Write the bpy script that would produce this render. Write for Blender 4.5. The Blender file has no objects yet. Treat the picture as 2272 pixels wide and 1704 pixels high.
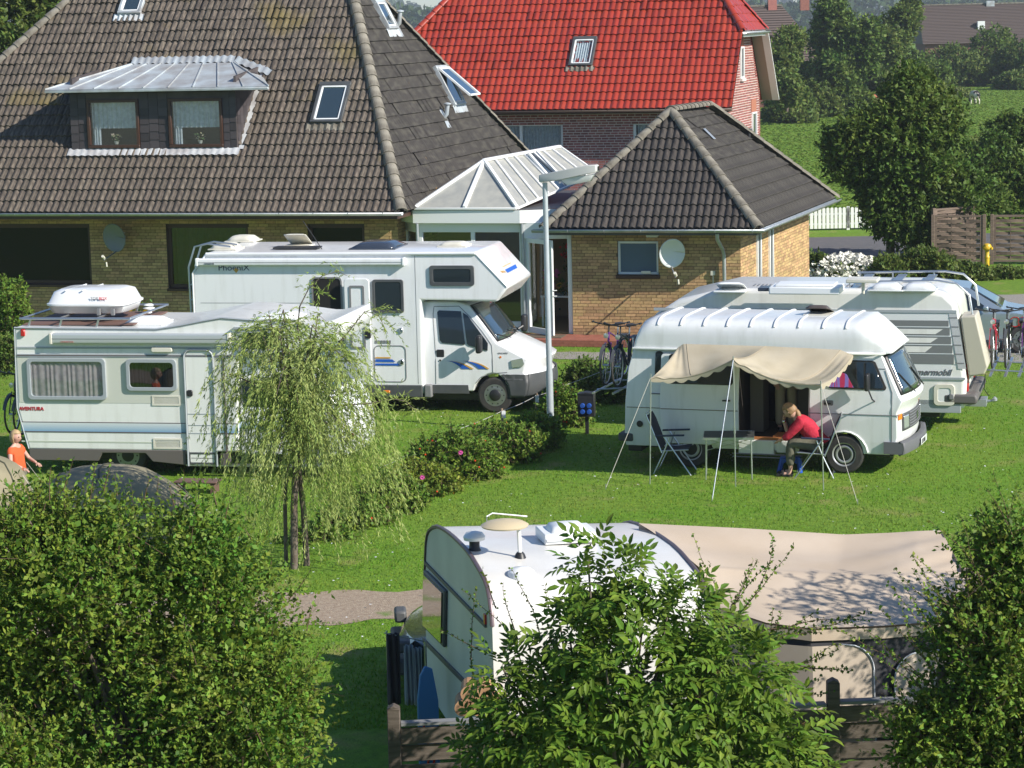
import bpy, bmesh, math, random
import numpy as np
from mathutils import Vector, Matrix
random.seed(7); rng = np.random.default_rng(7)
R_ = math.radians
scene = bpy.context.scene
C = scene.collection

# ---------------------------------------------------------------- camera
F_PX, CX, CY, CAM_H = 5300.0, 1136.0, 852.0, 7.4      # focal length in photo pixels, eye height on the dike
PITCH, ROLL = R_(8.66), R_(1.35)
cam_d = bpy.data.cameras.new('camera'); cam = bpy.data.objects.new('camera', cam_d); C.objects.link(cam)
cam_d.sensor_width = 36.0; cam_d.lens = 36.0 * F_PX / 2272.0
cam_d.clip_start = 0.5; cam_d.clip_end = 6000
FW = Vector((0, math.cos(PITCH), -math.sin(PITCH)))
_r0, _u0 = Vector((1, 0, 0)), Vector((0, math.sin(PITCH), math.cos(PITCH)))
RT = _r0 * math.cos(ROLL) - _u0 * math.sin(ROLL)
UP = _r0 * math.sin(ROLL) + _u0 * math.cos(ROLL)
m = Matrix.Identity(4)
for i in range(3):
    m[i][0] = RT[i]; m[i][1] = UP[i]; m[i][2] = -FW[i]
m.translation = Vector((0, 0, CAM_H))
cam.matrix_world = m
scene.camera = cam

# ---------------------------------------------------------------- world, sun, exposure
SUN = Vector((0.711, -0.462, 0.53)).normalized()
world = bpy.data.worlds.new('World'); scene.world = world; world.use_nodes = True
nt = world.node_tree; nt.nodes.clear()
sky = nt.nodes.new('ShaderNodeTexSky'); sky.sky_type = 'NISHITA'; sky.sun_disc = False
sky.sun_elevation = math.asin(SUN.z); sky.sun_rotation = math.atan2(SUN.x, SUN.y)
sky.air_density = 1.0; sky.dust_density = 0.15; sky.ozone_density = 2.5
bg = nt.nodes.new('ShaderNodeBackground'); bg.inputs['Strength'].default_value = 0.095
wo = nt.nodes.new('ShaderNodeOutputWorld')
tnt = nt.nodes.new('ShaderNodeMix'); tnt.data_type = 'RGBA'; tnt.blend_type = 'MULTIPLY'; tnt.inputs[0].default_value = 1.0; tnt.inputs[7].default_value = (0.80, 0.92, 1.06, 1)
nt.links.new(sky.outputs[0], tnt.inputs[6]); nt.links.new(tnt.outputs[2], bg.inputs[0]); nt.links.new(bg.outputs[0], wo.inputs[0])
sd = bpy.data.lights.new('sun', 'SUN'); sd.energy = 5.0; sd.angle = R_(0.5); sd.color = (1.0, 0.945, 0.85)
sun = bpy.data.objects.new('sun', sd); C.objects.link(sun)
sun.rotation_euler = SUN.to_track_quat('Z', 'Y').to_euler(); sun.location = SUN * 60
vs = scene.view_settings
scene.display_settings.display_device = 'sRGB'
vs.view_transform = 'Standard'; vs.look = 'None'; vs.gamma = 1.0; vs.use_curve_mapping = False; vs.exposure = 0.48
scene.render.engine = 'CYCLES'
scene.cycles.max_bounces = 6; scene.cycles.transparent_max_bounces = 12

# ---------------------------------------------------------------- survey helpers: photo measurement -> world position
def ray(x, y):
    return FW + RT * ((x - CX) / F_PX) - UP * ((y - CY) / F_PX)
def at_z(x, y, z=0.0):
    d = ray(x, y); t = (z - CAM_H) / d.z
    return Vector((d.x * t, d.y * t, z))
def at_y(x, y, Y):
    d = ray(x, y); t = Y / d.y
    return Vector((d.x * t, Y, CAM_H + d.z * t))
class Frame:
    """local axes of a thing: x along its side (to the right), y away from us, z up"""
    def __init__(s, ox, oy, deg, oz=0.0):
        s.o = Vector((ox, oy, oz)); s.a = R_(deg)
        s.ex = Vector((math.cos(s.a), math.sin(s.a), 0)); s.ey = Vector((-math.sin(s.a), math.cos(s.a), 0))
    def w(s, x, y, z=0.0): return s.o + s.ex * x + s.ey * y + Vector((0, 0, z))
    def loc(s, p):
        d = p - s.o; return Vector((d.dot(s.ex), d.dot(s.ey), d.z))
    def side(s, px, py, yl=0.0):          # point on the vertical plane y = yl
        d = ray(px, py); c = Vector((0, 0, CAM_H)) - s.o
        t = (yl - c.dot(s.ey)) / d.dot(s.ey)
        p = s.loc(Vector((0, 0, CAM_H)) + d * t); return p.x, p.z
    def end(s, px, py, xl=0.0):           # point on the vertical plane x = xl
        d = ray(px, py); c = Vector((0, 0, CAM_H)) - s.o
        t = (xl - c.dot(s.ex)) / d.dot(s.ex)
        p = s.loc(Vector((0, 0, CAM_H)) + d * t); return p.y, p.z
    def flat(s, px, py, z=0.0):
        p = s.loc(at_z(px, py, z + s.o.z)); return p.x, p.y

# ---------------------------------------------------------------- materials
MATS = {}
def mat(name, col, rough=0.6, metal=0.0, col2=None, nscale=3.0, ndetail=6, nlo=0.35, nhi=0.65, bump=0.0, bscale=40.0,
        vary=0.0, vary_hue=0.0, coat=0.0, stretch=None, alpha=1.0, trans=0.0, third=None, t_scale=1.0, t_lo=0.6, t_hi=0.7, spec=0.5, sheen=0.0, subs=0.0):
    if name in MATS: return MATS[name]
    mt = bpy.data.materials.new(name); mt.use_nodes = True; n = mt.node_tree.nodes; L = mt.node_tree.links
    b = n['Principled BSDF']
    b.inputs['Roughness'].default_value = rough; b.inputs['Metallic'].default_value = metal
    b.inputs['Coat Weight'].default_value = coat; b.inputs['Coat Roughness'].default_value = 0.08
    b.inputs['Specular IOR Level'].default_value = spec
    b.inputs['Transmission Weight'].default_value = trans
    c = (*col, 1)
    b.inputs['Base Color'].default_value = c
    tc = n.new('ShaderNodeTexCoord'); vec = tc.outputs['Object']
    if stretch:
        mp = n.new('ShaderNodeMapping'); mp.inputs['Scale'].default_value = stretch; L.new(vec, mp.inputs[0]); vec = mp.outputs[0]
    last = None
    if col2:
        nz = n.new('ShaderNodeTexNoise'); nz.inputs['Scale'].default_value = nscale; nz.inputs['Detail'].default_value = ndetail
        L.new(vec, nz.inputs['Vector'])
        rp = n.new('ShaderNodeMapRange'); rp.inputs[1].default_value = nlo; rp.inputs[2].default_value = nhi
        L.new(nz.outputs[0], rp.inputs[0])
        mx = n.new('ShaderNodeMix'); mx.data_type = 'RGBA'; mx.inputs[6].default_value = c; mx.inputs[7].default_value = (*col2, 1)
        L.new(rp.outputs[0], mx.inputs[0]); last = mx.outputs[2]
    if third:
        nz = n.new('ShaderNodeTexNoise'); nz.inputs['Scale'].default_value = t_scale; nz.inputs['Detail'].default_value = 4
        L.new(tc.outputs['Object'], nz.inputs['Vector'])
        rp = n.new('ShaderNodeMapRange'); rp.inputs[1].default_value = t_lo; rp.inputs[2].default_value = t_hi
        L.new(nz.outputs[0], rp.inputs[0])
        mx = n.new('ShaderNodeMix'); mx.data_type = 'RGBA'; mx.inputs[7].default_value = (*third, 1)
        if last: L.new(last, mx.inputs[6])
        else: mx.inputs[6].default_value = c
        L.new(rp.outputs[0], mx.inputs[0]); last = mx.outputs[2]
    if vary or vary_hue:
        g = n.new('ShaderNodeNewGeometry'); oi = n.new('ShaderNodeObjectInfo')
        ad = n.new('ShaderNodeMath'); ad.operation = 'ADD'; L.new(g.outputs['Random Per Island'], ad.inputs[0]); L.new(oi.outputs['Random'], ad.inputs[1])
        fr = n.new('ShaderNodeMath'); fr.operation = 'FRACT'; L.new(ad.outputs[0], fr.inputs[0])
        hs = n.new('ShaderNodeHueSaturation')
        r1 = n.new('ShaderNodeMapRange'); r1.inputs[3].default_value = 1 - vary; r1.inputs[4].default_value = 1 + vary; L.new(fr.outputs[0], r1.inputs[0])
        L.new(r1.outputs[0], hs.inputs['Value'])
        m7 = n.new('ShaderNodeMath'); m7.operation = 'MULTIPLY'; m7.inputs[1].default_value = 7.13; L.new(fr.outputs[0], m7.inputs[0])
        f7 = n.new('ShaderNodeMath'); f7.operation = 'FRACT'; L.new(m7.outputs[0], f7.inputs[0])
        r2 = n.new('ShaderNodeMapRange'); r2.inputs[3].default_value = 0.5 - vary_hue; r2.inputs[4].default_value = 0.5 + vary_hue; L.new(f7.outputs[0], r2.inputs[0])
        L.new(r2.outputs[0], hs.inputs['Hue'])
        if last: L.new(last, hs.inputs['Color'])
        else: hs.inputs['Color'].default_value = c
        last = hs.outputs[0]
    if last: L.new(last, b.inputs['Base Color'])
    if bump:
        bz = n.new('ShaderNodeTexNoise'); bz.inputs['Scale'].default_value = bscale; bz.inputs['Detail'].default_value = 5
        L.new(vec, bz.inputs['Vector'])
        bp = n.new('ShaderNodeBump'); bp.inputs['Strength'].default_value = bump; bp.inputs['Distance'].default_value = 0.02
        L.new(bz.outputs[0], bp.inputs['Height']); L.new(bp.outputs[0], b.inputs['Normal'])
    if subs:
        # light passing through thin leaves / cloth
        out = n['Material Output']; tl = n.new('ShaderNodeBsdfTranslucent'); ms = n.new('ShaderNodeMixShader'); ms.inputs[0].default_value = subs
        if last: L.new(last, tl.inputs[0])
        else: tl.inputs[0].default_value = c
        L.new(b.outputs[0], ms.inputs[1]); L.new(tl.outputs[0], ms.inputs[2]); L.new(ms.outputs[0], out.inputs['Surface'])
    MATS[name] = mt
    return mt
def glass_mat(name, tint=(0.90, 0.93, 0.94), refl=0.02, rough=0.02):
    if name in MATS: return MATS[name]
    mt = bpy.data.materials.new(name); mt.use_nodes = True; n = mt.node_tree.nodes; L = mt.node_tree.links
    n.remove(n['Principled BSDF']); out = n['Material Output']
    t = n.new('ShaderNodeBsdfTransparent'); t.inputs[0].default_value = (*tint, 1)
    g = n.new('ShaderNodeBsdfGlossy'); g.inputs['Roughness'].default_value = rough; g.inputs[0].default_value = (0.95, 0.97, 1, 1)
    f = n.new('ShaderNodeLayerWeight'); f.inputs[0].default_value = .5; pw_ = n.new('ShaderNodeMath'); pw_.operation = 'POWER'; pw_.inputs[1].default_value = 5; L.new(f.outputs['Facing'], pw_.inputs[0])
    ad = n.new('ShaderNodeMath'); ad.operation = 'ADD'; ad.inputs[1].default_value = refl + .04; L.new(pw_.outputs[0], ad.inputs[0])
    ms = n.new('ShaderNodeMixShader'); L.new(ad.outputs[0], ms.inputs[0]); L.new(t.outputs[0], ms.inputs[1]); L.new(g.outputs[0], ms.inputs[2])
    L.new(ms.outputs[0], out.inputs['Surface']); MATS[name] = mt; return mt

# ---------------------------------------------------------------- mesh building
def link(o, parent=None):
    C.objects.link(o)
    if parent: o.parent = parent
    return o
def tag(o, label=None, cat=None, group=None, kind=None):
    if label: o['label'] = label
    if cat: o['category'] = cat
    if group: o['group'] = group
    if kind: o['kind'] = kind
    return o
def empty(name, frame_or_loc, rot=0.0, label=None, cat=None, group=None):
    o = bpy.data.objects.new(name, None); C.objects.link(o); o.empty_display_size = 0.3
    if isinstance(frame_or_loc, Frame):
        o.location = frame_or_loc.o; o.rotation_euler = (0, 0, frame_or_loc.a)
    else:
        o.location = frame_or_loc; o.rotation_euler = (0, 0, rot)
    return tag(o, label, cat, group)
class MB:
    def __init__(s): s.v = []; s.f = []; s.mi = []
    def add(s, vs_, fs, m_=0):
        b = len(s.v); s.v += [tuple(p) for p in vs_]
        for f in fs: s.f.append(tuple(b + i for i in f)); s.mi.append(m_)
        return s
    def box(s, x0, x1, y0, y1, z0, z1, m_=0):
        return s.add([(x0,y0,z0),(x1,y0,z0),(x1,y1,z0),(x0,y1,z0),(x0,y0,z1),(x1,y0,z1),(x1,y1,z1),(x0,y1,z1)],
                     [(3,2,1,0),(4,5,6,7),(0,1,5,4),(1,2,6,5),(2,3,7,6),(3,0,4,7)], m_)
    def bar(s, a, b, w, h=None, up=(0,0,1), m_=0, w2=None):
        """square bar from a to b, w wide and h high"""
        a, b = Vector(a), Vector(b); h = h or w; d = (b - a).normalized(); u = Vector(up)
        if abs(d.dot(u)) > 0.98: u = Vector((0, 1, 0))
        x = d.cross(u).normalized(); y = x.cross(d).normalized(); w2 = w if w2 is None else w2
        P = [a - x*w/2 - y*h/2, a + x*w/2 - y*h/2, a + x*w/2 + y*h/2, a - x*w/2 + y*h/2]
        Q = [b - x*w2/2 - y*h/2, b + x*w2/2 - y*h/2, b + x*w2/2 + y*h/2, b - x*w2/2 + y*h/2]
        return s.add(P + Q, [(3,2,1,0),(4,5,6,7),(0,1,5,4),(1,2,6,5),(2,3,7,6),(3,0,4,7)], m_)
    def tube(s, pts, r, n=8, m_=0, caps=True):
        pts = [Vector(p) for p in pts]; rs = r if isinstance(r, (list, tuple)) else [r] * len(pts)
        rings = []; ref = None
        for i, p in enumerate(pts):
            d = (pts[min(i+1, len(pts)-1)] - pts[max(i-1, 0)])
            d = d.normalized() if d.length > 1e-9 else Vector((0,0,1))
            if ref is None:
                ref = Vector((0,0,1)) if abs(d.z) < 0.9 else Vector((1,0,0))
            x = d.cross(ref).normalized(); y = x.cross(d).normalized(); ref = y
            rings.append([p + (x * math.cos(2*math.pi*k/n) + y * math.sin(2*math.pi*k/n)) * rs[i] for k in range(n)])
        b = len(s.v)
        for g in rings: s.v += [tuple(q) for q in g]
        for i in range(len(pts) - 1):
            for k in range(n):
                s.f.append((b+i*n+k, b+i*n+(k+1)%n, b+(i+1)*n+(k+1)%n, b+(i+1)*n+k)); s.mi.append(m_)
        if caps:
            s.f.append(tuple(b + k for k in range(n))[::-1]); s.mi.append(m_)
            e = b + (len(pts)-1)*n; s.f.append(tuple(e + k for k in range(n))); s.mi.append(m_)
        return s
    def lathe(s, prof, c=(0,0,0), axis='z', n=24, m_=0, caps=True):
        """prof: list of (radius, height along the axis)"""
        b = len(s.v)
        for r, h in prof:
            for k in range(n):
                a = 2*math.pi*k/n; p, q = r*math.cos(a), r*math.sin(a)
                v = {'z': (p, q, h), 'y': (p, h, q), 'x': (h, p, q)}[axis]
                s.v.append((v[0]+c[0], v[1]+c[1], v[2]+c[2]))
        for i in range(len(prof)-1):
            for k in range(n):
                s.f.append((b+i*n+k, b+i*n+(k+1)%n, b+(i+1)*n+(k+1)%n, b+(i+1)*n+k)); s.mi.append(m_)
        if not caps: return s
        if prof[0][0] > 1e-6: s.f.append(tuple(b + k for k in range(n))[::-1]); s.mi.append(m_)
        if prof[-1][0] > 1e-6:
            e = b + (len(prof)-1)*n; s.f.append(tuple(e + k for k in range(n))); s.mi.append(m_)
        return s
    def prism(s, poly, y0, y1, m_=0, plane='xz'):
        """closed polygon in the x-z plane, extruded from y0 to y1 (or another plane)"""
        n = len(poly)
        def P(a, b, t):
            return {'xz': (a, t, b), 'yz': (t, a, b), 'xy': (a, b, t)}[plane]
        return s.add([P(a, b, y0) for a, b in poly] + [P(a, b, y1) for a, b in poly],
                     [tuple(range(n)), tuple(range(2*n-1, n-1, -1))] + [(i, i+n, (i+1)%n+n, (i+1)%n) for i in range(n)], m_)
    def grid(s, P, m_=0, flip=False):
        """P[i][j] points"""
        b = len(s.v); nj = len(P[0])
        for row in P: s.v += [tuple(p) for p in row]
        for i in range(len(P)-1):
            for j in range(nj-1):
                q = (b+i*nj+j, b+i*nj+j+1, b+(i+1)*nj+j+1, b+(i+1)*nj+j)
                s.f.append(q[::-1] if flip else q); s.mi.append(m_)
        return s
    def mesh(s, name, mats):
        me = bpy.data.meshes.new(name); me.from_pydata(s.v, [], s.f)
        for mt in (mats if isinstance(mats, (list, tuple)) else [mats]): me.materials.append(mt)
        if any(s.mi): me.polygons.foreach_set('material_index', s.mi)
        return me
    def build(s, name, mats, parent=None, smooth=False, bevel=0.0, seg=2, solid=0.0, fix=True, ang=35, sub=0):
        me = s.mesh(name, mats)
        if fix:
            bm = bmesh.new(); bm.from_mesh(me); bmesh.ops.recalc_face_normals(bm, faces=bm.faces); bm.to_mesh(me); bm.free()
        o = bpy.data.objects.new(name, me); link(o, parent)
        if smooth: shade(me, smooth if isinstance(smooth, (int, float)) and smooth > 1 else 40)
        if solid:
            md = o.modifiers.new('thickness', 'SOLIDIFY'); md.thickness = solid; md.offset = 0
        if bevel:
            md = o.modifiers.new('bevel', 'BEVEL'); md.width = bevel; md.segments = seg; md.limit_method = 'ANGLE'; md.angle_limit = R_(ang)
            md.harden_normals = False
            shade(me, 50)
        if sub:
            md = o.modifiers.new('sub', 'SUBSURF'); md.levels = sub; md.render_levels = sub; shade(me, 180)
        return o
def shade(me, deg=40):
    me.polygons.foreach_set('use_smooth', [True] * len(me.polygons))
    if deg < 179 and hasattr(me, 'set_sharp_from_angle'): me.set_sharp_from_angle(angle=R_(deg))
def np_mesh(name, co, quads, mats, tris=False):
    """fast mesh from numpy arrays, quads (n,4) or (n,3)"""
    me = bpy.data.meshes.new(name); k = quads.shape[1]
    me.vertices.add(len(co)); me.vertices.foreach_set('co', co.astype(np.float32).ravel())
    me.loops.add(quads.size); me.loops.foreach_set('vertex_index', quads.astype(np.int32).ravel())
    me.polygons.add(len(quads)); me.polygons.foreach_set('loop_start', np.arange(0, quads.size, k, dtype=np.int32))
    me.polygons.foreach_set('loop_total', np.full(len(quads), k, dtype=np.int32))
    me.materials.append(mats); me.update(calc_edges=True); me.validate(); return me
def text(s, size, mtl, parent, loc, rot, name='lettering', depth=0.003, shear=0.0, sx=1.0, bold=0.0):
    cu = bpy.data.curves.new('t', 'FONT'); cu.body = s; cu.size = size; cu.extrude = depth; cu.shear = shear; cu.offset = bold
    o = bpy.data.objects.new('t', cu); C.objects.link(o); dg = bpy.context.evaluated_depsgraph_get()
    me = bpy.data.meshes.new_from_object(o.evaluated_get(dg)); bpy.data.objects.remove(o)
    me.materials.clear(); me.materials.append(mtl)
    q = bpy.data.objects.new(name, me); link(q, parent); q.location = loc; q.rotation_euler = rot; q.scale = (sx, 1, 1)
    return q
def copy_tree(o, parent=None):
    c = o.copy(); C.objects.link(c)
    if parent: c.parent = parent
    for ch in list(o.children): copy_tree(ch, c)
    return c
def arc(cx, cz, r, a0, a1, n):
    return [(cx + r*math.cos(R_(a0+(a1-a0)*i/n)), cz + r*math.sin(R_(a0+(a1-a0)*i/n))) for i in range(n+1)]
def rrect(x0, x1, z0, z1, r, n=4):
    return arc(x1-r, z1-r, r, 0, 90, n) + arc(x0+r, z1-r, r, 90, 180, n) + arc(x0+r, z0+r, r, 180, 270, n) + arc(x1-r, z0+r, r, 270, 360, n)
def ring(mb, outer, inner, y0, y1, m_=0):
    """frame between two polygons with the same vertex count, y0 is the face towards us"""
    n = len(outer); b = len(mb.v)
    for poly, y in ((outer, y0), (inner, y0), (inner, y1), (outer, y1)): mb.v += [(x, y, z) for x, z in poly]
    for i in range(n):
        j = (i+1) % n
        for a, c in ((0, 1), (1, 2), (2, 3), (3, 0)):
            mb.f.append((b+a*n+i, b+a*n+j, b+c*n+j, b+c*n+i)); mb.mi.append(m_)
    return mb
# ---------------------------------------------------------------- palette (real surface colours)
M_white = mat('white_paint', (0.78, 0.79, 0.80), 0.28, coat=0.3, col2=(0.70, 0.71, 0.70), nscale=1.5)
M_cream = mat('cream_plastic', (0.72, 0.69, 0.60), 0.4, col2=(0.60, 0.57, 0.48), nscale=2)
M_pvc = mat('white_pvc', (0.80, 0.81, 0.80), 0.35)
M_alu = mat('brushed_aluminium', (0.55, 0.57, 0.58), 0.35, 0.9, bump=0.05)
M_zinc = mat('zinc', (0.36, 0.40, 0.43), 0.45, 0.6, col2=(0.48, 0.50, 0.52), nscale=5)
M_lead = mat('lead_sheet', (0.50, 0.55, 0.58), 0.5, 0.25, col2=(0.36, 0.36, 0.36), nscale=2.2, bump=0.25, bscale=9)
M_black = mat('black_plastic', (0.02, 0.02, 0.022), 0.45)
M_dgrey = mat('dark_grey_plastic', (0.06, 0.065, 0.07), 0.55, col2=(0.085, 0.088, 0.09))
M_mgrey = mat('mid_grey_plastic', (0.20, 0.20, 0.205), 0.5)
M_rubber = mat('rubber', (0.025, 0.025, 0.026), 0.8, col2=(0.06, 0.052, 0.045), nscale=6)
M_glass_dark = mat('dark_glass', (0.016, 0.024, 0.030), 0.04, spec=0.6, coat=0.2)
M_glass_room = mat('dark_room_glass', (0.006, 0.006, 0.007), 0.03, spec=0.28)
M_glass_blue = mat('windscreen_glass', (0.03, 0.05, 0.065), 0.03, spec=1.0, coat=1.0)
M_glass = glass_mat('clear_glass')
M_glass_smoke = glass_mat('smoked_glass', (0.42, 0.45, 0.46), 0.05)
M_poly = mat('polycarbonate', (0.42, 0.41, 0.36), 0.22, col2=(0.34, 0.34, 0.31), nscale=4, coat=0.4)
M_orange = mat('orange_lens', (0.8, 0.22, 0.02), 0.2)
M_red = mat('red_lens', (0.45, 0.02, 0.02), 0.2)
M_headlight = mat('headlight_glass', (0.55, 0.58, 0.60), 0.12, 0.6)
M_chrome = mat('chrome', (0.75, 0.76, 0.78), 0.15, 1.0)
M_blue = mat('blue_decal', (0.02, 0.11, 0.48), 0.35)
M_gold = mat('gold_decal', (0.62, 0.34, 0.06), 0.4)
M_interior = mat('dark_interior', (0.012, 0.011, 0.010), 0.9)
M_wood_brown = mat('brown_window_wood', (0.060, 0.028, 0.018), 0.45)
M_skin = mat('skin', (0.56, 0.33, 0.25), 0.55, subs=0.05)
M_mortar = mat('mortar_dark', (0.085, 0.065, 0.045), 0.9)
M_brick = mat('yellow_brick', (0.52, 0.345, 0.165), 0.85, col2=(0.40, 0.255, 0.12), nscale=14, vary=0.26, vary_hue=0.012, bump=0.35, bscale=90)
M_mortar_l = mat('mortar_light', (0.66, 0.60, 0.55), 0.9)
M_rbrick = mat('red_brick', (0.33, 0.125, 0.10), 0.85, col2=(0.25, 0.095, 0.085), nscale=12, vary=0.3, vary_hue=0.01, bump=0.3, bscale=80)
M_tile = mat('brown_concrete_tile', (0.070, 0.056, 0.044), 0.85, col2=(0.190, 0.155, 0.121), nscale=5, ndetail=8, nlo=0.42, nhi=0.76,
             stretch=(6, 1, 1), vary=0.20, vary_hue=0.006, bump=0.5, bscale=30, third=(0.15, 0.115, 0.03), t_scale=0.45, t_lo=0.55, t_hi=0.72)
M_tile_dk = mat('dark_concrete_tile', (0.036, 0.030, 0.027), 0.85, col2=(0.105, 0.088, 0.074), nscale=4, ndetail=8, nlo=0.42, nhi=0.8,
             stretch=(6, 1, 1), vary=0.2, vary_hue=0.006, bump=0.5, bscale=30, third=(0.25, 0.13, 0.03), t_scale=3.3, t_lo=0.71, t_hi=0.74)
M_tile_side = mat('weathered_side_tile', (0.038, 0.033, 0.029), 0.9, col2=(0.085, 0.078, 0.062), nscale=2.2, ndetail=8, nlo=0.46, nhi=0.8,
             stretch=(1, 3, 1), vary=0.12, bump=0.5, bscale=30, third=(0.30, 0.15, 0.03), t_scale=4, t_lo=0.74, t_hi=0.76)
M_ridge = mat('ridge_tile', (0.115, 0.100, 0.078), 0.9, col2=(0.235, 0.215, 0.175), nscale=4, ndetail=8, vary=0.12, bump=0.6, bscale=30)
M_rtile = mat('red_glazed_tile', (0.36, 0.046, 0.021), 0.25, col2=(0.31, 0.038, 0.018), nscale=1.1, ndetail=8, vary=0.08, vary_hue=0.002, coat=0.5, bump=.1, bscale=8)
M_farroof = mat('far_brown_tile', (0.115, 0.085, 0.075), 0.8, vary=0.12)
M_fence = mat('weathered_fence_wood', (0.075, 0.058, 0.044), 0.85, col2=(0.125, 0.10, 0.08), nscale=5, stretch=(1, 1, 8), vary=0.15, bump=0.3)
M_panel = mat('brown_panel_wood', (0.20, 0.145, 0.105), 0.8, col2=(0.13, 0.09, 0.07), nscale=6, stretch=(1, 1, 8), vary=0.14, bump=0.2)
M_bark = mat('bark', (0.10, 0.075, 0.055), 0.9, col2=(0.17, 0.14, 0.11), nscale=8, bump=0.5)
M_twig = mat('twig', (0.10, 0.060, 0.035), 0.85)
M_canvas = mat('beige_canvas', (0.50, 0.43, 0.31), 0.9, col2=(0.56, 0.49, 0.37), nscale=3, subs=0.25)
M_tentbeige = mat('tent_roof_cloth', (0.52, 0.415, 0.31), 0.8, col2=(0.58, 0.475, 0.37), nscale=1.6, subs=0.08)
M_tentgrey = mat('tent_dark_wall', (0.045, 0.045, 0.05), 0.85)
M_curtain = mat('net_curtain', (0.74, 0.76, 0.78), 0.9, col2=(0.55, 0.58, 0.60), nscale=12, subs=0.15)
M_curtain_p = mat('pinkish_curtain', (0.52, 0.44, 0.42), 0.9, col2=(0.36, 0.30, 0.30), nscale=9)

# ---------------------------------------------------------------- tiled roofs, brick walls
def tile_mesh(w, g, waves, amp, thick=0.028, skew=0.0):
    """one interlocking tile: x across, y up the slope, z off the roof"""
    k = 6 * waves; mb = MB(); bot, top, lip = [], [], []
    for i in range(k + 1):
        t = i / k; ph = (t * waves) % 1.0 if i < k else 1.0
        h = amp * (0.5 - 0.5 * math.cos(2*math.pi*ph)) ** 0.8
        if 0.0 < ph < 0.16: h *= 0.4
        bot.append((t*w, -0.035, h + thick + 0.012)); top.append((t*w, g, h)); lip.append((t*w, -0.035, h - 0.004))
    mb.grid([lip, bot, top]); return mb
def tile_field(name, O, U, V, poly, w, g, waves, amp, mtl, parent, n_ind=0, skips=(), inv=None, base_mat=None, shift=0.0):
    """tiles laid over the plane O + u U + v V inside the convex polygon poly (u,v); whole tiles first as single parts, the rest joined"""
    U = U.normalized(); V = V.normalized(); N = U.cross(V).normalized()
    if inv is None: inv = Matrix.Identity(4)
    Mw = Matrix(((U.x, V.x, N.x, O.x), (U.y, V.y, N.y, O.y), (U.z, V.z, N.z, O.z), (0, 0, 0, 1)))
    us = [p[0] for p in poly]; vv = [p[1] for p in poly]
    area = sum(poly[i][0]*poly[(i+1) % len(poly)][1] - poly[(i+1) % len(poly)][0]*poly[i][1] for i in range(len(poly)))
    P = poly if area > 0 else poly[::-1]
    def depth(u, v):
        return min(((P[(i+1) % len(P)][0]-P[i][0])*(v-P[i][1]) - (P[(i+1) % len(P)][1]-P[i][1])*(u-P[i][0])) /
                   math.hypot(P[(i+1) % len(P)][0]-P[i][0], P[(i+1) % len(P)][1]-P[i][1]) for i in range(len(P)))
    def skipped(u0, u1, v0, v1, full):
        for s in skips:
            if full:
                if u0 >= s[0] and u1 <= s[1] and v0 >= s[2] and v1 <= s[3]: return True
            elif u1 > s[0] and u0 < s[1] and v1 > s[2] and v0 < s[3]: return True
        return False
    base = tile_mesh(w, g, waves, amp); proto = base.mesh(name, mtl); shade(proto, 40)
    whole, rest = [], []
    r = 0; v = min(vv) + 0.03
    while v < max(vv):
        u = min(us) - w + shift
        while u < max(us):
            cs = [depth(a, b) for a in (u, u+w) for b in (v-0.03, v+g)]
            if min(cs) > -0.005 and not skipped(u, u+w, v, v+g, False): whole.append((u, v))
            elif max(cs) > 0 and not skipped(u, u+w, v, v+g, True): rest.append((u, v))
            u += w
        v += g; r += 1
    ind = whole[:n_ind]; rest += whole[n_ind:]
    for u, v in ind:
        o = bpy.data.objects.new(name, proto); link(o, parent)
        o.matrix_local = inv @ Mw @ Matrix.Translation((u, v + random.uniform(-0.003, 0.003), random.uniform(0, 0.004))) @ Matrix.Rotation(random.uniform(-0.006, 0.006), 4, 'Z')
    if rest:
        bv = np.array(base.v); bf = np.array([f for f in base.f]); nb = len(bv)
        off = np.array([(u + random.uniform(-.003, .003), v + random.uniform(-.006, .006), random.uniform(0, 0.006) + .012*math.sin(u*.9 + v*.5)*math.sin(v*.8)) for u, v in rest])
        co = (bv[None]*np.array([1, 1, 1]) + off[:, None] + bv[None]*np.array([0, 0, 0])).reshape(-1, 3); co[:, 2] += np.repeat(rng.normal(0, .012, len(rest)), nb)*np.tile(bv[:, 0]/w, len(rest)); fs = (bf[None] + (np.arange(len(rest))*nb)[:, None, None]).reshape(-1, 4)
        me = np_mesh(name + '_field', co, fs, mtl)
        bm = bmesh.new(); bm.from_mesh(me)
        for i in range(len(P)):
            a, b = P[i], P[(i+1) % len(P)]
            if abs(a[1]-b[1]) < 1e-6 and a[1] < max(vv) - 1e-3: continue
            nrm = Vector((b[1]-a[1], -(b[0]-a[0]), 0))
            bmesh.ops.bisect_plane(bm, geom=bm.verts[:]+bm.edges[:]+bm.faces[:], plane_co=(a[0], a[1], 0), plane_no=nrm, clear_outer=True)
        bm.to_mesh(me); bm.free(); shade(me, 40)
        o = bpy.data.objects.new(name if not n_ind else name + '_field', me); link(o, parent); o.matrix_local = inv @ Mw; o['kind'] = 'stuff'
    # under-roof sheet below the tiles
    mb = MB(); mb.add([tuple(U*0 + O + U*p[0] + V*p[1] - N*0.03) for p in P], [tuple(range(len(P)))])
    o = mb.build('roof_underlay', base_mat or M_interior, parent, fix=False)
    o.matrix_local = inv
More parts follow.
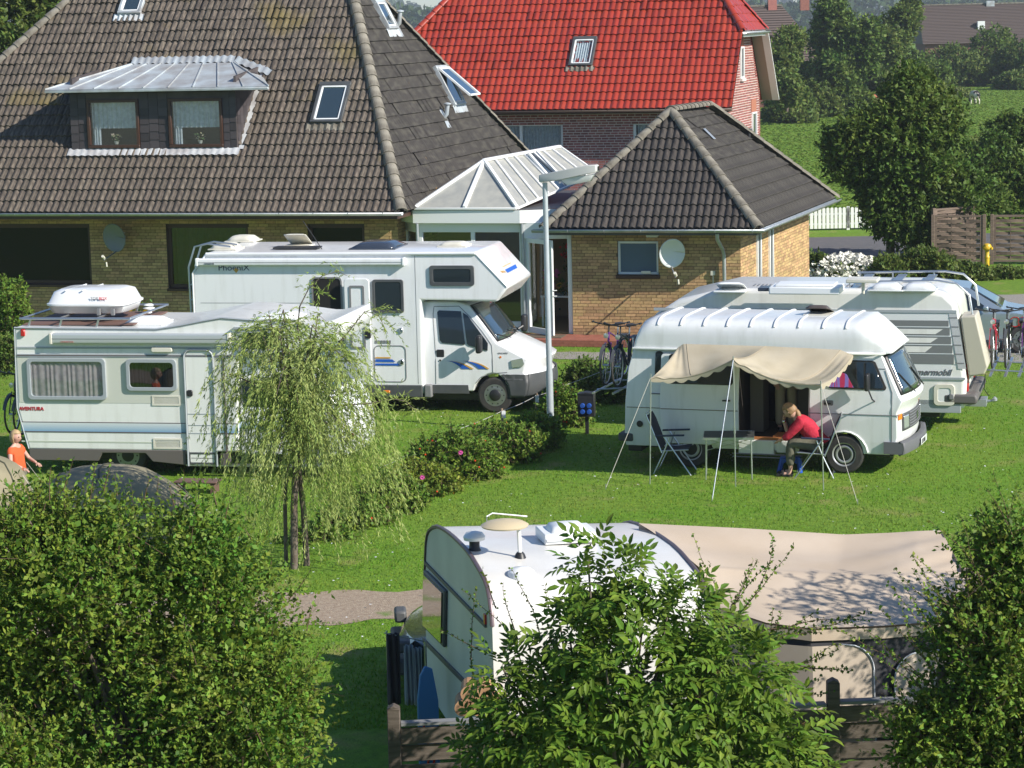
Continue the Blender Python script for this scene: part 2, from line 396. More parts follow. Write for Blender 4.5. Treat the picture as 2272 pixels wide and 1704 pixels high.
def brick_wall(name, fr_o, x0, x1, z0, z1, y, holes, parent, mtl, mortar, L=0.25, Hc=0.073, j=0.010, n_ind=300, ends=True, axis='x', top_poly=None, pref=None):
    """running-bond wall in the plane y (axis x) or x (axis y), bricks 8 mm proud of the mortar sheet. holes: (a0,a1,z0,z1)"""
    rows = int((z1 - z0) / Hc); full, part = [], []
    for r in range(rows):
        zz = z0 + r*Hc; u = x0 - (0.5*L if r % 2 else 0) - (0.06 if r % 3 == 0 else 0)
        while u < x1:
            a, b = max(u, x0), min(u + L - j, x1); u += L
            if random.random() < 0.16: pass
            segs = [(a, b)]
            for h in holes:
                if zz + Hc*0.5 > h[2] and zz + Hc*0.5 < h[3]:
                    ns = []
                    for s0, s1 in segs:
                        if h[1] <= s0 or h[0] >= s1: ns.append((s0, s1)); continue
                        if h[0] > s0: ns.append((s0, h[0]))
                        if h[1] < s1: ns.append((h[1], s1))
                    segs = ns
            for s0, s1 in segs:
                if top_poly:
                    lo, hi = top_poly(zz + Hc*0.5); s0, s1 = max(s0, lo), min(s1, hi)
                if s1 - s0 < 0.02: continue
                if abs((s1 - s0) - (L - j)) < 1e-4: full.append((s0, zz))
                else: part.append((s0, zz, s1 - s0))
    if pref: full.sort(key=pref)
    hb = Hc - j
    def bx(mb, u, z, ln, d=0.0):
        if axis == 'x': mb.add([(u,y-d,z),(u+ln,y-d,z),(u+ln,y-d,z+hb),(u,y-d,z+hb),(u,y+0.02,z),(u+ln,y+0.02,z),(u+ln,y+0.02,z+hb),(u,y+0.02,z+hb)],
                               [(0,1,2,3),(1,5,6,2),(5,1,0,4),(3,2,6,7),(4,0,3,7)])
        else: mb.add([(y+d,u,z),(y+d,u+ln,z),(y+d,u+ln,z+hb),(y+d,u,z+hb),(y-0.02,u,z),(y-0.02,u+ln,z),(y-0.02,u+ln,z+hb),(y-0.02,u,z+hb)],
                     [(0,1,2,3),(1,5,6,2),(5,1,0,4),(3,2,6,7),(4,0,3,7)])
    pm = MB()
    y_keep = y
    y = 0.0; bx(pm, 0, 0, L - j, 0.010); pme = pm.mesh(name, mtl); y = y_keep
    for u, z in full[:n_ind]:
        o = bpy.data.objects.new(name, pme); link(o, parent)
        d = random.uniform(-0.003, 0.003)
        o.location = (u, y + d, z) if axis == 'x' else (y + d, u, z)
    mb = MB()
    for u, z in full[n_ind:]: bx(mb, u, z, L - j, 0.010 + random.uniform(-0.003, 0.003))
    for u, z, ln in part: bx(mb, u, z, ln, 0.010)
    o = mb.build(name + '_field' if n_ind else name, mtl, parent, fix=False); o['kind'] = 'stuff'
    # mortar sheet with the openings left out
    xs = sorted(set([x0, x1] + [h[i] for h in holes for i in (0, 1) if x0 < h[i] < x1])); zs = sorted(set([z0, z1] + [h[i] for h in holes for i in (2, 3) if z0 < h[i] < z1]))
    mb = MB()
    for i in range(len(xs)-1):
        for k in range(len(zs)-1):
            cx, cz = (xs[i]+xs[i+1])/2, (zs[k]+zs[k+1])/2
            if any(h[0] < cx < h[1] and h[2] < cz < h[3] for h in holes): continue
            a0, a1 = xs[i], xs[i+1]; b0, b1 = xs[i], xs[i+1]
            if top_poly:
                l0, h0 = top_poly(zs[k]); l1, h1 = top_poly(zs[k+1]); a0, a1 = max(a0, l0), min(a1, h0); b0, b1 = max(b0, l1), min(b1, h1)
                if a1 <= a0 or b1 < b0: continue
            if axis == 'x': mb.add([(a0,y,zs[k]),(a1,y,zs[k]),(b1,y,zs[k+1]),(b0,y,zs[k+1]),(a0,y+.2,zs[k]),(a1,y+.2,zs[k]),(b1,y+.2,zs[k+1]),(b0,y+.2,zs[k+1])],
                                   [(0,1,2,3),(7,6,5,4),(0,3,7,4),(1,5,6,2)])
            else: mb.add([(y,a0,zs[k]),(y,a1,zs[k]),(y,b1,zs[k+1]),(y,b0,zs[k+1]),(y-.2,a0,zs[k]),(y-.2,a1,zs[k]),(y-.2,b1,zs[k+1]),(y-.2,b0,zs[k+1])],
                         [(0,1,2,3),(7,6,5,4),(0,3,7,4),(1,5,6,2)])
    mb.build('wall', mortar, parent, fix=False)
def ridge_caps(a, b, parent, mtl, inv, r=0.13, L=0.36, n_tile=True, name='ridge_tile'):
    """half-round cap tiles from the bottom point a up to b, overlapping"""
    a, b = Vector(a), Vector(b); d = (b - a); n = max(1, int(d.length / L)); L = d.length / n; d.normalize()
    x = d.cross(Vector((0, 0, 1))).normalized(); up = x.cross(d).normalized()
    mb = MB(); rows = []
    for yy, rr in ((-0.04, r*1.1), (0.10, r*1.05), (L, r*0.88)):
        rows.append([(rr*math.cos(R_(t)), yy, rr*math.sin(R_(t))*0.85 - 0.03) for t in range(0, 181, 22)])
    inner = [(p[0]*0.85, p[1], p[2]*0.85 - 0.01) for p in rows[0]]
    mb.grid([inner] + rows); me = mb.mesh(name, mtl); shade(me, 50)
    for i in range(n):
        p = a + d * (i*L)
        Mw = Matrix(((x.x, d.x, up.x, p.x), (x.y, d.y, up.y, p.y), (x.z, d.z, up.z, p.z), (0, 0, 0, 1)))
        o = bpy.data.objects.new(name, me); link(o, parent); o.matrix_local = inv @ Mw @ Matrix.Rotation(random.uniform(-0.02, 0.02), 4, 'Y')
def glazed_window(parent, x0, x1, z0, z1, y, fw=0.06, frame=None, pane=None, mull=(), depth=0.07, rise=0.0, sill=None, curtain=None, back=None, name='window', axis='x', deep=0.35):
    """window > frame, pane, sill, curtain in the plane y"""
    frame = frame or M_pvc; pane = pane or M_glass
    T = (lambda a, b, c: (a, b, c)) if axis == 'x' else (lambda a, b, c: (2*y - b, a, c))
    def tbox(mb, a0, a1, b0, b1, c0, c1):
        p = T(a0, b0, c0); q = T(a1, b1, c1)
        mb.box(min(p[0], q[0]), max(p[0], q[0]), min(p[1], q[1]), max(p[1], q[1]), c0, c1)
    mb = MB()
    tbox(mb, x0, x1, y, y+depth, z1-fw, z1); tbox(mb, x0, x1, y, y+depth, z0, z0+fw)
    tbox(mb, x0, x0+fw, y, y+depth, z0+fw, z1-fw); tbox(mb, x1-fw, x1, y, y+depth, z0+fw, z1-fw)
    for m_ in mull: tbox(mb, m_-fw*0.6, m_+fw*0.6, y, y+depth, z0+fw, z1-fw)
    w = mb.build(name, frame, parent, bevel=0.006, seg=1)
    mb = MB(); tbox(mb, x0+fw, x1-fw, y+depth*0.5, y+depth*0.5+0.008, z0+fw, z1-fw); mb.build('pane', pane, w)
    if sill: mb = MB(); tbox(mb, x0-0.04, x1+0.04, y-0.10, y, z0-0.05, z0-0.003); mb.build('sill', sill, w)
    if curtain:
        (c0, c1, cz0, cz1, cm, folds, amp) = curtain
        P = []; k = max(8, int(folds*6))
        for zz in (cz0, cz1):
            P.append([T(c0 + (c1-c0)*i/k, y+depth+0.05 + amp*math.sin(i*math.pi/3 + (0.3 if zz == cz0 else 0)), zz) for i in range(k+1)])
        mb = MB(); mb.grid(P); mb.build('curtain', cm, w, smooth=True, fix=False)
    if back is not None:
        mb = MB(); a, b, c, d = T(x0, y+deep, z0), T(x1, y+deep, z0), T(x1, y+deep, z1), T(x0, y+deep, z1)
        e = [T(x0, y+depth, z0), T(x1, y+depth, z0), T(x1, y+depth, z1), T(x0, y+depth, z1)]
        mb.add([a, b, c, d] + e, [(0,1,2,3),(0,1,5,4),(1,2,6,5),(2,3,7,6),(3,0,4,7)]); mb.build('reveal', back, w, fix=False)
    return w
# ================================================================ HOUSES
A = Frame(5.25, 54.0, -15.5)          # both brick buildings: x along the street front, origin at the garage's right corner
I_ = Matrix.Identity(4)
def V3(*a): return Vector(a)
def gutter(pts, parent, r=0.075, mtl=None, name='gutter'):
    mb = MB(); P = []
    for i, p in enumerate(pts):
        p = Vector(p); d = (Vector(pts[min(i+1, len(pts)-1)]) - Vector(pts[max(i-1, 0)])).normalized()
        x = d.cross(Vector((0, 0, 1))).normalized()
        P.append([p + x*(r*math.cos(R_(t))) + Vector((0, 0, r*math.sin(R_(t)))) for t in range(180, 361, 20)])
    mb.grid(P); b = [[q + Vector((0, 0, 0)) for q in row] for row in P]
    o = mb.build(name, mtl or M_zinc, parent, smooth=60, solid=0.008, fix=False)
    br = MB()
    for i in range(len(pts)-1):
        a, c = Vector(pts[i]), Vector(pts[i+1]); n = int((c-a).length / 0.85)
        d = (c-a).normalized(); x = d.cross(Vector((0, 0, 1))).normalized()
        for k in range(1, n+1):
            q = a + d*(k*0.85)
            br.tube([q + x*(r*1.06*math.cos(R_(t))) + Vector((0, 0, r*1.06*math.sin(R_(t)))) for t in range(180, 361, 30)], 0.006, 4)
    if br.v: br.build('gutter_bracket', mtl or M_zinc, parent, fix=False)
    return o
def skylight(parent, O, U, V, u0, u1, v0, v1, name='roof_window', frame=None, pane=None, apron=True, open_deg=0, curtain=False):
    U, V = U.normalized(), V.normalized(); N = U.cross(V).normalized()
    Mw = Matrix(((U.x, V.x, N.x, O.x), (U.y, V.y, N.y, O.y), (U.z, V.z, N.z, O.z), (0, 0, 0, 1)))
    frame = frame or M_dgrey; fw = 0.075; mb = MB()
    for a, b, c, d in ((u0, u1, v0, v0+fw), (u0, u1, v1-fw*1.6, v1), (u0, u0+fw, v0+fw, v1-fw*1.6), (u1-fw, u1, v0+fw, v1-fw*1.6)): mb.box(a, b, c, d, 0.0, 0.14)
    w = mb.build(name, frame, parent, bevel=0.008, seg=1); w.matrix_local = Mw
    mb = MB()
    for a, b, c, d in ((u0+fw, u1-fw, v0+fw, v0+fw*1.6), (u0+fw, u1-fw, v1-fw*2.2, v1-fw*1.6), (u0+fw, u0+fw*1.6, v0+fw, v1-fw*1.6), (u1-fw*1.6, u1-fw, v0+fw, v1-fw*1.6)): mb.box(a, b, c, d, 0.06, 0.125)
    mb.build('sash', M_pvc, w, bevel=0.005, seg=1)
    mb = MB(); mb.box(u0+fw, u1-fw, v0+fw, v1-fw*1.6, 0.09, 0.10); mb.build('pane', pane or M_glass_blue, w)
    if curtain:
        k = 40; P = [[(u0+fw+(u1-u0-2*fw)*i/k, vv, 0.045 + 0.018*math.sin(i*1.3)) for i in range(k+1)] for vv in (v0+fw, v1-fw*1.6)]
        mb = MB(); mb.grid(P); mb.build('curtain', M_curtain, w, smooth=True, fix=False)
    if apron:
        k = 24; P = [[(u0-0.1+(u1-u0+0.2)*i/k, vv, hh + 0.018*math.sin(i*1.57)) for i in range(k+1)] for vv, hh in ((v0-0.2, 0.055), (v0+0.01, 0.075))]
        mb = MB(); mb.grid(P); mb.build('flashing', M_lead if frame is M_lead else M_ridge, w, smooth=True, fix=False)
    return w

# ---------------------------------------------------------------- main house
TS = math.tan(R_(48)); SL = 1/math.cos(R_(48))
EX0, EX1, EY, EZ = -22.6, -7.75, -0.95, 3.07
house = empty('brick_house', A, label='large brown-tiled hipped brick house with wide zinc-roofed dormer, behind the two left motorhomes', cat='house')
RZ = 8.84; run = (RZ - EZ) / TS; KS = 1.964
Of = V3(EX0, EY, EZ); Uf = V3(1, 0, 0); Vf = V3(0, 1/TS, 1).normalized()
vmax = (RZ - EZ) / Vf.z
poly = [(0, 0), (EX1-EX0, 0), (EX1-EX0-(RZ-EZ)/KS, vmax), (run, vmax)]
def onroof(x, y): return (x - EX0, (y - EY) * SL)
# the dormer's plan on the roof and the roof windows
d0, d1 = onroof(-16.55, 0.30), onroof(-12.22, 2.1)
skips = [(d0[0]+0.05, d1[0]-0.05, d0[1]+0.05, d1[1]-0.35)]
def pl(px, py, n, c):
    d = ray(px, py); dl = V3(d.dot(A.ex), d.dot(A.ey), d.z); o = A.loc(V3(0, 0, CAM_H)); n = V3(*n); t = (c - n.dot(o)) / n.dot(dl); return o + dl*t
nf, cf = (0, -TS, 1), EZ - EY*TS
def roofuv(px, py): q = pl(px, py, nf, cf); return onroof(q.x, q.y)
b0 = roofuv(690, 278); b1 = roofuv(771, 184); s1 = (b0[0], b0[0]+0.80, b0[1], b0[1]+1.25)
c0 = roofuv(261, 38); s2 = (c0[0]+0.02, c0[0]+0.66, c0[1]+0.02, c0[1]+1.2)
skips += [(s1[0]+.04, s1[1]-.04, s1[2], s1[3]), (s2[0]+.04, s2[1]-.04, s2[2], s2[3])]
tile_field('roof_tile', Of, Uf, Vf, poly, 0.332, 0.335, 2, 0.046, M_tile, house, 300, skips)
skylight(house, Of, Uf, Vf, *s1, pane=M_glass_blue)
skylight(house, Of, Uf, Vf, *s2, frame=M_lead)
# right-hand roof plane, steep, seen almost edge-on
hip = [V3(EX1, EY, EZ), V3(EX1-(RZ-EZ)/KS, EY+run, RZ)]
Us, Vs_ = V3(0, 1, 0), V3(-1, 0, KS).normalized()
ls = math.hypot(1/KS, 1)*(RZ-EZ)
BY = 12.27
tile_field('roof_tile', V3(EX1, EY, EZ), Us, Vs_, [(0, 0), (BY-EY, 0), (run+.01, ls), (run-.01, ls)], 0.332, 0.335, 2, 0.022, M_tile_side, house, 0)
for a, b in ((V3(EX1, EY, EZ), hip[1]), (V3(EX0, EY, EZ), V3(EX0+run, EY+run, RZ)), (V3(EX1, BY, EZ), V3(hip[1].x, EY+run, RZ)), (V3(EX0+run, EY+run, RZ), V3(hip[1].x, EY+run, RZ))):
    ridge_caps(a + V3(0, 0, .06), b + V3(0, 0, .06), house, M_ridge, I_, r=0.145)
mb = MB(); mb.add([(EX0, EY, EZ-.04), (EX0+run, EY+run, RZ-.02), (EX0, BY, EZ-.04), (EX1, BY, EZ-.04), (hip[1].x, EY+run, RZ-.02)],
                  [(0, 1, 2), (2, 1, 4, 3)]); mb.build('rear_roof', M_tile_dk, house, fix=False)
gutter([(EX0, EY-.06, EZ+.0), (EX1+0.05, EY-.06, EZ+.0)], house)
mb = MB(); mb.box(EX0+.1, EX1-.1, EY+0.02, 0.3, EZ-.16, EZ-.05); mb.box(EX1-1.0, EX1-.1, 0.3, BY-.5, EZ-.16, EZ-.05); mb.build('soffit', M_wood_brown, house)
# side-plane roof windows and vents
def side_pt(px, py): q = pl(px, py, (KS, 0, 1), EZ + KS*EX1); return (q.y - EY, (q.z - EZ) * math.hypot(1/KS, 1))
p0 = side_pt(1000, 240); p1 = side_pt(962, 158)
Os = V3(EX1, EY, EZ)
wv = skylight(house, Os, Us, Vs_, p1[0]-0.05, p1[0]+0.95, p0[1]+0.02, p1[1]+.1, frame=M_lead, pane=M_glass_blue)
mb = MB(); a0, a1, v0, v1 = p1[0]+.0, p1[0]+0.9, p0[1]+.08, p1[1]
n_ = Us.cross(Vs_).normalized()
def sp(u, v, h): return Os + Us*u + Vs_*v + n_*h
for (u0, v0_, u1, v1_) in ((a0, v0, a0, v1), (a1, v0, a1, v1), (a0, v0, a1, v0), (a0, v1, a1, v1)):
    mb.bar(sp(u0, v0_, 0.16 + 0.42*(v1-v0_)/(v1-v0)), sp(u1, v1_, 0.16 + 0.42*(v1-v1_)/(v1-v0)), 0.07, 0.05)
mb.build('open_sash', M_pvc, house)
mb = MB(); mb.add([sp(a0, v0, .58), sp(a1, v0, .58), sp(a1, v1, .16), sp(a0, v1, .16), sp(a0, v0, .57), sp(a1, v0, .57), sp(a1, v1, .15), sp(a0, v1, .15)], [(0,1,2,3), (7,6,5,4), (0,4,5,1), (2,6,7,3)]); mb.build('pane', M_glass_blue, house, fix=False)
for (px, py, sc) in ((983, 262, 1.0), (878, 60, 1.1)):
    q = side_pt(px, py); b_ = sp(q[0], q[1], 0.0); mb = MB()
    mb.tube([b_, b_ + V3(0.10, 0, 0.10), b_ + V3(0.13, 0, 0.34*sc)], 0.055, 10); mb.lathe([(0.04, 0.34*sc), (0.10, 0.35*sc), (0.10, 0.375*sc), (0.02, 0.40*sc)], c=tuple(b_ + V3(0.13, 0, 0)))
    mb.add([sp(q[0]-.16, q[1]-.3, .04), sp(q[0]+.16, q[1]-.3, .04), sp(q[0]+.12, q[1]+.22, .05), sp(q[0]-.12, q[1]+.22, .05)], [(0, 1, 2, 3)])
    mb.build('vent_pipe', M_lead, house, smooth=50, fix=False)
q0 = side_pt(838, 20)
wq = skylight(house, Os, Us, Vs_, q0[0]-.25, q0[0]+.5, q0[1]-0.62, q0[1]+.25, frame=M_lead)
# ---------------- dormer
dz, dt = 4.45, 5.93
dx0, dx1, dy = -16.55, -12.22, 0.28
mb = MB()
for a_, b_, c_, d_ in ((dx0, -16.10, dz, dt), (-14.74, -13.96, dz, dt), (-12.57, dx1, dz, dt), (-16.10, -14.74, dz, 4.55), (-13.96, -12.57, dz, 4.55), (-16.10, -14.74, 5.72, dt), (-13.96, -12.57, 5.72, dt)): mb.box(a_, b_, dy, dy+.06, c_, d_)
for x in (dx0, dx1-0.06): mb.prism([(dy+.06, dz), (2.05, dt+.5), (dy+.06, dt+.3)], x, x+0.06, plane='yz')
dorm = mb.build('dormer', mat('slate_cladding', (0.055, 0.045, 0.045), 0.7, col2=(0.085, 0.07, 0.068), nscale=3, vary=0.1), house)
# shingles on the dormer cheeks and piers
def shingle(w, h, mb, x, y, z): mb.add([(x, y-.015, z), (x+w-.01, y-.015, z), (x+w-.01, y-.004, z+h), (x, y-.004, z+h), (x, y, z), (x+w-.01, y, z), (x+w-.01, y, z+h), (x, y, z+h)], [(0,1,2,3), (1,5,6,2), (4,0,3,7), (4,5,1,0)])
msh = mat('slate_shingle', (0.052, 0.043, 0.046), 0.6, vary=0.35)
piers = [(dx0, -16.12), (-14.72, -13.98), (-12.55, dx1)]
pm = MB(); shingle(0.2, 0.19, pm, 0, 0, 0); sme = pm.mesh('slate_shingle', msh)
for a, b in piers:
    nx = max(1, round((b-a)/0.215)); w = (b-a)/nx
    for r in range(7):
        for k in range(nx):
            o = bpy.data.objects.new('slate_shingle', sme); link(o, dorm); o.location = (a+k*w, dy-.004, dz+.06+r*0.2 + (0.03 if k % 2 else 0)); o.scale = (w/0.2, 1, 1)
pm = MB(); pm.add([(0.012, 0, 0), (0.012, .19, .0), (0.004, .19, .2), (0.004, 0, .2)], [(0, 1, 2, 3)]); cme = pm.mesh('slate_shingle', msh)
for r in range(9):
    for k in range(9):
        yy, zz = dy+.06+k*.2, dz+.05+r*.2
        if zz > dz + (yy-dy)*1.11 + .03 and zz+.2 < dt+.25 + (yy-dy)*0.12:
            o = bpy.data.objects.new('slate_shingle', cme); link(o, dorm); o.location = (dx1+.002, yy, zz)
for x0, x1 in ((-16.10, -14.74), (-13.96, -12.57)):
    w = glazed_window(house, x0, x1, 4.55, 5.72, dy-0.05, fw=0.07, frame=M_wood_brown, pane=M_glass, back=M_interior, depth=0.09,
                      curtain=(x0+.08, x1-.08, 5.02, 5.66, M_curtain, 10, .018))
    mb = MB(); P = [[(x0+.09+.2*i/14, dy+.1+.015*math.sin(i*1.5), z) for i in range(15)] for z in (4.62, 5.03)]
    mb.grid(P); mb.build('side_curtain', M_curtain, w, fix=False)
M_petal = mat('mixed_petals', (0.75, 0.62, 0.40), 0.7, vary=0.3, vary_hue=0.06)
M_leafy = mat('pot_leaves', (0.06, 0.13, 0.03), 0.6, vary=0.3)
for fx, nm in ((-15.42, 'bouquet of white flowers behind the left dormer window'), (-13.22, 'bouquet of orange and yellow flowers behind the right dormer window')):
    e = empty('flower_pot', A.w(fx, dy+0.13, 4.63), A.a, nm, 'flowers', 'flowers in the dormer windows')
    mb = MB(); mb.lathe([(0.04, 0), (0.06, 0.07), (0.065, 0.08)], n=10); mb.build('pot', M_cream, e)
    mb = MB(); ml = MB()
    for _ in range(60):
        a, r, h = random.uniform(0, 6.28), random.random()**.5*.14, random.uniform(.08, .26)
        c_ = V3(r*math.cos(a), r*math.sin(a)*.35, h); t = mb if random.random() < .5 else ml; s = .028
        u = V3(random.uniform(-1, 1), -.6, random.uniform(-1, 1)).normalized(); v = u.cross(V3(random.random(), .1, 1)).normalized()
        t.add([c_ - u*s, c_ + v*s, c_ + u*s, c_ - v*s], [(0, 1, 2, 3)])
    mb.build('petals', M_petal, e, fix=False); ml.build('leaves', M_leafy, e, fix=False)
# zinc roof of the dormer: low hipped sheet with standing seams
ez = 5.98; r0, r1 = V3(-15.65, 1.95, 6.52), V3(-12.9, 1.95, 6.52)
e0, e1 = V3(-17.05, -0.02, ez), V3(-11.25, -0.02, ez); k0, k1 = V3(-16.75, 1.75, 6.12), V3(-12.05, 1.75, 6.14)
mb = MB(); mb.add([e0, e1, r1, r0, k0, k1], [(0, 1, 2, 3), (0, 3, 4), (1, 5, 2)])
dr = mb.build('dormer_roof', M_lead, house, solid=0.02, fix=False)
mb = MB()
for i in range(1, 9):
    t = i/9; a = e0.lerp(e1, t); b = r0.lerp(r1, min(1, max(0, (t-0.1)/0.8)))
    mb.bar(a + V3(0, 0, .02), b + V3(0, 0, .02), 0.025, 0.03)
mb.bar(e0 + V3(0, 0, .02), r0 + V3(0, 0, .02), .03, .03); mb.bar(e1 + V3(0, 0, .02), r1 + V3(0, 0, .02), .03, .03)
mb.build('standing_seam', M_lead, dr)
k = 60; P = [[r0.lerp(r1, i/k) + V3(0, 0.0 + .17*j, .02 + .16*j + .02*math.sin(i*1.57)) for i in range(k+1)] for j in (0, 1)]
mb = MB(); mb.grid(P); P = [[r1.lerp(k1 + V3(.12, 0, .04), i/20) + V3(.08*j, .1*j, .03 + .13*j + .02*math.sin(i*1.57)) for i in range(21)] for j in (0, 1)]; mb.grid(P)
mb.build('upstand_flashing', M_lead, dr, smooth=True, fix=False)
mb = MB(); mb.box(e0.x, e1.x, -0.06, 0.02, ez-.075, ez-.012); mb.build('dormer_fascia', M_lead, dr, bevel=.01, seg=1)
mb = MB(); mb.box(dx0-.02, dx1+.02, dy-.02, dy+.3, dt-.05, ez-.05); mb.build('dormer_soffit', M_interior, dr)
k = 100; P = [[(dx0-.08+(dx1-dx0+.16)*i/k, dy-.17+.17*j, dz-.10+.16*j + .012*math.sin(i*1.57) + .03) for i in range(k+1)] for j in (0, .5, 1)]
mb = MB(); mb.grid(P); k = 30; P = [[(dx1+.02+.13*j, dy + 1.72*i/k, dz + 1.93*i/k + .05 + .012*math.sin(i*3)) for i in range(k+1)] for j in (0, 1)]; mb.grid(P)
mb.build('apron_flashing', mat('bright_lead', (0.62, 0.63, 0.64), .5, .1, col2=(.42, .40, .40), nscale=3), dr, smooth=True, fix=False)
# ---------------- front wall with openings
WY = 0.30
holes = [(-19.6, -16.20, 1.20, 2.68), (-14.18, -12.04, 1.12, 2.68), (-10.52, -9.08, 1.30, 2.68)]
brick_wall('brick', A, EX0+0.9, -8.25, 0.0, 2.98, WY, holes, house, M_brick, M_mortar, n_ind=300, pref=lambda p: (abs(p[0]+13.5) > 5.2) + abs(p[1]-1.9)*.01)
brick_wall('brick', A, WY, BY-1, 0.0, 2.98, -8.25, [], house, M_brick, M_mortar, n_ind=0, axis='y')
mb = MB(); mb.box(EX0+.9, EX0+1.1, WY+.22, BY-1, 0, 3); mb.box(EX0+.9, -8.5, BY-1.1, BY-1, 0, 3); mb.build('rear_wall', M_brick, house)
for (a, b, c, d), cur in zip(holes, (None, (-14.0, -12.2, 1.25, 2.6, M_curtain_p, 14, .02), None)):
    w = glazed_window(house, a, b, c, d, WY+0.08, fw=0.09, frame=M_wood_brown, pane=M_glass_smoke if cur else M_glass_room, back=M_interior, curtain=cur)
    mb = MB(); mb.box(a-.02, b+.02, WY-.06, WY+.1, c-.07, c-.004); mb.build('sill', M_wood_brown, w, bevel=.008, seg=1)
# ---------------- garage annex
gar = empty('garage_annex', A, label='small yellow-brick building with pyramid-like dark tile roof, right of the glass porch', cat='building')
GX0, GX1, GY, GZ, GB = -4.45, 0.52, -0.6, 2.66, 8.2
ap, apb = V3(-1.95, 1.9, 5.2), V3(-1.60, 5.0, 5.2); GXb = 1.05
hgt = ap.z - GZ
Vg = V3(0, ap.y-GY, hgt).normalized(); lg = math.hypot(ap.y-GY, hgt)
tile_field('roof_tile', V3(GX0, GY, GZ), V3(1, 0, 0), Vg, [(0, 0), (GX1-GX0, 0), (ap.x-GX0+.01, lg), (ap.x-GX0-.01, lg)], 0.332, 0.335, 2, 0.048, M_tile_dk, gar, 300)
eu = V3(GXb-GX1, GB-GY, 0); eul = eu.length; eun = eu.normalized(); E0 = V3(GX1, GY, GZ)
vv_ = (ap - E0) - eun * (ap - E0).dot(eun); Vr = vv_.normalized(); lr = vv_.length
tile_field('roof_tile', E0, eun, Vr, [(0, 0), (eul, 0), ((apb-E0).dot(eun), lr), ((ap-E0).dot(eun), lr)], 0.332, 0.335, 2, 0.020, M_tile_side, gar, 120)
mb = MB(); mb.add([(GX0, GY, GZ-.04), tuple(ap - V3(0,0,.04)), tuple(apb - V3(0,0,.04)), (GX0, GB, GZ-.04), (GXb, GB, GZ-.04)], [(0, 1, 2, 3), (3, 2, 4)]); mb.build('rear_roof', M_tile_dk, gar, fix=False)
for a, b in ((E0, ap), (V3(GX0, GY, GZ), ap), (ap, apb), (V3(GXb, GB, GZ), apb)):
    ridge_caps(a + V3(0, 0, .05), b + V3(0, 0, .05), gar, M_ridge, I_, r=0.13, L=0.36 if a is not ap else 0.3)
gutter([(GX0-.25, GY-.07, GZ-.01), (GX1+.08, GY-.07, GZ-.01), (GXb+.08, GB+.05, GZ-.01)], gar)
mb = MB(); mb.box(GX0+.1, GX1-.05, GY+.04, -.01, GZ-.15, GZ-.05)
mb.add([(0.02, -.6, GZ-.15), (GX1-.05, -.56, GZ-.15), (GXb-.05, GB-.1, GZ-.15), (.6, GB-.1, GZ-.15), (0.02, -.6, GZ-.05), (GX1-.05, -.56, GZ-.05), (GXb-.05, GB-.1, GZ-.05), (.6, GB-.1, GZ-.05)], [(0,1,2,3), (7,6,5,4), (0,4,5,1), (1,5,6,2), (2,6,7,3), (3,7,4,0)])
mb.build('soffit', M_dgrey, gar)
gh = [(-2.86, -1.90, 1.55, 2.32)]
brick_wall('brick', A, -3.94, 0.0, 0.0, 2.56, 0.0, gh, gar, M_brick, M_mortar, n_ind=300, pref=lambda p: -p[1])
sh = [(1.55, 1.95, 1.0, 2.5), (2.85, 3.25, 1.0, 2.5)]
sk = Frame(0, 0, -4.2)         # the side wall runs a little askew
n0 = set(gar.children)
brick_wall('brick', A, 0.0, 7.6, 0.0, 2.56, 0.0, sh, gar, M_brick, M_mortar, n_ind=0, axis='y')
for a, b, c, d in sh:
    w = glazed_window(gar, a, b, c, d, 0.06, fw=0.045, frame=M_pvc, pane=M_glass_dark, axis='y', depth=0.08)
    w.location = (0, 0, 0)
    mb = MB(); mb.box(-0.06, .09, a-.03, b+.03, c-.06, c-.005); mb.build('sill', M_mgrey, w, bevel=.01, seg=1)
for o in [x for x in gar.children if x not in n0]: o.matrix_local = Matrix.Rotation(R_(-3.4), 4, 'Z') @ Matrix.Translation((-0.004, 0, 0)) @ o.matrix_local
glazed_window(gar, *gh[0], 0.05, fw=0.055, frame=M_pvc, pane=mat('frosted_pane', (0.10, 0.145, 0.20), .25), depth=.09)
mb = MB(); mb.box(-2.9, -1.86, -.06, .06, 1.46, 1.545); mb.build('sill', M_wood_brown, gar, bevel=.01, seg=1)
mb = MB(); mb.box(-2.30, -2.08, -.05, -.012, 1.58, 1.64); mb.build('ventilator', M_cream, gar, bevel=.006, seg=1)
mb = MB(); mb.prism(rrect(-2.16, -1.88, 2.42, 2.50, .03), -.12, -.012); mb.build('wall_lamp', M_pvc, gar, bevel=.01, seg=1)
mb = MB(); mb.tube([(-.42, GY, 2.55), (-.42, GY+.02, 2.42), (-.38, -.16, 2.15), (-.36, -.1, 2.02), (-.35, -.09, 0.1)], .045, 12); mb.build('downpipe', M_zinc, gar, smooth=50)
mb = MB(); mb.box(-.68, -.58, -.06, -.012, 1.55, 1.65); mb.tube([(-.63, -.03, 1.55), (-.63, -.025, .3)], .012, 6); mb.build('junction_box', M_cream, gar)
mb = MB(); mb.box(0.28, .34, 2.02, 2.10, .62, .78); mb.box(.33, .39, 3.6, 3.68, .7, .86); mb.build('power_socket', M_pvc, gar)
mb = MB(); mb.box(-3.9, -.2, .25, 7.3, 0, .1); mb.box(-3.9, -3.7, .25, 7.3, 0, 2.5); mb.box(-3.9, .2, 7.1, 7.3, 0, 2.5); mb.build('rear_wall', M_brick, gar)
